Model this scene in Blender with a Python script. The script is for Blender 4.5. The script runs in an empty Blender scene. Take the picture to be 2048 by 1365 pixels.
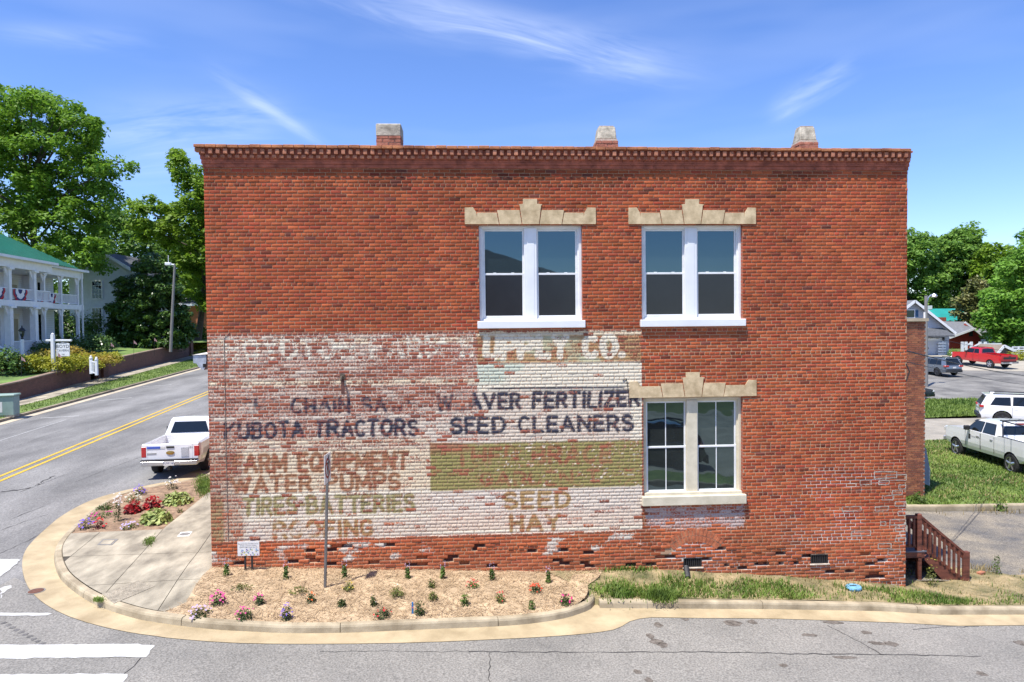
import bpy, bmesh, math, random
import numpy as np
from mathutils import Vector, Matrix
from mathutils.geometry import delaunay_2d_cdt
rng = np.random.default_rng(7); random.seed(7)
scene = bpy.context.scene
COL = scene.collection
R_ = math.radians
# ------------------------------------------------------------------ camera
FPX = 1365.0
CAM = np.array([5.21, -13.866, 4.85])
_y, _p, _r = R_(-3.48), R_(-1.48), R_(-0.547)
FW = np.array([-math.sin(_y)*math.cos(_p), math.cos(_y)*math.cos(_p), math.sin(_p)])
_rt = np.array([math.cos(_y), math.sin(_y), 0.0]); _up = np.cross(_rt, FW)
RT = math.cos(_r)*_rt + math.sin(_r)*_up
UP = -math.sin(_r)*_rt + math.cos(_r)*_up
cam = bpy.data.cameras.new('camera'); cam_o = bpy.data.objects.new('camera', cam); COL.objects.link(cam_o)
cam.sensor_width = 36.0; cam.lens = 36.0*FPX/2048; cam.clip_end = 5000; cam.clip_start = 0.1
mw = Matrix.Identity(4)
for i in range(3):
    mw[i][0] = RT[i]; mw[i][1] = UP[i]; mw[i][2] = -FW[i]; mw[i][3] = CAM[i]
cam_o.matrix_world = mw
scene.camera = cam_o
# ------------------------------------------------------------------ world
SUNV = Vector((-0.66, -0.62, 2.15)).normalized()
world = bpy.data.worlds.new('World'); scene.world = world; world.use_nodes = True
wn, wl = world.node_tree.nodes, world.node_tree.links
wn.clear()
wo = wn.new('ShaderNodeOutputWorld'); wb = wn.new('ShaderNodeBackground'); wl.new(wb.outputs[0], wo.inputs[0])
sky = wn.new('ShaderNodeTexSky'); sky.sky_type = 'NISHITA'; sky.sun_disc = False
sky.sun_elevation = math.asin(SUNV.z); sky.sun_rotation = math.atan2(SUNV.x, SUNV.y)
sky.altitude = 100; sky.air_density = 1.0; sky.dust_density = 0.1; sky.ozone_density = 3.0
wb.inputs[1].default_value = 0.13
world.cycles.sampling_method = 'MANUAL'; world.cycles.sample_map_resolution = 256
hs = wn.new('ShaderNodeHueSaturation'); hs.inputs['Saturation'].default_value = 1.10; hs.inputs['Hue'].default_value = 0.507
tint = wn.new('ShaderNodeMix'); tint.data_type = 'RGBA'; tint.blend_type = 'MULTIPLY'; tint.inputs[0].default_value = 1.0; tint.inputs[7].default_value = (.93, .985, 1.14, 1)
wl.new(sky.outputs[0], tint.inputs[6]); wl.new(tint.outputs[2], hs.inputs['Color'])
# thin cirrus: streaks of stretched noise at fixed sky directions
tc = wn.new('ShaderNodeTexCoord')
def wmath(op, a, b=None, c=None):
    n = wn.new('ShaderNodeMath'); n.operation = op
    for i, v in enumerate((a, b, c)):
        if v is None: continue
        if isinstance(v, (int, float)): n.inputs[i].default_value = v
        else: wl.new(v, n.inputs[i])
    return n.outputs[0]
def pdir(px, py):
    d = RT*(px-1024)/FPX - UP*(py-682.5)/FPX + FW
    return d/np.linalg.norm(d)
def wdot(v):
    n = wn.new('ShaderNodeVectorMath'); n.operation = 'DOT_PRODUCT'
    wl.new(tc.outputs['Generated'], n.inputs[0]); n.inputs[1].default_value = tuple(v)
    return n.outputs['Value']
acc = None
for (xa, ya, xb, yb, wid, amp) in ((560,-60,1420,150,34,.30),(395,120,660,300,12,.30),(1530,232,1720,118,18,.30),(-60,55,340,85,18,.14),(150,275,620,240,60,.22)):
    A, Bv = pdir(xa, ya), pdir(xb, yb)
    mid = A+Bv; mid /= np.linalg.norm(mid)
    ax = Bv-A; L = np.linalg.norm(ax)/2; ax /= np.linalg.norm(ax)
    cr = np.cross(ax, mid)
    u = wdot(ax); v = wdot(cr); w_ = wdot(mid)
    nz = wn.new('ShaderNodeTexNoise'); nz.inputs['Scale'].default_value = 1.0; nz.inputs['Detail'].default_value = 4; nz.inputs['Roughness'].default_value = .62; nz.inputs['Distortion'].default_value = .6
    cb = wn.new('ShaderNodeCombineXYZ')
    wl.new(wmath('MULTIPLY', u, 5.0), cb.inputs[0]); wl.new(wmath('MULTIPLY', v, 34.0), cb.inputs[1]); cb.inputs[2].default_value = xa*.01
    wl.new(cb.outputs[0], nz.inputs['Vector'])
    # wobble across
    vv = wmath('ADD', v, wmath('MULTIPLY', wmath('SUBTRACT', nz.outputs[0], .5), wid/FPX*1.6))
    g1 = wmath('POWER', 2.718, wmath('MULTIPLY', wmath('POWER', wmath('ABSOLUTE', wmath('DIVIDE', vv, wid/FPX)), 2.0), -1.0))
    g2 = wmath('POWER', 2.718, wmath('MULTIPLY', wmath('POWER', wmath('ABSOLUTE', wmath('DIVIDE', u, L*.8)), 4.0), -1.0))
    mp = wn.new('ShaderNodeMapRange'); mp.inputs['From Min'].default_value = .36; mp.inputs['From Max'].default_value = .72
    wl.new(nz.outputs[0], mp.inputs['Value'])
    s = wmath('MULTIPLY', wmath('MULTIPLY', g1, g2), wmath('MULTIPLY', mp.outputs[0], amp))
    s = wmath('MULTIPLY', s, wmath('GREATER_THAN', w_, 0.0))
    acc = s if acc is None else wmath('ADD', acc, s)
# faint veil lower in the sky
vz = wn.new('ShaderNodeTexNoise'); vz.inputs['Scale'].default_value = 2.2; vz.inputs['Detail'].default_value = 3; vz.inputs['Roughness'].default_value = .6
mpv = wn.new('ShaderNodeMapping'); mpv.inputs['Scale'].default_value = (1, 1, 5); wl.new(tc.outputs['Generated'], mpv.inputs[0]); wl.new(mpv.outputs[0], vz.inputs['Vector'])
vm = wn.new('ShaderNodeMapRange'); vm.inputs['From Min'].default_value = .45; vm.inputs['From Max'].default_value = .8; vm.inputs['To Max'].default_value = .08
wl.new(vz.outputs[0], vm.inputs['Value'])
acc = wmath('ADD', acc, vm.outputs[0])
acc = wmath('MINIMUM', acc, .85)
mixc = wn.new('ShaderNodeMix'); mixc.data_type = 'RGBA'
wl.new(acc, mixc.inputs[0]); wl.new(hs.outputs[0], mixc.inputs[6]); mixc.inputs[7].default_value = (7.4, 7.9, 8.8, 1)
wl.new(mixc.outputs[2], wb.inputs[0])
# ------------------------------------------------------------------ sun, exposure
sun = bpy.data.lights.new('sun', 'SUN'); sun.energy = 5.0; sun.angle = R_(0.53); sun.color = (1.0, .95, .87)
sun_o = bpy.data.objects.new('sun', sun); COL.objects.link(sun_o); sun_o.location = (-10, -10, 40)
sun_o.rotation_euler = (-SUNV).to_track_quat('-Z', 'Y').to_euler()
vs = scene.view_settings
vs.view_transform = 'Standard'; vs.look = 'None'; vs.exposure = 0.62; vs.gamma = 1.0; vs.use_curve_mapping = False
# ------------------------------------------------------------------ pixel helpers
def ray(px, py): return RT*(px-1024)/FPX - UP*(py-682.5)/FPX + FW
def atd(px, py, d): return CAM + ray(px, py)*d            # d = depth along the view axis
def atY(px, py, Y):
    r = ray(px, py); return CAM + r*((Y-CAM[1])/r[1])
def atZ(px, py, Z):
    r = ray(px, py); return CAM + r*((Z-CAM[2])/r[2])
# ------------------------------------------------------------------ terrain
_rx = ([-80,-3,0,7,9,11,13.2,14.4,20,26,60,120], [-.2,-.2,-.2,-.55,-.62,-.74,-.9,-1.02,-1.2,-1.25,-1.25,-1.25])
_ry = ([-60,22,34,46,54,65,90,200], [0,0,.2,.82,1.22,1.95,2.8,4.5])
def sstep(a, b, t):
    t = min(1, max(0, (t-a)/(b-a))); return t*t*(3-2*t)
def road_z(x, y):
    """level of the road surface / natural ground"""
    left = sstep(1, -4, x)
    z = float(np.interp(x, *_rx)) + left*0.018*max(0, y)
    z += (1-left)*float(np.interp(y, *_ry))
    return z
def gpt(px, py, fun=road_z, dz=0.0):
    z = -0.3
    for _ in range(60):
        p = atZ(px, py, min(z, 4.6)); z = .5*z + .5*(fun(p[0], p[1])+dz)
    p = atZ(px, py, z); return np.array([p[0], p[1], z])
def wall_base(x):
    return float(np.interp(x, [-20,0,4,6.8,9,11,13.2,14.4,15.2,20], [0,0,-.18,-.32,-.31,-.47,-.68,-.85,-1.02,-1.12]))
# ------------------------------------------------------------------ mesh helpers
def link(name, me, mat=None, parent=None):
    o = bpy.data.objects.new(name, me); COL.objects.link(o)
    if me is not None and mat is not None and len(me.materials) == 0: me.materials.append(mat)
    if parent is not None: o.parent = parent
    return o
def tag(o, label=None, cat=None, group=None, kind=None):
    if label: o['label'] = label
    if cat: o['category'] = cat
    if group: o['group'] = group
    if kind: o['kind'] = kind
    return o
ORG = {}
def root(name, label, cat, loc, group=None, rz=0.0):
    o = bpy.data.objects.new(name, None); COL.objects.link(o)
    o.location = tuple(float(v) for v in loc); o.rotation_euler = (0, 0, rz); o.empty_display_size = .2
    tag(o, label, cat, group); ORG[o.name] = np.array(loc, float) if rz == 0 else np.zeros(3)
    return o
class B:
    """mesh collector"""
    def __init__(s): s.v = []; s.f = []
    def add(s, vs, fs):
        n = len(s.v); s.v += [tuple(float(c) for c in p) for p in vs]; s.f += [tuple(i+n for i in f) for f in fs]; return s
    def box(s, a, b, rz=0, c=None):
        x0, y0, z0 = a; x1, y1, z1 = b
        P = [(x0,y0,z0),(x1,y0,z0),(x1,y1,z0),(x0,y1,z0),(x0,y0,z1),(x1,y0,z1),(x1,y1,z1),(x0,y1,z1)]
        if rz:
            cx, cy = c if c else ((x0+x1)/2, (y0+y1)/2); ca, sa = math.cos(rz), math.sin(rz)
            P = [(cx+(x-cx)*ca-(y-cy)*sa, cy+(x-cx)*sa+(y-cy)*ca, z) for x, y, z in P]
        return s.add(P, [(0,3,2,1),(4,5,6,7),(0,1,5,4),(1,2,6,5),(2,3,7,6),(3,0,4,7)])
    def beam(s, p, q, w, h, up=(0,0,1)):
        p, q = Vector(p), Vector(q); d = (q-p).normalized(); u = Vector(up)
        if abs(d.dot(u)) > .98: u = Vector((0,1,0))
        r = d.cross(u).normalized(); u = r.cross(d).normalized()
        P = []
        for e in (p, q):
            for a, b in ((-1,-1),(1,-1),(1,1),(-1,1)): P.append(e + r*(a*w/2) + u*(b*h/2))
        return s.add(P, [(3,2,1,0),(4,5,6,7),(0,1,5,4),(1,2,6,5),(2,3,7,6),(3,0,4,7)])
    def tube(s, pts, r, n=8, cap=True):
        pts = [Vector(p) for p in pts]; rs = r if isinstance(r, (list, tuple)) else [r]*len(pts)
        base = len(s.v); ref = None
        for i, p in enumerate(pts):
            d = (pts[min(i+1, len(pts)-1)] - pts[max(i-1, 0)]).normalized()
            if ref is None: ref = Vector((0,0,1)) if abs(d.z) < .9 else Vector((1,0,0))
            a = d.cross(ref).normalized(); b = d.cross(a).normalized(); ref = -b.cross(d) if False else ref
            for k in range(n):
                t = 2*math.pi*k/n; q = p + a*(rs[i]*math.cos(t)) + b*(rs[i]*math.sin(t)); s.v.append(tuple(q))
        for i in range(len(pts)-1):
            for k in range(n):
                k2 = (k+1) % n; s.f.append((base+i*n+k, base+i*n+k2, base+(i+1)*n+k2, base+(i+1)*n+k))
        if cap:
            s.f.append(tuple(base+k for k in range(n))); e = base+(len(pts)-1)*n; s.f.append(tuple(e+k for k in reversed(range(n))))
        return s
    def lathe(s, prof, c=(0,0,0), n=16, axis='z'):
        base = len(s.v)
        for r, h in prof:
            for k in range(n):
                t = 2*math.pi*k/n; a, b = r*math.cos(t), r*math.sin(t)
                p = (a, b, h) if axis == 'z' else ((a, h, b) if axis == 'y' else (h, a, b))
                s.v.append((p[0]+c[0], p[1]+c[1], p[2]+c[2]))
        for i in range(len(prof)-1):
            for k in range(n):
                k2 = (k+1) % n; s.f.append((base+i*n+k, base+i*n+k2, base+(i+1)*n+k2, base+(i+1)*n+k))
        s.f.append(tuple(base+k for k in reversed(range(n)))); e = base+(len(prof)-1)*n; s.f.append(tuple(e+k for k in range(n)))
        return s
    def prism(s, poly, fn, t0, t1):
        """extrude a 2-D polygon; fn(a, b, t) -> 3-D"""
        n = len(poly)
        P = [fn(a, b, t0) for a, b in poly] + [fn(a, b, t1) for a, b in poly]
        return s.add(P, [tuple(reversed(range(n))), tuple(range(n, 2*n))] + [(i, (i+1) % n, n+(i+1) % n, n+i) for i in range(n)])
    def quad(s, *p): return s.add(p, [tuple(range(len(p)))])
    def mesh(s, name, off=None, smooth=False):
        me = bpy.data.meshes.new(name)
        v = s.v if off is None else [(p[0]-off[0], p[1]-off[1], p[2]-off[2]) for p in s.v]
        me.from_pydata(v, [], s.f); me.update()
        if smooth: me.polygons.foreach_set('use_smooth', [True]*len(me.polygons))
        return me
    def part(s, name, mat, parent=None, smooth=False, fix=True, bevel=0):
        off = None
        if parent is not None:
            q = parent
            while q.parent is not None: q = q.parent
            off = ORG.get(q.name)
        me = s.mesh(name, off, smooth)
        if fix or bevel:
            bm = bmesh.new(); bm.from_mesh(me)
            if fix: bmesh.ops.recalc_face_normals(bm, faces=bm.faces[:])
            if bevel:
                bmesh.ops.bevel(bm, geom=[e for e in bm.edges if len(e.link_faces) == 2 and e.calc_face_angle(0) > .6], offset=bevel, segments=1, affect='EDGES', clamp_overlap=True)
            bm.to_mesh(me); bm.free()
        return link(name, me, mat, parent)
def npmesh(name, V, Q, mat, attrs=None, parent=None, smooth=False, off=None):
    """fast mesh from arrays; Q is (m,3) or (m,4)"""
    V = np.asarray(V, np.float32); Q = np.asarray(Q, np.int32)
    if off is not None: V = V - np.asarray(off, np.float32)
    me = bpy.data.meshes.new(name); k = Q.shape[1]; m = len(Q)
    me.vertices.add(len(V)); me.vertices.foreach_set('co', V.ravel())
    me.loops.add(m*k); me.loops.foreach_set('vertex_index', Q.ravel())
    me.polygons.add(m); me.polygons.foreach_set('loop_start', np.arange(0, m*k, k, dtype=np.int32))
    if smooth: me.polygons.foreach_set('use_smooth', np.ones(m, bool))
    me.update(calc_edges=True)
    for an, arr in (attrs or {}).items():
        a = me.attributes.new(an, 'FLOAT_COLOR', 'POINT'); a.data.foreach_set('color', np.asarray(arr, np.float32).ravel())
    return link(name, me, mat, parent)
def hash2(ix, iy, seed=0):
    h = (ix.astype(np.int64)*374761393 + iy.astype(np.int64)*668265263 + seed*982451653) & 0xffffffff
    h = ((h ^ (h >> 13))*1274126177) & 0xffffffff
    return ((h ^ (h >> 16)) & 0xffff)/65535.0
def vnoise(x, y, seed=0):
    x = np.asarray(x, float); y = np.asarray(y, float)
    ix, iy = np.floor(x).astype(np.int64), np.floor(y).astype(np.int64); fx, fy = x-ix, y-iy
    fx = fx*fx*(3-2*fx); fy = fy*fy*(3-2*fy)
    a, b, c, d = hash2(ix,iy,seed), hash2(ix+1,iy,seed), hash2(ix,iy+1,seed), hash2(ix+1,iy+1,seed)
    return (a*(1-fx)+b*fx)*(1-fy)+(c*(1-fx)+d*fx)*fy
def fbm(x, y, seed=0, o=3):
    s = 0; a = .5; t = 0
    for i in range(o):
        s = s + a*vnoise(np.asarray(x)*2**i, np.asarray(y)*2**i, seed+i*17); t += a; a *= .5
    return s/t
# ------------------------------------------------------------------ materials
def nn(nt, typ, **kw):
    n = nt.nodes.new(typ)
    for k, v in kw.items(): setattr(n, k, v)
    return n
MATS = {}
def mat(name, c, rough=.8, var=.18, scale=6.0, c2=None, bump=0.0, bscale=60.0, metal=0.0, spec=.5, fine=.0, fscale=180.0, coat=0.0, trans=0.0, stretch=None):
    """procedural material: two scales of noise between shades of c (and c2), noise bump"""
    if name in MATS: return MATS[name]
    m = bpy.data.materials.new(name); m.use_nodes = True; nt = m.node_tree; L = nt.links
    bs = nt.nodes['Principled BSDF']
    geo = nn(nt, 'ShaderNodeNewGeometry'); vec = geo.outputs['Position']
    if stretch:
        mpn = nn(nt, 'ShaderNodeMapping'); mpn.inputs['Scale'].default_value = stretch; L.new(vec, mpn.inputs[0]); vec = mpn.outputs[0]
    n1 = nn(nt, 'ShaderNodeTexNoise'); n1.inputs['Scale'].default_value = scale; n1.inputs['Detail'].default_value = 5; n1.inputs['Roughness'].default_value = .6
    L.new(vec, n1.inputs['Vector'])
    r = nn(nt, 'ShaderNodeValToRGB'); a = tuple(max(0, x*(1-var)) for x in c); b = tuple(min(1, x*(1+var)) for x in (c2 or c))
    r.color_ramp.elements[0].position = .32; r.color_ramp.elements[1].position = .68
    r.color_ramp.elements[0].color = (*a, 1); r.color_ramp.elements[1].color = (*b, 1)
    L.new(n1.outputs[0], r.inputs[0]); col = r.outputs[0]
    if fine:
        n2 = nn(nt, 'ShaderNodeTexNoise'); n2.inputs['Scale'].default_value = fscale; n2.inputs['Detail'].default_value = 2
        L.new(vec, n2.inputs['Vector'])
        mr = nn(nt, 'ShaderNodeMapRange'); mr.inputs['From Min'].default_value = .3; mr.inputs['From Max'].default_value = .7; mr.inputs['To Min'].default_value = 1-fine; mr.inputs['To Max'].default_value = 1+fine
        L.new(n2.outputs[0], mr.inputs['Value'])
        mx = nn(nt, 'ShaderNodeVectorMath', operation='SCALE'); L.new(col, mx.inputs[0]); L.new(mr.outputs[0], mx.inputs['Scale']); col = mx.outputs[0]
    L.new(col, bs.inputs['Base Color'])
    bs.inputs['Roughness'].default_value = rough; bs.inputs['Metallic'].default_value = metal
    bs.inputs['Specular IOR Level'].default_value = spec
    if coat: bs.inputs['Coat Weight'].default_value = coat; bs.inputs['Coat Roughness'].default_value = .03
    if bump:
        n3 = nn(nt, 'ShaderNodeTexNoise'); n3.inputs['Scale'].default_value = bscale; n3.inputs['Detail'].default_value = 4
        L.new(vec, n3.inputs['Vector'])
        bp = nn(nt, 'ShaderNodeBump'); bp.inputs['Strength'].default_value = bump; bp.inputs['Distance'].default_value = .02
        L.new(n3.outputs[0], bp.inputs['Height']); L.new(bp.outputs[0], bs.inputs['Normal'])
    if trans:
        tr = nn(nt, 'ShaderNodeBsdfTranslucent'); L.new(col, tr.inputs['Color'])
        ms = nn(nt, 'ShaderNodeMixShader'); ms.inputs[0].default_value = trans
        out = nt.nodes['Material Output']; L.new(bs.outputs[0], ms.inputs[1]); L.new(tr.outputs[0], ms.inputs[2]); L.new(ms.outputs[0], out.inputs['Surface'])
    MATS[name] = m; return m
def paintmat(name, c, rough=.25, coat=1.0, metal=0.0): return mat(name, c, rough=rough, var=.02, scale=2, coat=coat, metal=metal)
def glassmat(name, base=(.012,.014,.016), ior=1.75, wav=0.0):
    if name in MATS: return MATS[name]
    m = bpy.data.materials.new(name); m.use_nodes = True; nt = m.node_tree; bs = nt.nodes['Principled BSDF']
    geo = nn(nt, 'ShaderNodeNewGeometry')
    n1 = nn(nt, 'ShaderNodeTexNoise'); n1.inputs['Scale'].default_value = 1.6; nt.links.new(geo.outputs['Position'], n1.inputs['Vector'])
    r = nn(nt, 'ShaderNodeValToRGB'); r.color_ramp.elements[0].color = (*[v*.6 for v in base], 1); r.color_ramp.elements[1].color = (*[v*1.5 for v in base], 1)
    nt.links.new(n1.outputs[0], r.inputs[0]); nt.links.new(r.outputs[0], bs.inputs['Base Color'])
    bs.inputs['Roughness'].default_value = .015; bs.inputs['IOR'].default_value = ior; bs.inputs['Specular Tint'].default_value = (.62,.9,1,1)
    if wav:
        bp = nn(nt, 'ShaderNodeBump'); bp.inputs['Strength'].default_value = wav; bp.inputs['Distance'].default_value = .05
        n2 = nn(nt, 'ShaderNodeTexNoise'); n2.inputs['Scale'].default_value = 2.3; n2.inputs['Detail'].default_value = 1; nt.links.new(geo.outputs['Position'], n2.inputs['Vector'])
        nt.links.new(n2.outputs[0], bp.inputs['Height']); nt.links.new(bp.outputs[0], bs.inputs['Normal'])
    MATS[name] = m; return m
# ------------------------------------------------------------------ sheets
def sheet_mesh(poly, fun, dz=0.0, res=.5, rough_=0.0, seed=0, thick=0.0):
    """polygon laid on the ground: boundary plus an inner grid, constrained Delaunay"""
    poly = [tuple(p[:2]) for p in poly]
    pts = []; n = len(poly)
    for i in range(n):
        a, b = np.array(poly[i]), np.array(poly[(i+1) % n]); k = max(1, int(np.linalg.norm(b-a)/res))
        for j in range(k): pts.append(tuple(a+(b-a)*j/k))
    nb = len(pts)
    xs = [p[0] for p in pts]; ys = [p[1] for p in pts]
    gx = np.arange(min(xs)+res*.5, max(xs), res); gy = np.arange(min(ys)+res*.5, max(ys), res)
    for i, x in enumerate(gx):
        for j, y in enumerate(gy): pts.append((x+(j % 2)*res*.3, y))
    vv, ee, ff, *_ = delaunay_2d_cdt([Vector(p) for p in pts], [(i, (i+1) % nb) for i in range(nb)], [list(range(nb))], 1, 1e-5)
    used = sorted({i for f in ff for i in f}); mp = {u: i for i, u in enumerate(used)}
    V = np.array([(vv[u].x, vv[u].y, fun(vv[u].x, vv[u].y)+dz) for u in used])
    if rough_: V[:, 2] += (fbm(V[:, 0]*3, V[:, 1]*3, seed)-.5)*rough_
    F = [tuple(mp[i] for i in f) for f in ff]
    return V, F
def sheet(name, poly, fun, m, dz=0.0, res=.5, rough_=0.0, seed=0, parent=None, kind='structure', smooth=True):
    V, F = sheet_mesh(poly, fun, dz, res, rough_, seed)
    o = npmesh(name, V, np.array(F), m, parent=parent, smooth=smooth)
    me = o.data
    if len(me.polygons) and sum(p.normal.z for p in me.polygons) < 0: me.flip_normals()
    if kind: o['kind'] = kind
    return o
def offset_line(pts, d):
    """offset an open 2-D polyline to its left by d"""
    P = [np.array(p[:2], float) for p in pts]; out = []
    for i in range(len(P)):
        t = P[min(i+1, len(P)-1)] - P[max(i-1, 0)]; t /= np.linalg.norm(t)+1e-9
        out.append(P[i] + d*np.array([-t[1], t[0]]))
    return out
def resample(pts, step):
    P = np.array([p[:2] for p in pts], float); s = np.r_[0, np.cumsum(np.linalg.norm(np.diff(P, axis=0), axis=1))]
    t = np.linspace(0, s[-1], max(2, int(s[-1]/step)+1))
    return [np.array([np.interp(a, s, P[:, 0]), np.interp(a, s, P[:, 1])]) for a in t]
def smooth_line(P, it=2):
    P = [np.array(p[:2], float) for p in P]
    for _ in range(it):
        Q = [P[0]]
        for i in range(len(P)-1): Q += [P[i]*.75+P[i+1]*.25, P[i]*.25+P[i+1]*.75]
        Q.append(P[-1]); P = Q
    return P
# ================================================================== GROUND
m_asph = mat('asphalt_side', (.20,.192,.174), .92, .12, .5, c2=(.23,.218,.195), bump=.6, bscale=60, fine=.36, fscale=34)
m_asph2 = mat('asphalt_main', (.145,.142,.136), .9, .22, .35, c2=(.20,.195,.185), bump=.3, bscale=60, fine=.3, fscale=26, stretch=(1.6,.5,1))
m_lot = mat('asphalt_lot', (.125,.12,.112), .95, .3, .5, c2=(.18,.172,.155), bump=.3, bscale=60, fine=.22, fscale=40)
m_conc = mat('concrete_gutter', (.35,.27,.155), .85, .18, 1.4, c2=(.41,.33,.205), bump=.12, bscale=90, fine=.09, fscale=140)
m_kerb = mat('concrete_kerb', (.31,.25,.16), .88, .25, 2.2, c2=(.38,.32,.22), bump=.2, bscale=70, fine=.1, fscale=140)
m_walk = mat('concrete_walk', (.225,.196,.145), .88, .3, 1.3, c2=(.36,.32,.24), bump=.15, bscale=90, fine=.12, fscale=120, stretch=(1.4,.7,1))
m_agg = mat('exposed_aggregate', (.28,.245,.185), .95, .3, 9, bump=.6, bscale=90, fine=.4, fscale=60)
m_straw = mat('straw_soil', (.37,.265,.16), .95, .2, 3, c2=(.45,.335,.21), bump=.7, bscale=45, fine=.2, fscale=70)
m_soil = mat('brown_soil', (.20,.13,.08), .95, .3, 5, c2=(.28,.19,.12), bump=.9, bscale=40, fine=.3, fscale=60)
m_verge = mat('dry_verge', (.13,.135,.05), .95, .35, 2.2, c2=(.29,.22,.12), bump=.8, bscale=40, fine=.35, fscale=60)
m_lawn = mat('lawn_ground', (.085,.15,.028), .95, .3, .8, c2=(.14,.19,.045), bump=.9, bscale=25, fine=.4, fscale=22)
m_gravel = mat('gravel', (.135,.132,.132), .95, .25, .9, c2=(.215,.185,.14), bump=1.0, bscale=35, fine=.5, fscale=35)
m_dirt = mat('pale_dirt_gravel', (.25,.23,.19), .95, .2, .6, c2=(.30,.27,.22), bump=.5, bscale=40, fine=.25, fscale=40)
m_far = mat('far_ground', (.075,.11,.03), .95, .3, .12, c2=(.12,.14,.045))
m_white = mat('road_paint_white', (.47,.47,.45), .75, .14, 5, bump=.3, bscale=60, fine=.14, fscale=45)
m_yel = mat('road_paint_yellow', (.56,.36,.03), .75, .15, 3, fine=.15, fscale=60)
m_crack = mat('crack_tar', (.045,.043,.042), .9, .3, 8)
m_stain = mat('oil_stain', (.095,.08,.065), .9, .3, 14, c2=(.15,.13,.11), bump=.4, bscale=110, fine=.35, fscale=75)

# base terrain out to the horizon
gx = np.r_[-2500,-1200,-600,-300,-160,-100, np.arange(-70,71,5.0), 100,160,300,600,1200,2500]
gy = np.r_[-1500,-600,-300,-150,-80, np.arange(-50,121,5.0), 160,220,300,500,900,1600,3000]
GX, GY = np.meshgrid(gx, gy, indexing='ij')
GZ = np.array([[road_z(x, min(y, 200))-.16 for y in gy] for x in gx])
# the land dips under the road slightly; far land level
GZ[np.abs(GX) > 90] = np.minimum(GZ[np.abs(GX) > 90], 1.0)
V = np.stack([GX, GY, GZ], -1).reshape(-1, 3); ny = len(gy)
Q = np.array([(i*ny+j, (i+1)*ny+j, (i+1)*ny+j+1, i*ny+j+1) for i in range(len(gx)-1) for j in range(ny-1)])
tag(npmesh('ground', V, Q, m_far, smooth=True), kind='structure')

def G(L, dz=0.0): return [gpt(px, py, dz=dz) for px, py in L]
# corner kerb line (foot of the kerb), from the main street round to the end of the planting bed
KERB_PX = [(420,955),(386,966),(342,974),(280,984),(237,996),(199,1018),(159,1049),(134,1071),(109,1102),(107,1127),(115,1152),(128,1170),(174,1205),(230,1228),(305,1248),(420,1261),(498,1265),(576,1269),(693,1268),(840,1261),(1000,1255),(1067,1249),(1126,1240),(1161,1229)]
KL = [p[:2] for p in G(KERB_PX)]
KL = [np.array((-8.0, 58.0)), np.array((-5.2, 29.0)), np.array((-3.75, 13.0))] + KL
KL = KL + [KL[-1] + np.array(v) for v in ((.22,.17),(.36,.42),(.40,.72))]
KL = resample(smooth_line(KL, 2), .18)
ASPH_PX = [(361,959),(268,977),(187,998),(125,1030),(84,1065),(56,1093),(45,1114),(44,1139),(51,1167),(67,1192),(103,1219),(156,1242),(233,1262),(311,1275),(405,1284),(498,1289),(649,1290),(839,1287),(1000,1280),(1097,1275),(1214,1265),(1243,1256),(1271,1236),(1389,1238),(1500,1238),(1698,1243.7),(2048,1251.7)]
AL = [p[:2] for p in G(ASPH_PX)]
AL = [np.array((-8.4, 58.0)), np.array((-5.7, 29.0)), np.array((-4.2, 13.0))] + AL + [np.array((30., -1.4)), np.array((70., -1.2))]
AL = resample(smooth_line(AL, 1), .25)
RK = [p[:2] for p in G([(1200,1218),(1350,1219),(1500,1220),(1780,1225),(2048,1231)])] + [np.array((30., -.85)), np.array((70., -.6))]
RK = resample(RK, .4)
def sx(y, off): return off - .094*(y-9.0)          # lines along the main street
# main street and side street
mainpoly = [(sx(y, -17.0), y) for y in (150, 60, 20, -12, -60)] + [(-2.0, -60), (-2.6, -12)] + [(-3.0, -1.0)]
am = [p for p in AL if p[1] > -.6 and p[0] < -2.6]
mainpoly += [tuple(p) for p in reversed(am)] + [(sx(150, -3.9), 150)]
sheet('main_street', mainpoly, road_z, m_asph2, 0.0, res=1.6)
sp = [tuple(p) for p in AL if p[1] < .45 and (p[0] > -4.2)]
sheet('side_street', [(-4.0, -9.2)] + [(-4.05, .4)] + sp[1:] + [(70, -9.2)], road_z, m_asph, .004, res=1.2)
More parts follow.
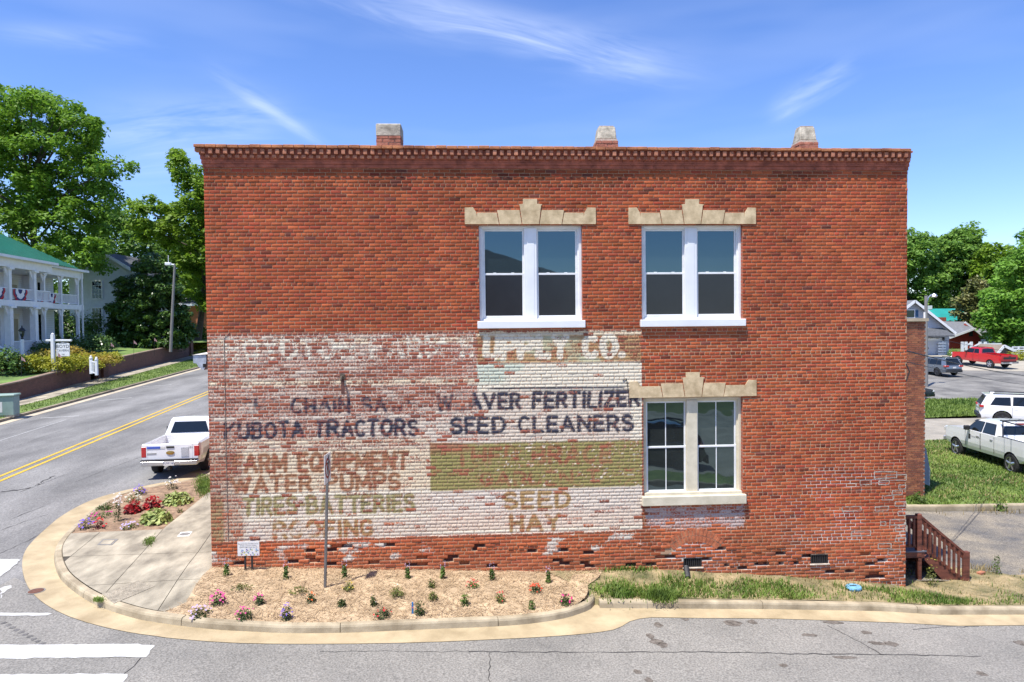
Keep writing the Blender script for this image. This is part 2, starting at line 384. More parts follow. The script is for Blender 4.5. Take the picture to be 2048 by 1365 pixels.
# gutter
gut = [tuple(p) for p in AL] + [(70, -.4)] + [tuple(p) for p in reversed(offset_line(RK, .1))] + [tuple(p) for p in reversed(offset_line(KL, .08))]
sheet('concrete_gutter', gut, road_z, m_conc, .012, res=.6)
def kerb(name, line, h=.14, w=.16, seg=3.0, m=m_kerb, fun=road_z, base=None):
    o = root(name, None, None, (line[0][0], line[0][1], 0)); o['kind'] = 'structure'; ORG[o.name] = np.zeros(3); o.location = (0, 0, 0)
    prof = [(0,-.06),(0.0,.0),(.012,h*.72),(.028,h*.93),(.05,h),(w-.02,h),(w,h-.02),(w,-.06)]
    lines = [offset_line(line, a) for a, _ in prof]
    s = np.r_[0, np.cumsum([np.linalg.norm(line[i+1]-line[i]) for i in range(len(line)-1)])]
    k0 = 0
    while k0 < len(line)-1:
        k1 = k0
        while k1 < len(line)-1 and s[k1]-s[k0] < seg: k1 += 1
        b = B(); vs = []; n = len(prof)
        for k in range(k0, k1+1):
            for j in range(n):
                p = lines[j][k]
                if k == k1 and k1 < len(line)-1: p = p - (line[k1]-line[k1-1])/max(1e-6, np.linalg.norm(line[k1]-line[k1-1]))*.012
                vs.append((p[0], p[1], fun(line[k][0], line[k][1])+prof[j][1]+.004*math.sin(k0*3.1)))
        fs = [(i*n+j, i*n+j+1, (i+1)*n+j+1, (i+1)*n+j) for i in range(k1-k0) for j in range(n-1)]
        fs += [tuple(range(n)), tuple(reversed(range((k1-k0)*n, (k1-k0)*n+n)))]
        b.add(vs, fs); b.part('kerb_segment', m, o); k0 = k1
    return o
near = [p for p in KL if p[1] < 14]
kerb('corner_kerb', near, seg=2.6)
kerb('street_kerb', [p for p in KL if p[1] > 13.8], seg=8)
kerb('verge_kerb', RK, seg=2.9)
# --- corner pavement slabs
def walk_z(x, y): return road_z(x, y)+.14 + .06*sstep(-2.5, 0, x)*sstep(1.5, 0, abs(y))
inner = [tuple(p) for p in offset_line(KL, .162)]
KI = [p for p in inner if p[1] < 4.2]                       # from left bed corner round to the right
def W_(px, py): return tuple(gpt(px, py, fun=walk_z)[:2])
bedA, bedB, bedC = W_(137,1067), W_(325,1059), W_(420,983)
ki_start = min(range(len(inner)), key=lambda i: (inner[i][0]-bedA[0])**2+(inner[i][1]-bedA[1])**2)
ke = W_(308,1238); ki_end = min(range(len(inner)), key=lambda i: (inner[i][0]-ke[0])**2+(inner[i][1]-ke[1])**2)
walk_line_dir = np.array(bedC)-np.array(bedB); walk_line_dir /= np.linalg.norm(walk_line_dir)
farL = np.array(bedC)+walk_line_dir*14
farL = np.array((sx(16, -2.3), 16.0))
walkpoly = inner[ki_start:ki_end+1] + [W_(314,1228), W_(372,1208), W_(405,1158), (-.01, -.02), (-.01, 30.0), (-2.2, 30.0), tuple(farL), bedC, bedB]
def clip(poly, a, b, side):
    a, b = np.array(a), np.array(b); nrm = np.array([-(b-a)[1], (b-a)[0]])*side; nrm = nrm/np.linalg.norm(nrm)
    out = []; n = len(poly)
    for i in range(n):
        p, q = np.array(poly[i]), np.array(poly[(i+1) % n]); dp, dq = (p-a)@nrm-.006, (q-a)@nrm-.006
        if dp >= 0: out.append(tuple(p))
        if dp*dq < 0: t = dp/(dp-dq); out.append(tuple(p+(q-p)*t))
    return out
def area(poly):
    return abs(sum(poly[i][0]*poly[(i+1) % len(poly)][1]-poly[(i+1) % len(poly)][0]*poly[i][1] for i in range(len(poly))))/2
polys = [walkpoly]
cuts = [((311,1228),(421,1068)),((209,1189),(325,1060)),((128,1124),(196,1068)),((149,1113),(424,1104)),((162,1172),(414,1158))]
for a, b in cuts:
    A_, B_ = W_(*a), W_(*b); new = []
    for P in polys:
        for s in (1, -1):
            c = clip(P, A_, B_, s)
            if len(c) >= 3 and area(c) > .02: new.append(c)
    polys = new
for yy in (4.2, 6.2, 8.2, 12, 16, 20, 25):
    new = []
    for P in polys:
        for s in (1, -1):
            c = clip(P, (0, yy), (1, yy+.05), s)
            if len(c) >= 3 and area(c) > .02: new.append(c)
    polys = new
pav = root('corner_pavement', None, None, (0, 0, 0)); pav['kind'] = 'structure'
m_gap = mat('joint_dirt', (.07,.06,.045), .95, .3, 5)
sheet('joint_bed', walkpoly, walk_z, m_gap, -.012, res=.6, parent=pav, kind=None)
for P in polys:
    V, F = sheet_mesh(P, walk_z, 0.0, res=.7)
    npmesh('slab', V, np.array(F), m_walk, parent=pav, smooth=True)
# rough patch and plates set in the pavement
def patch(name, px, m, label, cat, dz=.006, th=.012, fun=walk_z):
    P = [gpt(*q, fun=fun) for q in px]; c = np.mean(P, 0); r = root(name, label, cat, c)
    b = B(); n = len(P)
    b.add([(p[0], p[1], fun(p[0], p[1])+dz-th) for p in P]+[(p[0], p[1], fun(p[0], p[1])+dz) for p in P], [tuple(range(n, 2*n)), tuple(reversed(range(n)))]+[(i, (i+1) % n, n+(i+1) % n, n+i) for i in range(n)])
    return r, b
r, b = patch('aggregate_panel', [(204,1189),(277,1162),(310,1173),(228,1208)], m_agg, 'dark rough pebble panel set into the corner pavement', 'paving panel'); b.part('panel', m_agg, r)
m_plate = mat('plate_grey', (.21,.2,.18), .7, .2, 12, bump=.3, bscale=60)
m_platew = mat('plate_white', (.66,.65,.62), .6, .08, 8)
r, b = patch('access_cover', [(194,1091),(206,1079),(237,1079),(224,1091)], m_plate, 'grey utility cover plate in the corner pavement by the flower bed', 'utility cover'); b.part('cover_plate', m_plate, r)
r2, b = patch('inner', [(200,1089),(208,1081),(230,1081),(221,1089)], m_walk, None, None, dz=.010, th=.004); bpy.data.objects.remove(r2); b.part('lid', m_walk, r)
r, b = patch('access_cover', [(354,1074),(362,1065),(385,1064),(378,1073)], m_platew, 'white square valve cover on the pavement beside the brick wall', 'utility cover'); b.part('cover_plate', m_platew, r)
c = gpt(369.5, 1069, fun=walk_z); bb = B().lathe([(.115,0),(.115,.004)], (c[0], c[1], walk_z(c[0], c[1])+.006), 20); bb.part('round_lid', m_plate, r)
m_rust = mat('rusty_iron', (.13,.055,.035), .8, .35, 25, bump=.4, bscale=120)
c = gpt(72, 1184); r = root('manhole_cover', 'rusty round drain cover in the gutter at the street corner', 'manhole cover', (c[0], c[1], c[2]))
B().lathe([(.13,-.01),(.13,.02),(.12,.024)], (c[0], c[1], c[2]), 24).part('lid', m_rust, r)
B().lathe([(.155,-.01),(.155,.017)], (c[0], c[1], c[2]), 24).part('rim', m_plate, r)
# --- planting beds
kbx = [p[0] for p in inner if p[1] < 0.2 and p[0] > -.4]; kby = [p[1] for p in inner if p[1] < .2 and p[0] > -.4]
def bed_z(x, y):
    yk = float(np.interp(x, kbx[:-6], kby[:-6])); t = min(1, max(0, (y-yk)/(0-yk+1e-6)))
    zk = road_z(x, yk)+.115
    return zk*(1-t)+(wall_base(x)+.04)*t + .05*math.sin(math.pi*t)
bedpoly = [tuple(p) for p in offset_line(KL, .14)][ki_end-1:]
bedpoly = bedpoly + [(7.75,-.35),(7.9,0.03),(-.0,0.03)] + [W_(405,1158), W_(372,1208), W_(314,1228)]
sheet('straw_bed', bedpoly, bed_z, m_straw, 0, res=.09, rough_=.05, seed=3)
leftbed = [tuple(p) for p in offset_line(KL, .14) if p[1] < 9.8]
leftbed = leftbed[:max(1, ki_start-(len(KL)-len([p for p in KL if p[1] < 9.8])))+1] + [bedA, bedB, bedC, tuple(farL*.5+np.array(bedC)*.5)]
def lbed_z(x, y): return walk_z(x, y)-.02
sheet('flower_bed_soil', leftbed, lbed_z, m_soil, 0.0, res=.13, rough_=.06, seed=5)
# --- verge in front of the right half of the building
rkx = [p[0] for p in offset_line(RK, .16)]; rky = [p[1] for p in offset_line(RK, .16)]
def verge_z(x, y):
    yk = float(np.interp(x, rkx, rky)); t = min(1, max(0, (y-yk)/(-yk+1e-6)))
    return (road_z(x, yk)+.13)*(1-t)+(wall_base(x)+.02)*t + .03*math.sin(math.pi*t)
vp = [(7.6,.02),(7.6,-.6),(7.72,-1.02)] + [(x, y) for x, y in zip(rkx, rky) if 7.6 < x < 45] + [(45, 1.2), (17.6, 1.0), (16.4, 1.6), (14.3, 1.6), (14.3, .02)]
sheet('grass_verge', vp, verge_z, m_verge, 0, res=.22, rough_=.07, seed=9)
sheet('bank_soil', [(6.7,.02),(8.3,.02),(8.1,-.92),(7.8,-1.1),(7.6,-1.12),(7.38,-1.0),(7.2,-.7)], lambda x, y: bed_z(min(x, 7.3), y)*(1-sstep(6.9, 7.8, x))+verge_z(x, y)*sstep(6.9, 7.8, x)-.15*sstep(-.62, -1.08, y)*sstep(7.95, 7.6, x), m_verge, .012, res=.12, rough_=.05)
# --- right hand lots
def lot_z(x, y): return max(road_z(x, y)+.03, -5) + .05*sstep(2.0, 0.0, y)
sheet('gravel_lot', [(14.2,.6),(17.2,.7),(22,.8),(60,1.0),(60,6.5),(14.2,6.5)], lot_z, m_gravel, 0.0, res=.5, rough_=.06, seed=2)
kerb('lot_kerb', resample([np.array((14.5,6.55)), np.array((60,6.75))], .8), h=.17, w=.17, seg=6, fun=lambda x, y: road_z(x, y)+.02)
def rl_z(x, y): return road_z(x, y)+.14
sheet('lawn', [(14.4,6.72),(60,6.92),(60,9.5),(30,14.0),(29,18.5),(14.4,18.5)], rl_z, m_lawn, 0, res=.8, rough_=.08, seed=4)
sheet('gravel_drive', [(14.4,18.2),(28.5,18.2),(29.5,13.5),(60,9.2),(60,25.5),(14.4,25.0)], lambda x, y: road_z(x, y)+.10, m_dirt, 0, res=1.0, rough_=.04)
sheet('grass_strip', [(14.4,24.4),(33,25.6),(40,26.6),(60,26.6),(60,31),(41,33.6),(14.4,32.8)], lambda x, y: road_z(x, y)+.13, m_lawn, 0, res=1.0, rough_=.06)
sheet('parking_lot', [(14.4,32.4),(60,31.5),(85,34),(85,58),(64,58),(60,66),(50,66),(14.4,60)], lambda x, y: road_z(x, y)+.08, m_lot, 0, res=2.0)
m_drive = mat('driveway', (.34,.31,.25), .9, .15, .6, fine=.1, fscale=20)
sheet('driveway', [(51,50.0),(62,47.5),(66,52),(63,66),(54,70),(52,60)], lambda x, y: road_z(x, y)+.10, m_drive, 0, res=1.5)
# --- far side of the main street: gutter, kerb, verge, pavement
LKL = resample([np.array((sx(y, -16.95), y)) for y in (150, 60, 20, -12, -40)], 1.5)
kerb('far_kerb', list(reversed([p for p in LKL]))[::-1], h=.14, w=-.15, seg=9, m=mat('old_kerb', (.28,.235,.17), .9, .3, 1.2, fine=.15))
gl = [(sx(y, -16.95), y) for y in (150, -40)] + [(sx(y, -16.4), y) for y in (-40, 150)]
sheet('far_gutter', gl, road_z, mat('far_gutter', (.44,.38,.28), .9, .15, 1.2), .012, res=2.0)
def wallx(y): return float(np.interp(y, [-40, 29.4, 38.2, 72.2, 150], [-15.5, -22.25, -23.94, -29.0, -38]))
def far_z(x, y): return road_z(x, y)+.16
sheet('far_verge', [(sx(y, -17.08), y) for y in (150, 60, 20, -40)] + [(wallx(y)+1.6, y) for y in (-40, 29.4, 38.2, 72.2, 150)], far_z, m_lawn, 0, res=1.0, rough_=.05)
fw = root('far_pavement', None, None, (0,0,0)); fw['kind'] = 'structure'
yy = 10.0
while yy < 95:
    P = [(wallx(a)+o, a) for a, o in ((yy+.01,-.1),(yy+.01,1.62),(yy+1.59,1.62),(yy+1.59,-.1))]
    V, F = sheet_mesh(P, far_z, .02, res=1.0); npmesh('slab', V, np.array(F), m_walk, parent=fw); yy += 1.6
# --- road markings
def strip(name, pts, w, m, fun=road_z, dz=.009, parent=None, jit=0.0, kind='structure', step=.5):
    P = resample(pts, step)
    if jit: P = [p+np.array((rng.normal()*jit, rng.normal()*jit)) for p in P]
    Lf, Rg = offset_line(P, w/2), offset_line(P, -w/2)
    V = []; 
    for i in range(len(P)):
        k = 1.0 if not jit else .5+rng.random()
        for q in (P[i]+(Lf[i]-P[i])*k, P[i]+(Rg[i]-P[i])*k): V.append((q[0], q[1], fun(q[0], q[1])+dz))
    Q = [(2*i, 2*i+1, 2*i+3, 2*i+2) for i in range(len(P)-1)]
    o = npmesh(name, V, np.array(Q), m, parent=parent)
    if kind: o['kind'] = kind
    return o
yl = lambda y: -10.09-.097*(y-9.15)
strip('yellow_centre_line', [(yl(y)-.19, y) for y in (-.5, 30, 120)], .13, m_yel)
strip('yellow_centre_line', [(yl(y)+.19, y) for y in (-.5, 30, 120)], .13, m_yel)
for a, b_ in (((81,837),(158,832.5)),((198,802),(264,796)),((286,774),(343,770)),((272,948),(288,939))):
    pass
strip('parking_line', [gpt(0,882)[:2], gpt(132,840)[:2]], .045, m_white)
for a, b_ in (((81,837),(158,832.5)),((198,802),(264,796)),((286,774),(343,770))):
    strip('parking_line', [gpt(*a)[:2], gpt(*b_)[:2]], .13, m_white)
def gpoly(name, px, m, dz=.010, res=.5, jag=0):
    P = [gpt(*q)[:2] for q in px]
    if jag: P = [p+rng.normal(size=2)*jag for p in resample(P+[P[0]], .12)[:-1]]
    return sheet(name, P, road_z, m, dz, res=res)
gpoly('stop_bar', [(-80,1118),(43,1119.5),(36,1128),(0,1155),(-80,1192)], m_white, jag=.012)
gpoly('crosswalk_line', [(-80,1227),(98,1227),(108,1229),(92,1233),(-80,1232.5)], m_white, jag=.008)
gpoly('crosswalk_bar', [(-90,1291),(312,1291),(293,1316),(-90,1320)], m_white, jag=.012)
gpoly('crosswalk_bar', [(-90,1352),(262,1350),(238,1376),(-90,1395)], m_white, jag=.012)
for q in ([(0,1178),(14,1172),(24,1176),(10,1186),(0,1190)], [(0,1190),(6,1189),(8,1196),(0,1200)]): gpoly('worn_paint', q, m_white, jag=.02)
# cracks and stains on the side street
def crack(px, w=.018, j=.012): strip('road_crack', [gpt(*q)[:2] for q in px], w, m_crack, dz=.0085, jit=j, step=.11)
crack([(940,1304),(1300,1305),(1640,1309),(2048,1315)], .02); crack([(978,1306),(979,1365)], .012); crack([(640,1304),(940,1304)], .010); crack([(1655,1252),(1700,1275),(1765,1310)], .014)
crack([(0,1316),(130,1312),(250,1310)], .008); crack([(0,1108),(60,1080),(130,1040)], .012); crack([(230,1005),(300,985)], .012); crack([(40,985),(130,950)], .014); crack([(1825,1260),(1900,1254),(1960,1254)], .012)
crack([(4,984),(30,982),(62,976)], .07, .03); crack([(70,972),(110,952)], .03, .03); crack([(0,905),(70,880),(150,853)], .010); crack([(60,1000),(150,990),(215,985)], .010); crack([(150,965),(240,930),(280,915)], .012); crack([(20,1040),(90,1012)], .014); crack([(0,1062),(60,1040),(95,1030)], .012)
crack([(300,1290),(270,1330),(215,1380)], .012)
m_stain2 = mat('tyre_mark', (.12,.115,.11), .9, .3, 9, bump=.5, bscale=110, fine=.4, fscale=75)
def stain(px, py, rx, ry, m=None):
    c = gpt(px, py); s = 11.0/FPX
    P = [(c[0]+math.cos(t)*rx*s*(.7+.5*rng.random()), c[1]+math.sin(t)*ry*s*3.2*(.7+.5*rng.random())) for t in np.linspace(0, 2*math.pi, 15)[:-1]]
    sheet('road_stain', P, road_z, m or m_stain, .0075, res=.5)
for s in ((1316,1251,11,4),(1466,1247,24,5),(1505,1245,12,4),(1620,1271,20,2.5),(1668,1246,26,3),(1733,1266,14,3),(1755,1288,20,3),(1782,1289,16,4),(1300,1273,8,4),(1312,1284,14,4),(1326,1291,12,4),(1370,1239,10,3),(2042,1287,16,4),(1567,1332,10,2),(1965,1349,12,3),(1275,1345,8,3),(1298,1362,8,4),(1690,1316,30,2)): stain(*s)
for i in range(10): stain(8+i*8.5, 1247+i*4.6, 6, 2.0, m_stain2)
# ================================================================== BRICK BUILDING
WW = 14.4; TOPZ = 8.0
COURSE = .0705; BL = .2145; MJ = .0125
OPEN = [(5.40,7.51,4.88,6.86),(8.74,10.86,4.88,6.86),(8.76,10.86,1.20,3.28)]
VENT = [(9.59,9.98,-.27,-.08),(12.32,12.70,-.28,-.09)]
HOLES = OPEN+VENT
# ---- stroke lettering for the faded painted advertisement
def arc(cx, cy, rx, ry, a0, a1, n=9): return [(cx+rx*math.cos(R_(a0+(a1-a0)*i/n)), cy+ry*math.sin(R_(a0+(a1-a0)*i/n))) for i in range(n+1)]
GL = {
 'A':(.72,[[(.0,0),(.36,1),(.72,0)],[(.14,.33),(.58,.33)]]), 'B':(.6,[[(0,0),(0,1),(.32,1)]+arc(.32,.76,.24,.24,90,-90)+[(0,.52)],[(.32,.52)]+arc(.32,.26,.28,.26,90,-90)+[(0,0)]]),
 'C':(.62,[arc(.33,.5,.33,.5,50,310,14)]), 'D':(.62,[[(0,0),(0,1),(.25,1)]+arc(.25,.5,.37,.5,90,-90,12)+[(0,0)]]),
 'E':(.52,[[(.52,1),(0,1),(0,0),(.52,0)],[(0,.52),(.44,.52)]]), 'F':(.5,[[(.5,1),(0,1),(0,0)],[(0,.52),(.42,.52)]]),
 'G':(.64,[arc(.33,.5,.33,.5,50,330,14)+[(.64,.45),(.38,.45)]]), 'H':(.6,[[(0,0),(0,1)],[(.6,0),(.6,1)],[(0,.5),(.6,.5)]]),
 'I':(.06,[[(.03,0),(.03,1)]]), 'K':(.62,[[(0,0),(0,1)],[(.6,1),(.02,.42)],[(.2,.58),(.62,0)]]), 'L':(.48,[[(0,1),(0,0),(.48,0)]]),
 'M':(.78,[[(0,0),(0,1),(.39,.25),(.78,1),(.78,0)]]), 'N':(.62,[[(0,0),(0,1),(.62,0),(.62,1)]]), 'O':(.66,[arc(.33,.5,.33,.5,0,360,18)]),
 'P':(.58,[[(0,0),(0,1),(.3,1)]+arc(.3,.74,.28,.26,90,-90)+[(0,.48)]]), 'Q':(.66,[arc(.33,.5,.33,.5,0,360,18),[(.38,.25),(.66,-.05)]]),
 'R':(.6,[[(0,0),(0,1),(.3,1)]+arc(.3,.75,.27,.25,90,-90)+[(0,.5)],[(.28,.5),(.6,0)]]),
 'S':(.56,[arc(.28,.75,.27,.25,30,270,10)+arc(.28,.25,.28,.25,90,-150,10)]), 'T':(.6,[[(0,1),(.6,1)],[(.3,1),(.3,0)]]),
 'U':(.6,[[(0,1),(0,.3)]+arc(.3,.3,.3,.3,180,360,10)+[(.6,1)]]), 'V':(.68,[[(0,1),(.34,0),(.68,1)]]), 'W':(.95,[[(0,1),(.24,0),(.475,.8),(.71,0),(.95,1)]]),
 'Y':(.62,[[(0,1),(.31,.48),(.62,1)],[(.31,.48),(.31,0)]]), 'Z':(.56,[[(0,1),(.56,1),(0,0),(.56,0)]]), '.':(.08,[[(.02,.04),(.06,.04)]]), '-':(.2,[[(.0,.5),(.2,.5)]]), ' ':(.34,[]) }
def text_segs(txt, x0, x1, z0, z1, sw=.19, gap=.30):
    h = z1-z0; tw = sum(GL[c][0] for c in txt)+gap*(len(txt)-1); k = (x1-x0-h*sw)/tw; x = x0+h*sw/2; S = []
    ih = h*(1-sw)
    for c in txt:
        w, strokes = GL[c]
        for st in strokes:
            P = [(x+a*k, z0+h*sw/2+b*ih) for a, b in st]
            S += [(*P[i], *P[i+1]) for i in range(len(P)-1)]
        x += (w+gap)*k
    return np.array(S), h*sw/2
def seg_dist(X, Z, S):
    d = np.full(X.shape, 9.0)
    for (ax, az, bx, bz) in S:
        vx, vz = bx-ax, bz-az; L2 = vx*vx+vz*vz+1e-9
        sel = (X > min(ax, bx)-.3) & (X < max(ax, bx)+.3) & (Z > min(az, bz)-.3) & (Z < max(az, bz)+.3)
        if not sel.any(): continue
        x, z = X[sel], Z[sel]
        t = np.clip(((x-ax)*vx+(z-az)*vz)/L2, 0, 1)
        d[sel] = np.minimum(d[sel], np.hypot(x-ax-t*vx, z-az-t*vz))
    return d
WHITE=(.68,.61,.48); CREAM=(.62,.51,.36); PINK=(.60,.51,.41); NAVY=(.042,.042,.062); BROWN=(.32,.165,.09); TAN=(.36,.235,.105); OLIVE=(.27,.235,.085); GREENW=(.52,.55,.44); OLTX=(.30,.26,.125)
TEXTS = [('BOYDTON FARM S',.30,5.30,4.16,4.62,WHITE,.46,.2),('UPPLY CO.',5.45,8.42,4.10,4.63,WHITE,1.0,.26),
 ('ECHO CHAIN SAWS',.38,4.12,3.07,3.41,NAVY,.42,.2),('WEAVER FERTILIZER',4.50,8.70,3.09,3.45,NAVY,.92,.21),
 ('KUBOTA TRACTORS',.29,4.13,2.58,2.95,NAVY,.62,.2),('SEED CLEANERS',4.76,8.55,2.60,2.96,NAVY,1.0,.2),
 ('FARM EQUIPMENT',.42,3.93,1.89,2.30,BROWN,.55,.2),('WATER PUMPS',.40,3.77,1.49,1.86,BROWN,.66,.2),
 ('TIRES-BATTERIES',.60,4.06,1.04,1.43,OLTX,.6,.2),('ROOFING',1.20,3.23,.56,.94,TAN,.42,.21),
 ('SEED',5.84,7.23,1.03,1.41,TAN,.66,.21),('HAY',5.95,7.02,.56,.94,TAN,.42,.21),
 ('TUFD BRACE',4.88,8.1,1.94,2.34,(.30,.17,.08),.40,.2),('GARDEN T',5.36,7.85,1.52,1.83,(.30,.17,.08),.36,.2)]
TS = [(text_segs(t[0], *t[1:5], sw=t[7]), t) for t in TEXTS]
def ss(a, b, t): t = np.clip((t-a)/(b-a), 0, 1); return t*t*(3-2*t)
def paint(X, Z):
    """faded paint: colour and coverage at points of the wall plane"""
    X = np.asarray(X, float); Z = np.asarray(Z, float)
    col = np.zeros(X.shape+(3,)); cov = np.zeros(X.shape)
    edge = (fbm(X*5, Z*9, 31)-.5)*.05
    inP = ss(-.01,.02, X+.0+edge*0)*ss(8.735,8.715,X+edge*.3)*ss(.50,.56,Z+edge)*ss(4.70,4.66,Z+edge)
    n1 = fbm(X*1.1, Z*2.0, 41); n2 = fbm(X*4.0, Z*7, 43); n3 = fbm(X*16, Z*26, 47)
    band = fbm(X*.35, Z*12, 53)
    right = ss(5.33, 5.345, X); olx = ss(4.36, 4.375, X+edge*.1)
    def put(mask, c, a):
        nonlocal col, cov
        m = mask[..., None]; col[:] = col*(1-m)+np.array(c)*m; cov[:] = cov*(1-mask)+a*mask
    one = np.ones(X.shape)
    # left, upper: thin mauve wash
    put(one, (.52,.41,.325), .32+.30*(n1-.5)+.28*(band-.5))
    put((1-right)*ss(.0,.05,np.abs(X-.32)), (.54,.43,.34), .36+.5*(n1-.5)+.36*(band-.5))
    put((1-right)*ss(.09,.03,np.abs(Z-4.53)), CREAM, .44+.9*(n2-.5))
    put((1-right)*ss(.10,.03,np.abs(Z-3.70)), CREAM, .40+.9*(n2-.5))
    put((1-right)*ss(.11,.02,np.abs(Z-3.01))*.8, PINK, .52+.7*(n2-.5))
    put((1-right)*ss(.12,.02,np.abs(Z-2.50))*.85, CREAM, .52+.7*(n2-.5))
    put((1-right)*ss(3.0,2.8,Z)*ss(2.5,2.6,Z)*ss(2.2,3.2,X), PINK, .58+.5*(n1-.5))
    # left lower: creamy white
    low = (1-olx)*ss(2.44,2.28,Z+edge*2)
    put(low, CREAM, .76+.45*(n1-.5)+.25*(band-.5)); put(low*ss(1.55,1.40,Z), PINK, .78+.5*(n1-.5))
    put(low*ss(.07,.03,np.abs(Z-.98)), WHITE, .82); put(low*ss(.07,.03,np.abs(Z-1.46)), WHITE, .80)
    put(low*ss(.75,.55,X), (.47,.37,.27), .40+.6*(n1-.5)); put(low*ss(.28,.22,X)*ss(1.6,1.3,Z), (.30,.22,.11), .5)
    # right upper: dense white
    put(right*ss(4.05,4.03,Z+edge*.3), WHITE, .93+.25*(n2-.5)); put(right*ss(4.05,4.03,Z)*ss(3.55,3.7,Z)*ss(.55,.68,fbm(X*.9,Z*1.6,61)), GREENW, .92)
    put(right*ss(4.03,4.06,Z), (.42,.27,.13), .50+.6*(n1-.5)); put(right*ss(4.03,4.06,Z)*ss(.55,.7,fbm(X*1.5,Z*2.5,63)), (.45,.42,.27), .75)
    put(right*ss(4.57,4.62,Z), CREAM, .8)
    put(right*ss(3.50,3.44,Z), PINK, .82+.4*(n2-.5)); put(right*ss(8.45,8.55,X)*ss(3.5,3.4,Z), WHITE, .95)
    put(right*ss(.025,.012,np.abs(Z-3.515-.012*np.sin(X*1.3)))*ss(5.5,5.7,X)*ss(8.45,8.3,X), NAVY, .72+.5*(n2-.5))
    put((1-right)*olx*ss(2.9,2.6,Z), PINK, .55+.4*(n1-.5))
    # right lower
    rl = olx*ss(2.46,2.42,Z+edge)
    put(rl, (.62,.54,.45), .82+.35*(n1-.5)+.15*(band-.5))
    put(rl*ss(1.2,.8,Z), (.63,.51,.40), .80+.5*(n1-.5)); put(rl*ss(.04,.015,np.abs(Z-.60)), WHITE, .95)
    ol = olx*ss(2.44,2.41,Z+edge*.8-.02*ss(5.3,4.4,X))*ss(1.45,1.47,Z+edge*.15)
    put(ol, OLIVE, .96); put(ol*ss(.56,.66,n3)*ss(4.9,5.6,X)*.7, (.30,.17,.08), .6); put(ol*ss(.70,.76,n3)*ss(5.1,5.8,X), WHITE, .7)
    put(ol*ss(5.34,4.9,X)*ss(2.15,2.35,Z), BROWN, .5)
    for (S, hw), t in TS:
        d = seg_dist(X+(fbm(X*2.2, Z*2.2, 301)-.5)*.07, Z+(fbm(X*2.5, Z*2.5, 303)-.5)*.05, S)+(n3-.5)*.022; a = t[6]
        if t[0] == 'ECHO CHAIN SAWS': a = a*(.62+.5*ss(1.2,1.9,X)*ss(3.7,3.2,X))
        if t[0] in ('WEAVER FERTILIZER',): a = a*(.42+.58*ss(5.2,5.5,X))
        if t[0] in ('FARM EQUIPMENT','WATER PUMPS','TIRES-BATTERIES','ROOFING','KUBOTA TRACTORS'): a = a*(.72+.28*ss(.3,1.3,X))
        wear = ss(.0,.22, a*1.2+.10-.72*fbm(X*4, Z*7, 71))
        m = ss(hw+.012, hw-.006, d)*wear
        aa = a if t[5] is not WHITE else a*.95
        put(m, t[5], np.minimum(.95, cov*0+aa*.62+.27))
    cov = cov*inP
    # limewash under the ground floor window and scattered remains below the sign
    lw = ss(8.76,8.82,X)*ss(10.95,10.85,X)*ss(.42,.62,Z+edge)*ss(1.12,1.06,Z)
    col = col*(1-lw[...,None])+np.array((.46,.37,.34))*lw[...,None]; cov = np.maximum(cov, lw*(.30+.3*n1))
    sp = ss(.62,.75,fbm(X*2.2,Z*5,83))*ss(.02,.14,Z)*ss(.56,.45,Z)*ss(9.2,8.2,X)
    col = col*(1-sp[...,None]*(1-inP[...,None]))+np.array((.55,.50,.42))*sp[...,None]*(1-inP[...,None]); cov = np.maximum(cov, sp*.6)
    return np.concatenate([np.clip(col,0,1), np.clip(cov,0,1)[...,None]], -1)

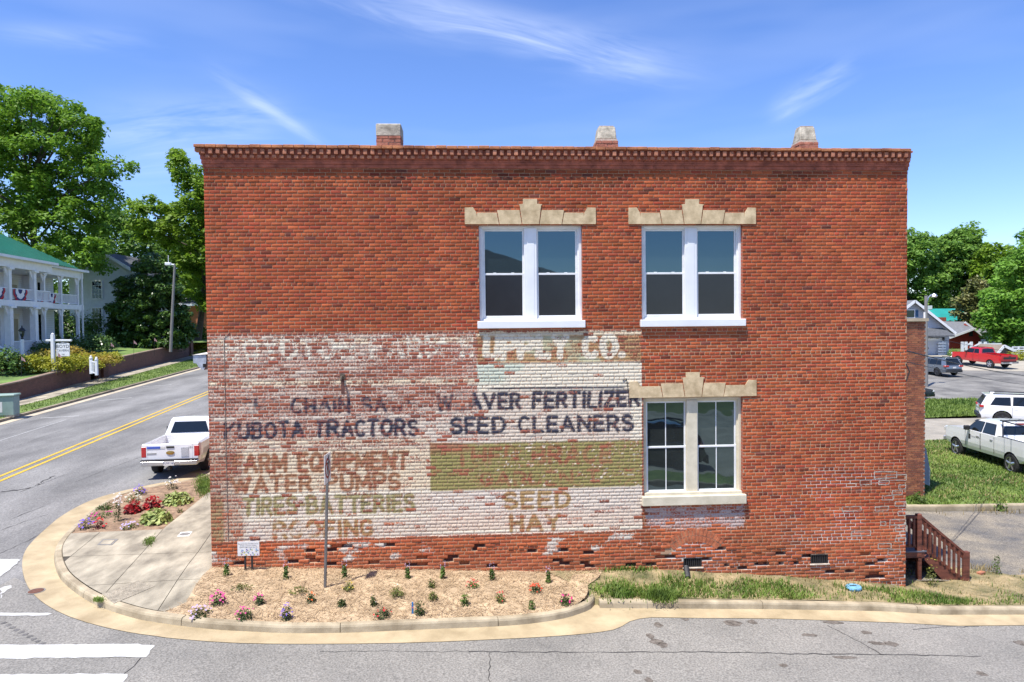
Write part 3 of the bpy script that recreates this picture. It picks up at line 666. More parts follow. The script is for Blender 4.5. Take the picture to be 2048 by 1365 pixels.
def brick_mat(name):
    m = bpy.data.materials.new(name); m.use_nodes = True; nt = m.node_tree; L = nt.links; bs = nt.nodes['Principled BSDF']
    a1 = nn(nt,'ShaderNodeAttribute', attribute_name='bcol'); a2 = nn(nt,'ShaderNodeAttribute', attribute_name='paint')
    geo = nn(nt,'ShaderNodeNewGeometry')
    def noise(sc, det, ro=.6):
        n = nn(nt,'ShaderNodeTexNoise'); n.inputs['Scale'].default_value = sc; n.inputs['Detail'].default_value = det; n.inputs['Roughness'].default_value = ro
        L.new(geo.outputs['Position'], n.inputs['Vector']); return n.outputs[0]
    def mr(v, a, b, c, d):
        n = nn(nt,'ShaderNodeMapRange'); L.new(v, n.inputs['Value'])
        for k, x in zip(('From Min','From Max','To Min','To Max'), (a,b,c,d)): n.inputs[k].default_value = x
        return n.outputs[0]
    def scale(c, f):
        n = nn(nt,'ShaderNodeVectorMath', operation='SCALE'); L.new(c, n.inputs[0]); L.new(f, n.inputs['Scale']); return n.outputs[0]
    grain = mr(noise(38,4), .25,.75,.72,1.28); soot = mr(noise(.9,5), .35,.7,.86,1.10)
    base = scale(scale(a1.outputs['Color'], grain), soot)
    # paint flakes off in small spots where the coverage is low
    fl = noise(26,5,.68)
    ad = nn(nt,'ShaderNodeMath', operation='ADD'); L.new(a2.outputs['Alpha'], ad.inputs[0]); L.new(mr(fl,.25,.75,-.5,.5), ad.inputs[1])
    msk = mr(ad.outputs[0], .30,.66,0,1)
    pc = scale(a2.outputs['Color'], mr(noise(60,3), .3,.7,.86,1.10))
    gate = mr(a2.outputs['Alpha'], .0,.10,0,1)
    mg = nn(nt,'ShaderNodeMath', operation='MULTIPLY'); L.new(msk, mg.inputs[0]); L.new(gate, mg.inputs[1])
    mx = nn(nt,'ShaderNodeMix', data_type='RGBA'); L.new(mg.outputs[0], mx.inputs[0]); L.new(base, mx.inputs[6]); L.new(pc, mx.inputs[7])
    L.new(mx.outputs[2], bs.inputs['Base Color']); bs.inputs['Roughness'].default_value = .88; bs.inputs['Specular IOR Level'].default_value = .25
    bp = nn(nt,'ShaderNodeBump'); bp.inputs['Strength'].default_value = .55; bp.inputs['Distance'].default_value = .012
    L.new(noise(75,4), bp.inputs['Height']); L.new(bp.outputs[0], bs.inputs['Normal'])
    return m
m_brick = brick_mat('brick_and_paint')
m_sidebrick = None
bld = root('brick_building', 'two-storey red brick corner store with faded painted advertising wall', 'building', (0, 0, 0))
# ---- lay the bricks
NZ0 = int(round((-.95)/COURSE)); NZ1 = int(TOPZ/COURSE)
bricks = []   # x0,x1,z0,z1,y,colour,spalled
for c in range(NZ0, NZ1+1):
    z0 = c*COURSE; z1 = z0+COURSE-MJ; zc = (z0+z1)/2
    header = (c % 7 == 3)
    L = BL/2 if header else BL
    off = (0 if c % 2 else BL/2) if not header else BL/4
    xs = -off
    iv = []
    cuts = [(a, b) for a, b, u, v in HOLES if u < zc < v]
    while xs < WW:
        jl = rng.normal()*.006
        a, b = max(0.0, xs), min(WW, xs+L-MJ+jl*.5)
        xs += L+jl*.3
        if b-a < .03: continue
        if zc < wall_base((a+b)/2)-.12: continue
        segs = [(a, b)]
        for ca, cb in cuts:
            ns = []
            for p, q in segs:
                if q <= ca or p >= cb: ns.append((p, q))
                else:
                    if ca-p > .03: ns.append((p, ca-.002))
                    if q-cb > .03: ns.append((cb+.002, q))
            segs = ns
        for p, q in segs: bricks.append((p, q, z0, z1, header))
bk = np.array([b[:4] for b in bricks]); hd = np.array([b[4] for b in bricks]); NB = len(bk)
xc, zc = (bk[:,0]+bk[:,1])/2, (bk[:,2]+bk[:,3])/2
rv = rng.random(NB); r2v = rng.random(NB)
hgt = zc - np.array([wall_base(x) for x in xc])
base = np.array([(.345,.075,.030)])*(.84+.32*rng.random((NB,1)))
base *= np.array([1,1,1]) + rng.normal(size=(NB,3))*np.array([.03,.07,.07])
orange = rv < .30; base[orange] = np.array((.39,.095,.035))*(.85+.3*r2v[orange,None])
dark = (rv > .955) | (hd & (rv > .72)); base[dark] = np.array((.25,.058,.030))*(.6+.7*r2v[dark,None])
black = rv > .992; base[black] = np.array((.17,.05,.033))*(.7+.6*r2v[black,None])
# the older, softer bricks of the signed part are browner; low courses oranger
inS = (xc < 8.73) & (zc < 4.70) & (zc > .5)
base[inS] = base[inS]*.45+np.array((.25,.105,.075))*.55*(.8+.4*rng.random((inS.sum(),1)))
lowb = hgt < 1.2; base[lowb] = base[lowb]*.7 + np.array((.44,.145,.06))*.3
base[hgt < .28] = base[hgt < .28]*.75 + np.array((.24,.11,.06))*.25
lsv = fbm(xc*.35, zc*.5, 201); base *= (.74+.40*lsv+.14*fbm(xc*1.4, zc*2.2, 207))[:, None]
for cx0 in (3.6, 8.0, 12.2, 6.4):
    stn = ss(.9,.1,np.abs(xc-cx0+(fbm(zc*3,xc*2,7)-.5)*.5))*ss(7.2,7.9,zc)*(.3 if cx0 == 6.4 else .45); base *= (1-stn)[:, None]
for cx0, zt in ((5.5,4.7),(7.4,4.7),(8.85,1.0),(10.75,4.7),(10.85,1.0)):
    stn = ss(.22,.02,np.abs(xc-cx0+(fbm(zc*2,xc*3,9)-.5)*.2))*ss(zt,zt-.1,zc)*ss(zt-1.6,zt-.3,zc)*.35; base *= (1-stn)[:, None]
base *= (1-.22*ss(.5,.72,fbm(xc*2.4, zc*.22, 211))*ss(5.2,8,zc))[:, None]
base = np.clip(base, .01, .8)
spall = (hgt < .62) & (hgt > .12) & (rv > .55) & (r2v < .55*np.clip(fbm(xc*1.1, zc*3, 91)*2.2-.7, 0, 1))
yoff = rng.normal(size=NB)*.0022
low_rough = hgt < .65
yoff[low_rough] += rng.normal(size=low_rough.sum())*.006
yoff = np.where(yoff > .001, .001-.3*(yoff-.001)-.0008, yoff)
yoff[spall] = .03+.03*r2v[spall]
# arch over the bricked-up cellar opening: no plain bricks where its ring stands
acx, acz = 9.84, -.43
rad = np.hypot(xc-acx, zc-acz)
ring = (rad > .70) & (rad < .95) & (np.abs(xc-acx) < .62) & (zc > .02)
# corner decay on the right edge
def brick_geo(sel, nx, nz):
    """bricks as chamfered blocks with an nx x nz front grid"""
    n = len(sel); X0, X1, Z0, Z1 = (bk[sel, i][:, None] for i in range(4))
    Y = yoff[sel][:, None]
    u = np.linspace(0, 1, nx+1); w = np.linspace(0, 1, nz+1)
    U, Wd = np.meshgrid(u, w, indexing='ij'); U, Wd = U.ravel()[None], Wd.ravel()[None]
    ch = .0035+.0035*rng.random((n, 1))
    fx = X0+ch+(X1-X0-2*ch)*U; fz = Z0+ch+(Z1-Z0-2*ch)*Wd
    fx = fx+rng.normal(size=fx.shape)*.0012; fz = fz+rng.normal(size=fz.shape)*.0012
    fy = np.repeat(Y, fx.shape[1], 1)+rng.normal(size=fx.shape)*.0009
    idx = np.arange((nx+1)*(nz+1)).reshape(nx+1, nz+1)
    per = [idx[i,0] for i in range(nx)]+[idx[nx,j] for j in range(nz)]+[idx[i,nz] for i in range(nx,0,-1)]+[idx[0,j] for j in range(nz,0,-1)]
    pu = U[0][per]; pw = Wd[0][per]; k = len(per)
    ex = X0+(X1-X0)*pu[None]; ez = Z0+(Z1-Z0)*pw[None]
    jx = rng.normal(size=ex.shape)*.0014; ey = Y+.0035+0*ex
    by = np.full(ex.shape, .032)+np.maximum(Y, 0)
    V = np.concatenate([np.stack([fx,fy,fz],-1), np.stack([ex+jx,ey,ez+jx],-1), np.stack([ex,by,ez],-1)], 1)
    nv = V.shape[1]; nf = (nx+1)*(nz+1)
    F = [(idx[i,j], idx[i+1,j], idx[i+1,j+1], idx[i,j+1]) for i in range(nx) for j in range(nz)]
    for a in range(k):
        b = (a+1) % k
        F.append((nf+a, nf+b, per[b], per[a])); F.append((nf+k+a, nf+k+b, nf+b, nf+a))
    return V, np.array(F), nv
def brick_attrs(sel, V):
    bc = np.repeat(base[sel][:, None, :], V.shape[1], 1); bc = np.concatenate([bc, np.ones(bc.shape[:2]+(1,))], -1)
    pt = paint(V[..., 0], V[..., 2]); j = rng.normal(size=(len(sel), 1))*.13; j[rng.random((len(sel), 1)) < .05] -= .45
    pt[..., 3] = np.where(pt[..., 3] > .08, np.clip(pt[..., 3]+j, .0, 1), pt[..., 3]); return bc, pt
yoff[ring] = .013
alive = np.where(np.ones(NB, bool) & ~(spall & (r2v < .25)))[0]
dist = np.hypot(np.hypot(xc-CAM[0], zc-CAM[2]), CAM[1])
# the 300 nearest bricks are pieces of their own
near300 = set(alive[np.argsort(dist[alive])[:300]].tolist())
painted = (xc < 8.85) & (zc < 4.75) & (zc > .02) | ((xc > 8.7) & (xc < 11) & (zc < 1.15) & (zc > .35))
wallp = B(); 
allV, allF, allB, allP = [], [], [], []; nbase = 0
singles = []
for grp, nx, nz in ((painted & ~hd, 8, 2), (painted & hd, 4, 2), (~painted, 1, 1)):
    sel = np.array([i for i in alive if grp[i]])
    if len(sel) == 0: continue
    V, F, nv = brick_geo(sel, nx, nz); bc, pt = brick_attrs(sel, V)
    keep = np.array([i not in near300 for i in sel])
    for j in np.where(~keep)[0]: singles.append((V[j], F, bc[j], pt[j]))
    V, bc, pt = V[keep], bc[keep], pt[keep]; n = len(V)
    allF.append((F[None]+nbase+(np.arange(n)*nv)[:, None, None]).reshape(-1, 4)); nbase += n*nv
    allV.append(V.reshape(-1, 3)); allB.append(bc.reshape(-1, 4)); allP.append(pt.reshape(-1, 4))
front = B().box((0,.36,-1.3),(WW,.40,7.95))
# mortar face with recesses where bricks are missing
fx = np.unique(np.round(np.r_[np.arange(0,8.83,.0365), np.arange(8.83,WW,.073), WW, [v for h in HOLES for v in h[:2]]], 4))
fz = np.unique(np.round(np.r_[np.array([k*COURSE+d for k in range(-16,9) for d in (-.001,.0295,.060)]), np.arange(.6,4.78,.0275), np.arange(4.78,8.1,.0705), 8.1, [v for h in HOLES for v in h[2:]]], 4))
MX, MZ = np.meshgrid(fx, fz, indexing='ij'); MY = np.full(MX.shape, .0035)+.003*ss(4.5,5.5,MZ)+(fbm(MX*9, MZ*9, 3)-.5)*.004
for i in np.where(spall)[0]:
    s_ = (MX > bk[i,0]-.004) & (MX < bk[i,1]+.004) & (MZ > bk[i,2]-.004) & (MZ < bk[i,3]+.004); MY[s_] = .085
nzv = len(fz); cxm = (fx[:-1]+fx[1:])/2; czm = (fz[:-1]+fz[1:])/2
ok = np.ones((len(cxm), len(czm)), bool)
for a, b, u, v in HOLES: ok &= ~((cxm[:, None] > a) & (cxm[:, None] < b) & (czm[None] > u) & (czm[None] < v))
I, J = np.where(ok); Qm = np.stack([I*nzv+J, (I+1)*nzv+J, (I+1)*nzv+J+1, I*nzv+J+1], -1)
MV = np.stack([MX, MY, MZ], -1).reshape(-1, 3)
mc = np.array((.43,.27,.165))*(.75+.5*fbm(MV[:,0]*2, MV[:,2]*2, 8))[:, None]
up_ = ss(4.6,5.2,MV[:,2])*.5; mc = mc*(1-up_[:,None])+np.array((.33,.17,.10))*up_[:,None]
# pale repointing on the right hand corner and low right
rp = ss(.50,.62,fbm(MV[:,0]*1.6, MV[:,2]*3.2, 101))*ss(11.0,13.0,MV[:,0])*ss(2.0,1.4,MV[:,2])
rp = np.maximum(rp, ss(.46,.58,fbm(MV[:,0]*2, MV[:,2]*4, 103))*ss(8.9,9.6,MV[:,0])*ss(.12,.0,MV[:,2])*.9)
rp = np.maximum(rp, ss(.70,.67,np.hypot(MV[:,0]-acx,MV[:,2]-acz))*ss(-.22,-.1,MV[:,2]))
mc = mc*(1-rp[:,None])+np.array((.62,.56,.48))*rp[:,None]
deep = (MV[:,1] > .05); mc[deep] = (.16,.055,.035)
mc = np.concatenate([mc, np.ones((len(mc),1))], -1)
mpt = paint(MV[:,0], MV[:,2]); mlu = (mpt[:,3] > .08) & (MV[:,0] < 5.34) & (MV[:,2] > 2.3); mpt[mlu,3] = np.maximum(mpt[mlu,3], .52); hi = ss(.66,.85,mpt[:,3])*(~mlu); mpt[:,3] = np.clip(mpt[:,3]*1.35+.08*(mpt[:,3] > .1), 0, 1)*(1-hi)+hi*.50
wall = npmesh('front_wall', MV, Qm, m_brick, {'bcol': mc, 'paint': mpt}, parent=bld)
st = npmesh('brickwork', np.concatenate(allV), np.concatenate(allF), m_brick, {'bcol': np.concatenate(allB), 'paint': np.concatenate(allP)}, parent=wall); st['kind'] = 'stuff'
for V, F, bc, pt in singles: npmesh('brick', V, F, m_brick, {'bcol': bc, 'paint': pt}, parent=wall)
# pale mortar smears on old repairs around single bricks, near the right edge
def smear(px0, py0, px1, py1):
    a = atY(px0, py0, 0); b = atY(px1, py1, 0); x0, x1, z1, z0 = a[0], b[0], a[2], b[2]; w = .02; bb = B()
    for p, q in (((x0,z0),(x1,z0)),((x0,z1),(x1,z1)),((x0,z0),(x0,z1)),((x1,z0),(x1,z1))):
        n = 6; pts = [(p[0]+(q[0]-p[0])*i/n+rng.normal()*.004, p[1]+(q[1]-p[1])*i/n+rng.normal()*.004) for i in range(n+1)]
        for i in range(n):
            (ax, az), (bx, bz) = pts[i], pts[i+1]; d = np.array((bx-ax, bz-az)); d /= np.linalg.norm(d)+1e-9; o = np.array((-d[1], d[0]))*w/2*(.7+.6*rng.random())
            yy = -.004
            bb.add([(ax-o[0],yy,az-o[1]),(bx-o[0],yy,bz-o[1]),(bx+o[0],yy-.004,bz+o[1]),(ax+o[0],yy-.004,az+o[1])],[(0,1,2,3)])
    return bb
m_smear = mat('mortar_smear', (.52,.44,.35), .9, .2, 12, bump=.5, bscale=70)
sb = B()
for q in ((1720,961,1742,969),(1757,962,1778,969),(1684,1014,1722,1022),(1703,1063,1741,1071),(1748,944,1793,956),(1750,1014,1776,1022),(1764,992,1786,1000),(1784,982,1804,989),(1790,1004,1812,1012),(1761,1044,1771,1051),(1796,1023,1811,1031),(1780,1040,1811,1049),(1790,1055,1811,1062),(1756,1088,1782,1097),(1790,1076,1811,1083),(1776,1100,1800,1110),(1772,950,1812,961),(1797,970,1811,978)):
    s_ = smear(*q); n = len(sb.v); sb.v += s_.v; sb.f += [tuple(i+n for i in f) for f in s_.f]
o = sb.part('mortar_repair', m_smear, wall, fix=False); o['kind'] = 'stuff'
# segmental arch of header bricks over the bricked-up opening
m_arch = mat('arch_brick', (.40,.11,.052), .88, .3, 9, c2=(.48,.15,.065), bump=.4, bscale=80)
for R0, R1, da in ((.69,.815,5.9),(.83,.955,5.0)):
    a = 49.0
    while a < 130:
        a0, a1 = R_(a), R_(a+da-.9)
        P = [(acx+r*math.cos(t), acz+r*math.sin(t)) for r, t in ((R0,a0),(R1,a0),(R1,a1),(R0,a1))]
        B().prism(P, lambda x, z, t: (x, t, z), -.004+rng.normal()*.002, .03).part('arch_brick', m_arch, wall); a += da
# ---- other walls, roof
def brick_tex_mat(name, c1, c2, mortar, rz=0.0, bw=.2145, rh=.0705):
    m = bpy.data.materials.new(name); m.use_nodes = True; nt = m.node_tree; L = nt.links; bs = nt.nodes['Principled BSDF']
    geo = nn(nt,'ShaderNodeNewGeometry'); sp_ = nn(nt,'ShaderNodeSeparateXYZ'); L.new(geo.outputs['Position'], sp_.inputs[0])
    cb = nn(nt,'ShaderNodeCombineXYZ'); ad = nn(nt,'ShaderNodeMath', operation='ADD'); L.new(sp_.outputs[0], ad.inputs[0]); L.new(sp_.outputs[1], ad.inputs[1])
    L.new(ad.outputs[0], cb.inputs[0]); L.new(sp_.outputs[2], cb.inputs[1])
    bt = nn(nt,'ShaderNodeTexBrick'); L.new(cb.outputs[0], bt.inputs['Vector'])
    bt.inputs['Color1'].default_value = (*c1,1); bt.inputs['Color2'].default_value = (*c2,1); bt.inputs['Mortar'].default_value = (*mortar,1)
    bt.inputs['Scale'].default_value = 1; bt.inputs['Brick Width'].default_value = bw; bt.inputs['Row Height'].default_value = rh; bt.inputs['Mortar Size'].default_value = .006; bt.inputs['Bias'].default_value = -.1
    n = nn(nt,'ShaderNodeTexNoise'); n.inputs['Scale'].default_value = 3; L.new(geo.outputs['Position'], n.inputs['Vector'])
    mr = nn(nt,'ShaderNodeMapRange'); mr.inputs['To Min'].default_value = .7; mr.inputs['To Max'].default_value = 1.3; L.new(n.outputs[0], mr.inputs['Value'])
    sc = nn(nt,'ShaderNodeVectorMath', operation='SCALE'); L.new(bt.outputs['Color'], sc.inputs[0]); L.new(mr.outputs[0], sc.inputs['Scale']); L.new(sc.outputs[0], bs.inputs['Base Color'])
    bp = nn(nt,'ShaderNodeBump'); bp.inputs['Strength'].default_value = .8; bp.inputs['Distance'].default_value = .01; bp.invert = True
    L.new(bt.outputs['Fac'], bp.inputs['Height']); L.new(bp.outputs[0], bs.inputs['Normal']); bs.inputs['Roughness'].default_value = .9
    MATS[name] = m; return m
m_side = brick_tex_mat('side_brick', (.40,.095,.05), (.27,.07,.042), (.33,.24,.18))
m_roof = mat('roof_tar', (.06,.06,.06), .9, .3, 1)
DEP = 22.0
B().box((0,.034,-1.3),(.36,DEP,7.98)).part('side_wall', m_side, bld); B().box((WW-.36,.034,-1.5),(WW,DEP,7.98)).part('side_wall', m_side, bld)
B().box((.36,DEP-.36,-1.3),(WW-.36,DEP,7.98)).part('rear_wall', m_side, bld)
B().box((.1,.1,7.98),(WW-.1,DEP-.1,8.04)).part('roof', m_roof, bld)
# inner face behind the openings so that the rooms stay dark
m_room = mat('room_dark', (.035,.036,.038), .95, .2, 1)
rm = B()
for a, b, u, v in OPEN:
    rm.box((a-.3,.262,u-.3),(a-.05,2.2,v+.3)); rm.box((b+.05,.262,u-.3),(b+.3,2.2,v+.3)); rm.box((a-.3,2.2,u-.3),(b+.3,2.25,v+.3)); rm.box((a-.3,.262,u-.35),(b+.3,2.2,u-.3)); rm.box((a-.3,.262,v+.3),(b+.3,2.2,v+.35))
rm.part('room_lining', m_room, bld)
rev = B()
for a, b, u, v in OPEN:      # brick reveals
    rev.box((a-.02,.0095,u),(a,.26,v)); rev.box((b,.0095,u),(b+.02,.26,v)); rev.box((a,.0095,v),(b,.26,v+.02)); rev.box((a,.0095,u-.02),(b,.26,u))
rev.part('window_reveal', m_side, bld)
# ---- cornice: corbelled courses, two rows of dentils, cap bricks
m_cbr = mat('cornice_brick', (.27,.075,.045), .9, .35, 4.5, c2=(.36,.105,.06), bump=.45, bscale=60)
m_cbr2 = mat('dentil_brick', (.33,.115,.065), .9, .32, 3.7, c2=(.43,.18,.105), bump=.4, bscale=60)
m_cap = mat('cap_brick', (.33,.115,.06), .92, .45, 2.4, c2=(.40,.16,.07), bump=.5, bscale=50)
cor = B()
for z0, z1, o in ((7.975,8.045,.012),(8.047,8.130,.030),(8.132,8.215,.045),(8.217,8.325,.062),(8.327,8.36,.095)):
    cor.box((-o,-o,z0),(WW+o*.5,.30,z1)); cor.box((-o,.30,z0),(.30,DEP,z1)); cor.box((WW-.30,.30,z0),(WW+o*.5,DEP,z1))
cornice = cor.part('cornice', m_cbr, bld)
# individual bricks of the corbel courses
def block(w, d, h, ch=.004):
    b = B(); b.box((0,0,0),(w,d,h)); me = b.mesh('block'); bm = bmesh.new(); bm.from_mesh(me)
    bmesh.ops.recalc_face_normals(bm, faces=bm.faces[:]); bmesh.ops.bevel(bm, geom=bm.edges[:], offset=ch, segments=1, affect='EDGES'); bm.to_mesh(me); bm.free(); return me
def rowbricks(name, me, m, xs, y, z, jy=.003, jz=.001):
    if len(me.materials) == 0: me.materials.append(m)
    for x in xs:
        o = bpy.data.objects.new(name, me); COL.objects.link(o); o.parent = cornice
        o.location = (x, y+rng.normal()*jy, z+rng.normal()*jz); o.rotation_euler = (0, 0, rng.normal()*.01)
cbs = B()
for c in range(2):
    z = 7.978+c*.0
for z, o, L0 in ((7.980,.012,0),(8.051,.030,.5),(8.092,.030,0),(8.136,.045,.5)):
    x = -.02-L0*.1
    while x < WW+.02:
        a, b = max(x, -o), min(x+.203, WW+o*.4); 
        if b-a > .03: cbs.box((a, -o-.006+rng.normal()*.002, z+.003), (b, -o+.03, z+(.062 if z < 8.0 else .036 if z in (8.051,8.092) else .074)))
        x += .2145
o = cbs.part('corbel_bricks', m_cbr, cornice); o['kind'] = 'stuff'
xs1 = np.arange(.0, WW-.05, .1425)
rowbricks('dentil_brick', block(.074,.10,.094), m_cbr2, xs1, -.128, 8.224)
rowbricks('dentil_brick', block(.082,.08,.058), m_cbr2, xs1+.07, -.092, 8.150)
rowbricks('cap_brick', block(.207,.32,.058,.007), m_cap, np.arange(-.13, WW-.05, .2135), -.150, 8.338, jz=.003)
rowbricks('end_brick', block(.11,.11,.07,.006), m_cap, [-.12,-.11], -.12, 8.262)
# ---- limestone lintels
m_stone = mat('limestone', (.50,.365,.20), .85, .22, 5, c2=(.58,.45,.275), bump=.25, bscale=60, fine=.10, fscale=130)
m_stone_p = mat('painted_stone', (.58,.52,.38), .75, .10, 4, c2=(.62,.56,.43), bump=.15, bscale=40, fine=.05)
def lintel(x0, x1, zb, parent, m):
    """seven blocks: stepped key, two pairs of voussoirs, raised ends"""
    c = (x0+x1)/2; k = (x1-x0)/2.66
    def X(u): return c+u*k
    L_ = [[(-.17,0),(.17,0),(.215,.40),(.235,.40),(.235,.42),(.135,.43),(.135,.535),(-.155,.535),(-.155,.43),(-.235,.42),(-.22,.38)]]
    for s in (-1, 1):
        L_ += [[(s*.18,0),(s*.63,0),(s*.68,.30),(s*.225,.30)], [(s*.64,0),(s*1.06,0),(s*1.09,.01),(s*1.08,.245),(s*.685,.245)], [(s*1.065,0),(s*1.33,0),(s*1.33,.35),(s*1.16,.355),(s*1.095,.245)]]
    for P in L_:
        P = [(X(a), zb+b*.96) for a, b in P]; cx = sum(p[0] for p in P)/len(P); cz = sum(p[1] for p in P)/len(P)
        P = [(cx+(a-cx)*.992, cz+(b-cz)*.992) for a, b in P]
        B().prism(P, lambda x, z, t: (x, t, z), -.016-rng.random()*.006, .05).part('lintel_stone', m, parent)
# ---- windows
m_vinyl = mat('white_vinyl', (.72,.725,.73), .35, .10, 3, bump=.06, bscale=9)
m_alu = mat('white_metal_wrap', (.74,.75,.765), .30, .05, 2, bump=.12, bscale=7)
m_gl = glassmat('window_glass', (.010,.016,.019), 2.15, wav=.012); m_glw = glassmat('window_glass_wavy', (.022,.026,.025), 2.1, wav=.05)
m_screen = mat('insect_screen', (.020,.021,.023), .22, .10, 2, spec=.5)
def frame(b, x0, x1, z0, z1, w, y0, y1):
    b.box((x0,y0,z0),(x0+w,y1,z1)); b.box((x1-w,y0,z0),(x1,y1,z1)); b.box((x0+w,y0,z1-w),(x1-w,y1,z1)); b.box((x0+w,y0,z0),(x1-w,y1,z0+w))
def window(x0, x1, z0, z1, upper):
    w = B(); frame(w, x0, x1, z0, z1, .06, .09, .25)
    fr = w.part('window', m_vinyl if upper else m_stone_p, bld, bevel=.006)
    q = B(); frame(q, x0+.06, x1-.06, z0+.06, z1-.06, .028, .13, .24); q.part('inner_frame', m_vinyl if upper else m_stone_p, fr)
    c = (x0+x1)/2; mwid = .15
    if upper: B().box((c-mwid+.02,.097,z0+.06),(c+mwid-.02,.25,z1-.06)).part('mullion', m_alu, fr, bevel=.008); B().box((c-.075,.091,z0+.065),(c+.075,.095,z1-.065)).part('mullion_face', m_alu, fr)
    else: B().box((c-.115,.08,z0+.005),(c+.115,.25,z1-.065)).part('mullion', m_stone_p, fr, bevel=.006)
    for s in (-1, 1):
        a, b = (x0+.088, c-mwid+.02) if s < 0 else (c+mwid-.02, x1-.088)
        if not upper: a, b = (x0+.088, c-.115) if s < 0 else (c+.115, x1-.088)
        u, v = z0+.088, z1-.088; zm = (u+v)/2-.01
        t = B(); frame(t, a, b, zm-.02, v, .034, .16, .195); t.part('upper_sash', m_vinyl, fr, bevel=.004)
        t = B(); frame(t, a, b, u, zm+.02, .040, .14, .175); t.part('lower_sash', m_vinyl, fr, bevel=.004)
        if upper:
            B().box((a+.03,.175,zm),(b-.03,.181,v-.03)).part('pane', m_gl, fr)
            B().box((a+.035,.163,u+.03),(b-.035,.169,zm)).part('pane', m_gl, fr)
            B().box((a+.022,.143,u+.02),(b-.022,.146,zm-.022)).part('insect_screen', m_screen, fr)
            for d in (.28,.72):
                xx = a+(b-a)*d; B().box((xx-.03,.143,zm+.02),(xx+.03,.157,zm+.032)).part('sash_lock', m_vinyl, fr)
        else:
            B().box((a+.03,.177,zm),(b-.03,.183,v-.03)).part('pane', m_glw, fr); B().box((a+.035,.157,u+.03),(b-.035,.163,zm)).part('pane', m_glw, fr)
            mm = (a+b)/2
            B().box((mm-.009,.169,zm+.02),(mm+.009,.185,v-.03)).part('muntin', m_vinyl, fr); B().box((mm-.009,.150,u+.03),(mm+.009,.165,zm-.02)).part('muntin', m_vinyl, fr)
    if upper:
        B().box((x0-.045,-.075,z0-.13),(x1+.045,.16,z0+.02)).part('sill', m_alu, fr, bevel=.01)
    else:
        B().box((x0-.045,-.085,z0-.15),(x1+.05,.16,z0+.045)).part('sill', m_stone_p, fr, bevel=.012); B().box((x0+.02,.0,z0+.045),(x1-.02,.16,z0+.10)).part('sub_sill', m_stone_p, fr)
    lintel(c-1.335 if upper else c-1.345, c+1.335 if upper else c+1.335, z1-.002 if upper else z1+.01, fr, m_stone)
    return fr
window(5.40,7.51,4.88,6.86,True); window(8.74,10.86,4.88,6.86,True); window(8.76,10.86,1.20,3.28,False)
# ---- cellar vents
m_iron = mat('black_iron', (.022,.02,.02), .6, .3, 20); m_vb = mat('vent_dark', (.008,.008,.008), .9, .1, 3)
for a, b, u, v in VENT:
    g = B().box((a,.06,u),(b,.075,v)).part('vent', m_vb, bld)
    t = B(); frame(t, a, b, u, v, .014, .0, .03); t.part('vent_frame', m_iron, g)
    k = B()
    for i in range(9):
        x = a+.03+(b-a-.06)*i/8; k.box((x-.011,.012,u+.014),(x+.011,.03,v-.014))
    k.part('grille', m_iron, g)
    B().box((a-.02,-.03,u-.03),(b+.03,.05,u-.001)).part('vent_sill', m_smear, g, bevel=.006)
# ---- chimneys
m_cem = mat('cement_cap', (.33,.30,.235), .9, .3, 7, c2=(.42,.385,.31), bump=.5, bscale=30, fine=.12)
m_chb = mat('chimney_brick', (.34,.12,.075), .9, .3, 6, c2=(.42,.17,.11), bump=.4, bscale=50)
def chimney(xc, w, zb, z1, gable):
    y0 = .55; k = (13.866+y0)/13.866
    xc = CAM[0]+(xc-CAM[0])*k; w *= k; z1 = CAM[2]+(z1-CAM[2])*k; zt = CAM[2]+(zb-CAM[2])*k
    core = B().box((xc-w/2+.012,y0+.012,8.03),(xc+w/2-.012,y0+w-.012,zt)).part('chimney', m_smear, bld)
    z = 8.36; r = 0
    while z+.062 < zt+.02:
        for face in range(4):
            L = w+.0
            n = 2; o = (.0 if r % 2 else .5)
            segs = [(0,.5),(.5,1)] if r % 2 else [(0,.25),(.25,.75),(.75,1)]
            for s, e in segs:
                a, b = -w/2+w*s+.005, -w/2+w*e-.005; j = rng.normal()*.003
                if face == 0: q = B().box((xc+a,y0-.004+j,z),(xc+b,y0+.04,z+.060))
                elif face == 1: q = B().box((xc+w/2-.04,y0+w/2+a,z),(xc+w/2+.004+j,y0+w/2+b,z+.060))
                elif face == 2: q = B().box((xc-w/2-.004+j,y0+w/2+a,z),(xc-w/2+.04,y0+w/2+b,z+.060))
                else: q = B().box((xc+a,y0+w-.04,z),(xc+b,y0+w+.004,z+.060))
                q.part('chimney_brick', m_chb, core, bevel=.004)
        z += .0705; r += 1
    if not gable:
        B().box((xc-w/2-.008,y0-.012,zt+.002),(xc+w/2+.008,y0+w+.012,z1)).part('cement_cap', m_cem, core, bevel=.02)
    else:
        P = [(-w/2*.90,zt+.002),(w/2*.90,zt+.002),(w/2*.84,z1),(-w/2*.74,z1)]
        B().prism(P, lambda a, z, t: (xc+a, t+(z-zt)*(.25 if t < y0+.2 else -.25), z), y0+.02, y0+w-.02).part('cement_hood', m_cem, core, bevel=.015)
        B().box((xc-w/2*.66,y0+.10,z1-.03),(xc+w/2*.70,y0+w-.10,z1+.025)).part('hood_ridge', m_smear, core)
chimney(3.62, .485, 8.61, 8.865, False); chimney(8.04, .44, 8.60, 8.86, True); chimney(12.27, .40, 8.60, 8.89, True)
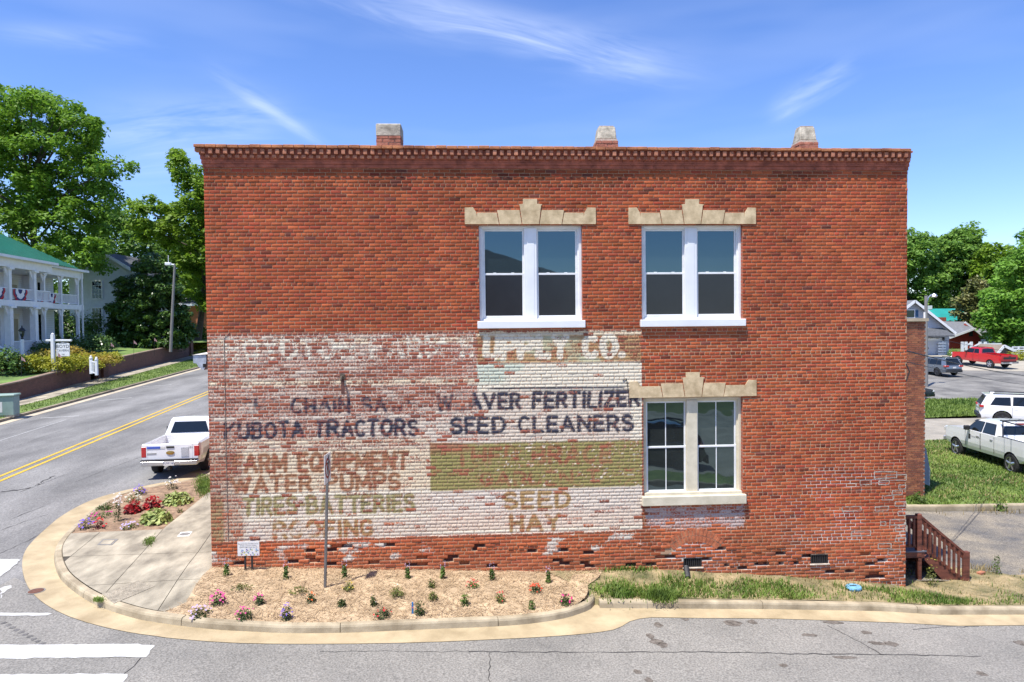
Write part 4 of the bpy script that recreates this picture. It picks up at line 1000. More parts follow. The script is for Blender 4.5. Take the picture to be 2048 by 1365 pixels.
# ---- bracket, crack, awning end, flashing
p = atY(685, 758, 0)
br = B(); br.tube([(p[0],.03,p[2]+.05),(p[0],-.10,p[2]+.05),(p[0]-.02,-.13,p[2]-.02)], .022, 8); br.box((p[0]-.045,-.02,p[2]-.01),(p[0]+.045,.01,p[2]+.10))
bo = br.part('iron_bracket', mat('old_bracket', (.10,.075,.05), .7, .3, 20), bld)
B().box((p[0]-.03,-.005,p[2]-.30),(p[0]+.035,.012,p[2]-.02)).part('rust_streak', mat('rust_streak', (.11,.045,.035), .9, .4, 14), bo)
B().tube([(.335,-.006,.55),(.325,-.006,2.2),(.33,-.006,4.5),(.34,-.006,4.62),(.44,-.006,4.72)], .005, 6).part('cable', mat('old_cable', (.20,.15,.12), .8, .2, 10), bld)
pz = atY(1250, 762, 0); B().tube([(pz[0]-.05,-.01,pz[2]+.01),(pz[0]+.02,-.012,pz[2]+.05),(pz[0]+.05,-.012,pz[2]-.06),(pz[0]+.06,-.01,pz[2]-.22)], .008, 6).part('loose_wire', m_iron, bld)
m_awn = mat('galvanised', (.36,.40,.46), .45, .18, 9, c2=(.46,.50,.56), metal=.3); m_awt = mat('awning_top', (.62,.61,.57), .7, .1, 6)
def aw(px, py): q = atY(px, py, .35); return q[0], q[2]
end = [aw(*q) for q in ((386,711),(412.5,710.5),(412.5,722),(411,733),(407.5,740.5),(403,739),(397.5,734.5),(393,727.5),(386.5,726.5))]
awn = B().prism(end, lambda x, z, t: (x, t, z), .35, 2.3).part('street_awning', m_awn, bld)
a0, a1 = aw(385.5,711), aw(413,710.3)
b = B(); b.add([(a0[0]-.01,.33,a0[1]+.004),(a1[0]+.15,.33,a1[1]+.02),(a1[0]+.15,2.32,a1[1]+.10),(a0[0]+.06,2.32,a0[1]+.08)], [(0,1,2,3)]); b.part('awning_top', m_awt, awn)
c_ = aw(408,731); B().box((c_[0]-.02,.345,c_[1]-.04),(c_[0]+.04,.349,c_[1]+.03)).part('awning_hole', m_vb, awn)
zd = aw(414,752)[1]; B().box((-.10,.30,zd),(-.02,.38,aw(414,709)[1])).part('downpipe', mat('dark_pipe', (.05,.05,.06), .6, .2, 8), bld)
pp = atY(1819, 407, .3); B().box((WW-.02,.2,pp[2]-.06),(WW+.09,.5,pp[2])).part('roof_drip', m_cem, bld)
# black cable loop and wire on the right corner
q1 = atY(1813, 738, 0); B().tube([(WW-.01,-.004,q1[2]+.10),(WW+.05,-.02,q1[2]-.06),(WW-.01,-.004,q1[2]-.26)], .012, 6).part('cable_loop', m_iron, bld)
# ================================================================== VEHICLES
m_tyre = mat('tyre_rubber', (.018,.018,.019), .85, .2, 12, bump=.3, bscale=60); m_rim = mat('alloy_rim', (.52,.52,.53), .3, .08, 8, metal=.8); m_rimd = mat('dark_rim', (.06,.06,.065), .35, .1, 8, metal=.6)
m_dark = mat('underbody', (.012,.012,.013), .8, .2, 6); m_trim = mat('black_trim', (.02,.02,.022), .5, .15, 10); m_chrome = mat('chrome', (.62,.62,.63), .12, .04, 4, metal=1.0)
m_cg = glassmat('car_glass', (.010,.012,.013), 1.55); m_red = mat('lamp_red', (.45,.012,.015), .15, .12, 14, coat=1); m_clear = mat('lamp_clear', (.62,.62,.62), .12, .1, 14, coat=1)
m_amber = mat('lamp_amber', (.55,.25,.03), .2, .1, 14, coat=1)
def textmesh(txt, size):
    cu = bpy.data.curves.new('t', 'FONT'); cu.body = txt; cu.size = size; cu.align_x = 'CENTER'; cu.align_y = 'CENTER'; cu.resolution_u = 2
    o = bpy.data.objects.new('t', cu); COL.objects.link(o)
    me = bpy.data.meshes.new_from_object(o.evaluated_get(bpy.context.evaluated_depsgraph_get())); bpy.data.objects.remove(o); bpy.data.curves.remove(cu)
    me.materials.clear(); return me
def lettering(name, txt, size, m, parent, mtx):
    """flat lettering; mtx maps the text plane (x right, y up) into the thing's own space"""
    me = textmesh(txt, size); me.transform(mtx); return link(name, me, m, parent)
def plane_mtx(o, right, up):
    r, u = Vector(right).normalized(), Vector(up).normalized(); n = r.cross(u)
    return Matrix(((r.x,u.x,n.x,o[0]),(r.y,u.y,n.y,o[1]),(r.z,u.z,n.z,o[2]),(0,0,0,1)))
def arch_pts(xc, r, zb, n=9):
    a0 = math.asin(max(-1, min(1, (zb-r*.86)/ (r+.07)))); R0 = r+.07; zc = r*.98
    h = zb-zc; a = math.asin(max(-.99, min(.99, h/R0)))
    return [(xc-R0*math.cos(a+(math.pi-2*a)*i/n), zc+R0*math.sin(a+(math.pi-2*a)*i/n)) for i in range(n+1)]
def wheel(parent, x, y, r, w, rimm, side, spokes=5):
    t = B().lathe([(r*.62,-w/2),(r*.9,-w/2),(r*.985,-w*.36),(r,-w*.2),(r,w*.2),(r*.985,w*.36),(r*.9,w/2),(r*.62,w/2)], (x,y,r), 28, 'y').part('wheel', m_tyre, parent, smooth=False)
    yo = y+side*(w*.5+.012)
    b = B(); b.lathe([(r*.64,-.012),(r*.64,.012)], (x,yo-side*.03,r), 24, 'y'); b.part('wheel_disc', m_dark, t)
    b = B(); n = 24
    for k in range(n):
        a0, a1 = 2*math.pi*k/n, 2*math.pi*(k+1)/n
        for ra, rb, yy in ((r*.60,r*.66,yo),):
            b.add([(x+ra*math.cos(a0),yy-side*.02,r+ra*math.sin(a0)),(x+ra*math.cos(a1),yy-side*.02,r+ra*math.sin(a1)),(x+rb*math.cos(a1),yy,r+rb*math.sin(a1)),(x+rb*math.cos(a0),yy,r+rb*math.sin(a0))],[(0,1,2,3)])
    for k in range(spokes):
        a = 2*math.pi*k/spokes+.3; ca, sa = math.cos(a), math.sin(a)
        def P(rr, ww, dy): return (x+rr*ca-ww*sa, yo-side*dy, r+rr*sa+ww*ca)
        b.add([P(.02,-.055*r/.35,.01),P(r*.62,-.035*r/.35,.012),P(r*.62,.035*r/.35,.012),P(.02,.055*r/.35,.01),P(.02,0,-.012),P(r*.62,0,-.006)],[(0,1,5,4),(4,5,2,3),(1,2,5),(0,4,3)])
    b.lathe([(r*.17,-.015),(r*.17,.012),(r*.10,.02)], (x,yo,r), 12, 'y')
    b.part('rim', rimm, t)
def vehicle(name, label, cat, pos, heading, S, group='parked vehicles'):
    r0 = root(name, label, cat, pos, group, rz=heading)
    Wd, H = S['W'], S['H']; pm = S['paint']; hb = S.get('belt', 1.0)
    L = S['L']; zb = S['zb']
    def hw(x, z):
        e = min(x, L-x); rnd = .16*max(0, 1-e/.35)**2
        low = .05*max(0, (zb+.22-z)/.22)
        bulge = -.03*max(0, (z-hb*.82))
        return Wd/2-rnd-low+bulge
    prof, tags = [], []
    def pt(p, t='b'): prof.append(p); tags.append(t)
    pt((.10, zb+.06), 'd')
    for wx, wr in S['wheels']:
        A = arch_pts(wx, wr, zb); 
        for p in A[:-1]: pt(p, 'd')
        pt(A[-1], 'd')
    pt((L-.10, zb+.04), 'b')
    for p in S['front']: pt(p)
    for p in S['top']: pt(p[:2], p[2] if len(p) > 2 else 'b')
    for p in S['rear']: pt(p)
    tags[0] = 'd'
    n = len(prof)
    pts = [Vector(p) for p in prof]; gx_ = np.arange(.1, L, .16); gz_ = np.arange(zb, H, .14)
    pts += [Vector((x, z)) for x in gx_ for z in gz_]
    vv, ee, ff, *_ = delaunay_2d_cdt(pts, [(i, (i+1) % n) for i in range(n)], [list(range(n))], 1, 1e-4)
    used = sorted({i for f in ff for i in f}); mp = {u: i for i, u in enumerate(used)}
    b = B()
    for s in (1, -1):
        b.add([(vv[u].x, s*hw(vv[u].x, vv[u].y), vv[u].y) for u in used], [tuple(mp[i] for i in f) for f in ff])
    dk = B()
    for i in range(n):
        (xa, za), (xb, zb_) = prof[i], prof[(i+1) % n]
        if tags[i] == 's': continue
        (dk if tags[i] == 'd' else b).add([(xa,hw(xa,za),za),(xb,hw(xb,zb_),zb_),(xb,-hw(xb,zb_),zb_),(xa,-hw(xa,za),za)], [(0,1,2,3)])
    body = b.part('body', pm, r0); dk.part('underbody', m_dark, r0)
    # cab / greenhouse
    cab = S['cab']; zt = max(p[1] for p in cab); z0 = min(p[1] for p in cab)
    def cw(z): return Wd/2-.05-S.get('tumble', .20)*(z-z0)/(zt-z0)
    cb = B(); m_ = len(cab)
    lay = [(x, cw(z), z) for x, z in cab]
    for s in (1, -1):
        cb.add([(x, s*y, z) for x, y, z in lay], [tuple(range(m_))])
    for i in range(m_):
        a, c = lay[i], lay[(i+1) % m_]
        if abs(a[2]-z0) < .02 and abs(c[2]-z0) < .02: continue
        k = 3; rows = []
        for p in (a, c):
            crown = .03 if p[2] > zt-.12 else 0
            rows.append([(p[0], p[1]*f, p[2]+crown*(1-f*f)) for f in (1,.6,0,-.6,-1)])
        for j in range(4): cb.add([rows[0][j], rows[1][j], rows[1][j+1], rows[0][j+1]], [(0,1,2,3)])
    co = cb.part('cab', pm, r0, bevel=.03)
    for W_p in S['win']:
        for s in (1, -1):
            gq = B(); P = [(x, s*(cw(z)+.004), z) for x, z in W_p]; P2 = [(x, s*(cw(z)+.010), z) for x, z in W_p]; k = len(P)
            gq.add(P+P2, [tuple(range(k)), tuple(range(k, 2*k))]+[(i, (i+1) % k, k+(i+1) % k, k+i) for i in range(k)])
            wo_ = gq.part('side_window', m_cg, co); cx_ = sum(p[0] for p in W_p)/k; cz_ = sum(p[1] for p in W_p)/k
            E_ = [(x+.035*(1 if x > cx_ else -1), z+.028*(1 if z > cz_ else -1)) for x, z in W_p]; tq = B(); tq.add([(x, s*(cw(z)+o2), z) for o2 in (.0005, .003) for x, z in E_], [tuple(range(k)), tuple(range(k, 2*k))]+[(i, (i+1) % k, k+(i+1) % k, k+i) for i in range(k)]); tq.part('window_trim', m_trim, co)
    for key, nm in (('rearglass','rear_window'), ('windshield','windshield')):
        (xa, za), (xb, zb2) = S[key]; d = Vector((xb-xa, zb2-za)).normalized(); nx_, nz_ = (-d.y, d.x) if key == 'rearglass' else (d.y, -d.x)
        if key == 'rearglass' and nx_ > 0 or key == 'windshield' and nx_ < 0: nx_, nz_ = -nx_, -nz_
        ins = S.get('ginset', .10); gq = B(); ring = []
        for o_ in (.012, .020):
            ring += [(xa+nx_*o_, cw(za)-ins, za+nz_*o_), (xb+nx_*o_, cw(zb2)-ins, zb2+nz_*o_), (xb+nx_*o_, -cw(zb2)+ins, zb2+nz_*o_), (xa+nx_*o_, -cw(za)+ins, za+nz_*o_)]
        gq.add(ring, [(0,1,2,3),(4,5,6,7),(0,1,5,4),(1,2,6,5),(2,3,7,6),(3,0,4,7)]); gq.part(nm, m_cg, co)
    # wheels
    for wx, wr in S['wheels']:
        for s in (1, -1): wheel(r0, wx, s*(Wd/2-.125), wr, .24, S.get('rim', m_rim), s, S.get('spokes', 5))
    # doors, handles, mirrors
    for (x0_, x1_, zl, zu) in S['doors']:
        for s in (1, -1):
            g = B()
            for xx in (x0_, x1_): g.box((xx-.006, s*(hw(xx, (zl+zu)/2)+.001)-.004, zl), (xx+.006, s*(hw(xx, (zl+zu)/2)+.001)+.004, zu))
            d_ = g.part('door_seam', m_trim, body)
            B().box((x0_+.08, s*(Wd/2-.01)-.022, zu-.16), (x0_+.26, s*(Wd/2-.01)+.030, zu-.12)).part('door_handle', S.get('handle', m_trim), body, bevel=.01)
    mx_, mz_ = S['mirror']
    for s in (1, -1): B().box((mx_-.10, s*(Wd/2+.02)-.02, mz_), (mx_+.06, s*(Wd/2+.22), mz_+.19), 0).part('mirror', S.get('mirrormat', m_trim), r0, bevel=.03)
    # lamps
    for (x0_, x1_, y0_, y1_, zl, zu, mm) in S['lamps']:
        for s in (1, -1):
            ya, yb = sorted((s*y0_, s*y1_)); B().box((x0_, ya, zl), (x1_, yb, zu)).part('tail_lamp' if x0_ < L/2 else 'headlamp', mm, r0, bevel=.02)
    for nm, a, c, mm, bv in S['boxes']: B().box(a, c).part(nm, mm, r0, bevel=bv)
    return r0
def pickup(L, W, H, wr, xr, xf, zb, rail, belt, hood, x0, x1, pm, wins, doors, bumper, rim, lampz=(.78,1.12), **kw):
    S = dict(L=L, W=W, H=H, zb=zb, belt=belt, paint=pm, wheels=[(xr, wr), (xf, wr)], rim=rim)
    S['front'] = [(L-.03, zb+.10), (L, .72), (L-.03, hood-.16), (L-.12, hood-.05)]
    S['top'] = [(L-.45, hood), (x1+.25, hood+.05), (x1, belt+.02), (x0, belt+.02), (x0-.002, rail, 's'), (.03, rail)]
    S['rear'] = [(.02, rail-.3), (.03, zb+.22)]
    S['cab'] = [(x0, belt), (x1+.10, belt), (x1-.62, H-.07), (x1-.78, H-.005), (x0+.30, H), (x0+.14, H-.06)]
    S['rearglass'] = ((x0+.03, belt+.10), (x0+.125, H-.13)); S['windshield'] = ((x1+.05, belt+.05), (x1-.58, H-.10)); S['ginset'] = .16
    S['win'] = wins; S['doors'] = doors; S['mirror'] = (x1-.30, belt+.03)
    Wh = W/2
    S['lamps'] = [(-.006, .10, Wh-.17, Wh-.004, lampz[0], lampz[1], m_red), (L-.18, L-.02, Wh-.32, Wh-.06, hood-.26, hood-.10, m_clear)]
    bx_ = [('tailgate', (.0, -Wh+.19, rail-.52), (.05, Wh-.19, rail+.004), pm, .015), ('bed_floor', (.05, -Wh+.10, rail-.50), (x0, Wh-.10, rail-.47), kw.get('bedmat', pm), 0),
           ('bed_bulkhead', (x0-.04, -Wh+.10, rail-.5), (x0-.005, Wh-.10, rail+.02), pm, .01),
           ('bumper', (-.16, -Wh+.02, zb+.05), (.03, Wh-.02, zb+.22), bumper, .03), ('bumper_pad', (-.165, -Wh+.03, zb+.222), (.02, Wh-.03, zb+.245), m_trim, .0),
           ('front_bumper', (L-.06, -Wh+.06, zb+.02), (L+.07, Wh-.06, zb+.24), bumper, .04), ('grille', (L-.02, -.5, .72), (L+.025, .5, hood-.12), m_trim, .02),
           ('tailgate_handle', (-.02, -.12, rail-.13), (.005, .12, rail-.06), m_trim, .01), ('hitch', (-.20, -.05, zb-.08), (.0, .05, zb+.02), m_dark, 0), ('licence_plate', (-.172, -.16, zb+.06), (-.162, .16, zb+.20), m_platew, 0)]
    for s in (1, -1):
        ya, yb = sorted((s*(Wh-.105), s*(Wh-.035))); bx_.append(('bed_rail', (.03, ya, rail-.02), (x0, yb, rail+.012), kw.get('railmat', pm), .008))
        ya, yb = sorted((s*(Wh-.115), s*(Wh-.095))); bx_.append(('bed_side', (.03, ya, rail-.5), (x0, yb, rail), pm, 0))
        ya, yb = sorted((s*(Wh-.35), s*(Wh-.11))); bx_.append(('wheel_house', (xr-.42, ya, rail-.48), (xr+.42, yb, rail-.25), pm, .03))
        bx_.append(('rear_post', (.0, *( (s*(Wh-.19),) if s < 0 else (s*(Wh-.19)-.0,) ), rail-.52) if False else (.0, min(s*(Wh-.20), s*(Wh-.03)), rail-.53), (.07, max(s*(Wh-.20), s*(Wh-.03)), rail), pm, .01))
    S['boxes'] = bx_
    S.update({k: v for k, v in kw.items() if k in ('handle','mirrormat','spokes','tumble')})
    return S
def face(px, py, x2, y2): return math.atan2(y2-py, x2-px)
m_wp = paintmat('truck_white', (.80,.81,.82)); m_wp2 = paintmat('pickup_white', (.82,.83,.84)); m_rp = paintmat('pickup_red', (.55,.012,.018)); m_gp = paintmat('suv_grey', (.17,.20,.235), metal=.35); m_bp = paintmat('sedan_blue', (.02,.028,.045)); m_sw = paintmat('suv_white', (.80,.81,.83)); m_kp = paintmat('suv_black', (.014,.014,.016))
m_silv = mat('bumper_silver', (.50,.50,.51), .25, .05, 4, metal=.7)
# small white pickup parked on the main street
rr = S = pickup(5.0, 1.76, 1.68, .35, 1.12, 4.0, .40, 1.12, 1.08, 1.06, 2.02, 3.45, m_wp, [[(2.16,1.16),(2.55,1.16),(2.55,1.52),(2.28,1.52)],[(2.62,1.16),(3.42,1.16),(2.98,1.54),(2.62,1.54)]], [(2.58,3.5,.5,1.06)], m_silv, mat('steel_rim', (.42,.39,.34), .4, .1, 8, metal=.5), lampz=(.70,1.06))
pa, pb = gpt(300, 944), gpt(399, 944)
hd_ = math.atan2(1, -.094)
cx = (pa+pb)/2; cx[0] += .28; cx[1] -= 1.1
tr = vehicle('pickup_truck', 'small white pickup seen from behind, parked at the kerb left of the brick building', 'pickup truck', (cx[0]+.02, cx[1]+.1, road_z(cx[0], cx[1])+.005), hd_, S)
B().box((x_ := -.012, .30, .98), (-.001, .70, 1.05)).part('blue_sticker', mat('sticker_blue', (.05,.10,.45), .5, .1, 20), tr)
B().box((-.010, .16, .98), (-.001, .29, 1.05)).part('white_sticker', m_platew, tr)
B().box((-.010, -.56, .70), (-.001, -.33, 1.0)).part('grey_poster', mat('poster_grey', (.45,.46,.48), .6, .3, 30), tr)
ob_ = B().lathe([(.001,-.03),(.12,-.02),(.13,-.006),(.12,0)], (0,0,0), 20, 'x').part('oval_badge', mat('badge_gold', (.42,.26,.08), .25, .1, 8, metal=.8), tr)
ob_.data.transform(Matrix.Translation((0,0,.84)) @ Matrix.Diagonal((1,1,.5,1)))
B().box((-.008, .42, .80), (-.001, .70, .85)).part('name_badge', m_silv, tr)
lettering('tailgate_number', '151', .09, m_trim, tr, plane_mtx((-.004, -.62, .99), (0,-1,0), (0,0,1)))
lettering('plate_lettering', 'TUYF 162', .085, mat('plate_ink', (.02,.05,.2), .6, .1, 9), tr, plane_mtx((-.176, 0, .53), (0,-1,0), (0,0,1)))
B().box((2.165, -.17, 1.60), (2.19, .17, 1.635)).part('brake_light', m_red, tr)
# white crew-cab pickup on the grass at the right
S = pickup(5.85, 2.03, 1.86, .41, 1.15, 4.80, .52, 1.36, 1.30, 1.28, 1.98, 4.12, m_wp2, [[(2.22,1.36),(2.98,1.36),(2.98,1.74),(2.36,1.74)],[(3.10,1.36),(4.08,1.36),(3.62,1.74),(3.10,1.74)]], [(2.15,3.04,.62,1.28),(3.06,4.1,.62,1.28)], m_silv, m_rim, lampz=(.86,1.26), railmat=m_trim, handle=m_chrome, spokes=5)
w1, w2 = gpt(1994, 943.6), gpt(1895, 910); hd_ = math.atan2(w2[1]-w1[1], w2[0]-w1[0])
d_ = np.array((math.cos(hd_), math.sin(hd_))); lft = np.array((-d_[1], d_[0]))
o_ = w1[:2]-d_*1.15-lft*.9+np.array((.05,-.75))
tr2 = vehicle('pickup_truck', 'lifted white crew-cab pickup with black ladder rack on the grass', 'pickup truck', (o_[0], o_[1], road_z(*o_)+.05), hd_, S)
b = B()
for s in (1, -1): b.tube([(.3, s*.92, 1.37), (.45, s*.80, 1.93), (2.1, s*.80, 1.97)], .028, 6); b.tube([(1.75, s*.92, 1.37), (1.95, s*.80, 1.96)], .028, 6)
b.tube([(.45,-.8,1.94),(.45,.8,1.94)], .028, 6); b.tube([(2.0,-.8,1.97),(2.0,.8,1.97)], .028, 6); b.part('ladder_rack', m_trim, tr2)
B().box((3.72, 1.012, .95),(3.86, 1.018, 1.16)).part('door_emblem', m_trim, tr2); lettering('door_lettering', 'CONNECT ONE', .10, mat('decal_grey', (.25,.25,.28), .5, .1, 9), tr2, plane_mtx((3.40, 1.02, 1.08), (-1,0,0), (0,0,1)))
lettering('bed_badge', 'Z71', .13, mat('badge_red', (.35,.03,.03), .4, .1, 9), tr2, plane_mtx((.42, 1.005, 1.24), (-1,0,0), (0,0,1)))
B().box((2.05,-.22,1.80),(2.09,.22,1.86)).part('brake_light', m_red, tr2)
# red pickup in the far drive
S = pickup(5.9, 2.0, 1.93, .41, 1.25, 4.95, .50, 1.38, 1.32, 1.26, 2.35, 4.25, m_rp, [[(2.58,1.38),(3.12,1.38),(3.12,1.76),(2.72,1.76)],[(3.22,1.38),(4.2,1.38),(3.74,1.76),(3.22,1.76)]], [(2.5,3.16,.6,1.3),(3.18,4.2,.6,1.3)], m_silv, m_rim, lampz=(.92,1.22), bedmat=m_trim, railmat=m_trim, handle=m_rp, mirrormat=m_trim)
w1 = gpt(1980, 739); hd_ = R_(99)
d_ = np.array((math.cos(hd_), math.sin(hd_))); lft = np.array((-d_[1], d_[0])); o_ = w1[:2]-d_*1.25-lft*.9
trr = vehicle('pickup_truck', 'bright red pickup parked on the pale driveway of the far house', 'pickup truck', (o_[0], o_[1], road_z(*(o_+d_*1.2))+.05), hd_, S)
trr.rotation_euler = (0, -.055, hd_)
B().box((-.008,-.75,.98),(-.001,.75,1.20)).part('tailgate_panel', m_trim, trr)
def suv(L, W, H, wr, xr, xf, zb, belt, hood, x1, pm, rim, wins, doors, rearslope=.35, lamps=None, plate=True):
    S = dict(L=L, W=W, H=H, zb=zb, belt=belt, paint=pm, wheels=[(xr, wr), (xf, wr)], rim=rim, tumble=.22)
    S['front'] = [(L-.02, zb+.12), (L, .62), (L-.05, hood-.16), (L-.20, hood-.05)]
    S['top'] = [(L-.55, hood+.01), (x1+.2, hood+.08), (x1, belt+.01), (.10, belt+.02)]
    S['rear'] = [(.02, belt-.12), (.0, .70), (.06, zb+.24)]
    S['cab'] = [(.05, belt-.01), (x1+.12, belt-.01), (x1-.72, H-.08), (x1-.95, H-.01), (1.4, H), (rearslope+.10, H-.05), (rearslope, H-.10)]
    S['rearglass'] = ((.07, belt+.04), (rearslope-.01, H-.13)); S['windshield'] = ((x1+.06, belt+.04), (x1-.68, H-.11)); S['ginset'] = .12
    S['win'] = wins; S['doors'] = doors; S['mirror'] = (x1-.35, belt+.02); S['handle'] = pm; S['mirrormat'] = pm
    Wh = W/2
    S['lamps'] = lamps or [(-.004, .22, Wh-.42, Wh-.01, belt-.16, belt-.01, m_red), (L-.30, L-.05, Wh-.38, Wh-.05, hood-.24, hood-.12, m_clear)]
    S['boxes'] = [('bumper', (-.06,-Wh+.12,zb+.05),(.06,Wh-.12,zb+.30), m_trim, .03), ('front_bumper', (L-.08,-Wh+.12,zb+.02),(L+.03,Wh-.12,zb+.24), m_trim, .04), ('grille', (L-.03,-.5,.50),(L+.02,.5,hood-.16), m_trim, .02), ('licence_plate', (-.03,-.16,.72),(-.014,.16,.86), m_platew, 0), ('rear_spoiler', (rearslope-.08,-Wh+.30,H-.07),(rearslope+.35,Wh-.30,H-.02), pm, .02),
        ('roof_rail', (rearslope+.3,Wh-.30,H-.01),(x1-1.1,Wh-.26,H+.05), m_trim, .01), ('roof_rail', (rearslope+.3,-Wh+.26,H-.01),(x1-1.1,-Wh+.30,H+.05), m_trim, .01), ('antenna_fin', (rearslope+.25,-.03,H),(rearslope+.45,.03,H+.06), pm, .01)]
    return S
S = suv(4.65,1.84,1.66,.36,.98,3.70,.30,1.0,1.0,3.35,m_gp,m_rimd,[[(.55,1.04),(1.10,1.04),(1.10,1.42),(.70,1.40)],[(1.18,1.04),(2.05,1.04),(2.0,1.50),(1.18,1.46)],[(2.13,1.04),(3.2,1.04),(2.65,1.50),(2.1,1.5)]],[(1.3,2.08,.45,1.0),(2.1,3.15,.45,1.0)])
w1 = gpt(1876, 755); hd_ = R_(94); d_ = np.array((math.cos(hd_), math.sin(hd_))); lft = np.array((-d_[1], d_[0])); o_ = w1[:2]-d_*.98-lft*.8
vehicle('parked_suv', 'grey hatchback crossover in the lot with its dark rear window towards us', 'car', (o_[0], o_[1], road_z(*(o_+d_*2))+.085), hd_, S)
S = suv(5.1,1.93,1.74,.40,1.05,4.10,.34,1.10,1.10,3.75,m_sw,m_rimd,[[(.52,1.16),(1.42,1.14),(1.42,1.56),(.78,1.54)],[(1.56,1.14),(2.48,1.14),(2.45,1.60),(1.60,1.58)],[(2.56,1.14),(3.6,1.14),(3.05,1.60),(2.55,1.60)]],[(1.5,2.5,.5,1.08),(2.52,3.6,.5,1.08)], lamps=[(-.004,.20,.50,.96,1.0,1.13,m_red),(4.80,5.05,.55,.90,.86,1.0,m_clear)])
w1 = gpt(1991, 849); hd_ = R_(-31); d_ = np.array((math.cos(hd_), math.sin(hd_))); lft = np.array((-d_[1], d_[0])); o_ = w1[:2]-d_*1.05+lft*.85+np.array((-.55,-1.15))
vehicle('parked_suv', 'white three-row SUV behind the white crew-cab pickup', 'car', (o_[0], o_[1], road_z(*o_)+.10), hd_, S)
# dark sedan, its nose past the annex
S = suv(4.7,1.80,1.44,.33,1.0,3.72,.26,.92,.86,3.35,m_bp,m_rimd,[[(1.0,.96),(2.05,.96),(2.0,1.30),(1.35,1.26)],[(2.13,.96),(3.1,.96),(2.55,1.30),(2.1,1.3)]],[(1.3,2.08,.4,.92),(2.1,3.15,.4,.92)], rearslope=1.0)
S['rearglass'] = ((.45,.98),(.98,1.30)); S['boxes'] = [x for x in S['boxes'] if x[0] not in ('roof_rail','rear_spoiler')]
S['cab'][0] = (.40, .91)
w1 = gpt(1860, 803); o_ = w1[:2]-np.array((4.25, -.8)); hd_ = R_(-14); 
vehicle('parked_car', 'dark blue sedan mostly hidden behind the brown brick annex', 'car', (o_[0], o_[1]+.75, road_z(*w1[:2])+.085), hd_, S)
# black SUV on the lot across the street (seen reflected in the ground floor window)
S = suv(4.8,1.9,1.74,.38,1.0,3.85,.32,1.06,1.05,3.5,m_kp,m_rimd,[[(.55,1.10),(1.2,1.10),(1.2,1.5),(.7,1.48)],[(1.28,1.1),(2.2,1.1),(2.15,1.56),(1.28,1.53)],[(2.28,1.1),(3.3,1.1),(2.75,1.56),(2.25,1.56)]],[(1.35,2.2,.45,1.05),(2.22,3.25,.45,1.05)])
def opp_z(x, y): return float(np.interp(x, [-20,0,9,14.4,30], [-.1,-.1,-.5,-.9,-1.1]))
vehicle('parked_suv', 'black SUV on the lot across the side street', 'car', (14.3, -12.2, opp_z(14.3,-12.5)+.02), R_(190), S)
kerb('opposite_kerb', resample([np.array((70.,-9.0)), np.array((-3.,-9.0))], 1.0), seg=8)
sheet('opposite_verge', [(-3,-9.1),(70,-9.1),(70,-10.6),(-3,-10.6)], lambda x, y: road_z(x, y)+.13, m_lawn, 0, res=1.2, rough_=.06)
sheet('opposite_lot', [(-3,-10.5),(70,-10.5),(70,-30),(-3,-30)], lambda x, y: road_z(x, y)+.12, m_dirt, 0, res=2.0)
# ================================================================== LEFT SIDE OF THE MAIN STREET
SD = np.array((-.094, 1.0)); SD /= np.linalg.norm(SD); ND = np.array((-SD[1], SD[0]))     # along the street (away), away from the street (left)
# ---- brick retaining wall with cap, piers and gap for the gate
m_rw = brick_tex_mat('retaining_brick', (.17,.065,.045), (.11,.045,.035), (.17,.12,.09)); m_coping = mat('wall_coping', (.24,.17,.125), .9, .25, 3)
wy = lambda px: gpt(px, 806-.243*px, dz=.15)[1]
def wtop(y): return float(np.interp(y, [20, 29.4, 38.2, 54, 72.2], [1.35, 1.62, 1.95, 2.45, 2.95]))
def rwall(y0, y1, name, label):
    r = root(name, label, 'wall', (wallx(y0), y0, far_z(wallx(y0), y0)))
    n = max(1, int((y1-y0)/1.6)); b = B(); c = B()
    for i in range(n):
        a, e = y0+(y1-y0)*i/n, y0+(y1-y0)*(i+1)/n
        for bb, w0, w1, h0, h1 in ((b, 0, -.30, -.4, -.08), (c, .04, -.34, -.078, 0)):
            P = []
            for yy in (a, e):
                zb_ = far_z(wallx(yy), yy)+h0 if bb is b else wtop(yy)+h0
                P += [(wallx(yy)+w0, yy, zb_), (wallx(yy)+w1, yy, zb_), (wallx(yy)+w1, yy, wtop(yy)+h1), (wallx(yy)+w0, yy, wtop(yy)+h1)]
            bb.add(P, [(0,1,2,3),(7,6,5,4),(0,4,5,1),(1,5,6,2),(2,6,7,3),(3,7,4,0)])
    b.part('wall_body', m_rw, r); c.part('coping', m_coping, r); return r
yg0, yg1 = wy(181), wy(197); ye = wy(383)
rwall(14, yg0, 'retaining_wall', 'low brown brick retaining wall on the near side of the white gate')
rwall(yg1, ye, 'retaining_wall', 'low brown brick retaining wall running away past the lawn')
def pier(y, label, h=.35, w=.62):
    x = wallx(y)-.12; z0 = far_z(x, y); r = root('brick_pier', label, 'pier', (x, y, z0), 'brick piers of the retaining wall')
    B().box((x-w/2,y-w/2,z0-.3),(x+w/2,y+w/2,wtop(y)+h-.08)).part('shaft', m_rw, r); B().box((x-w/2-.04,y-w/2-.04,wtop(y)+h-.078),(x+w/2+.04,y+w/2+.04,wtop(y)+h)).part('cap', m_coping, r)
pier(wy(206), 'brick pier beside the small white gate', .22, .8); pier(ye+.3, 'brick pier at the far end of the retaining wall', .25, .7)
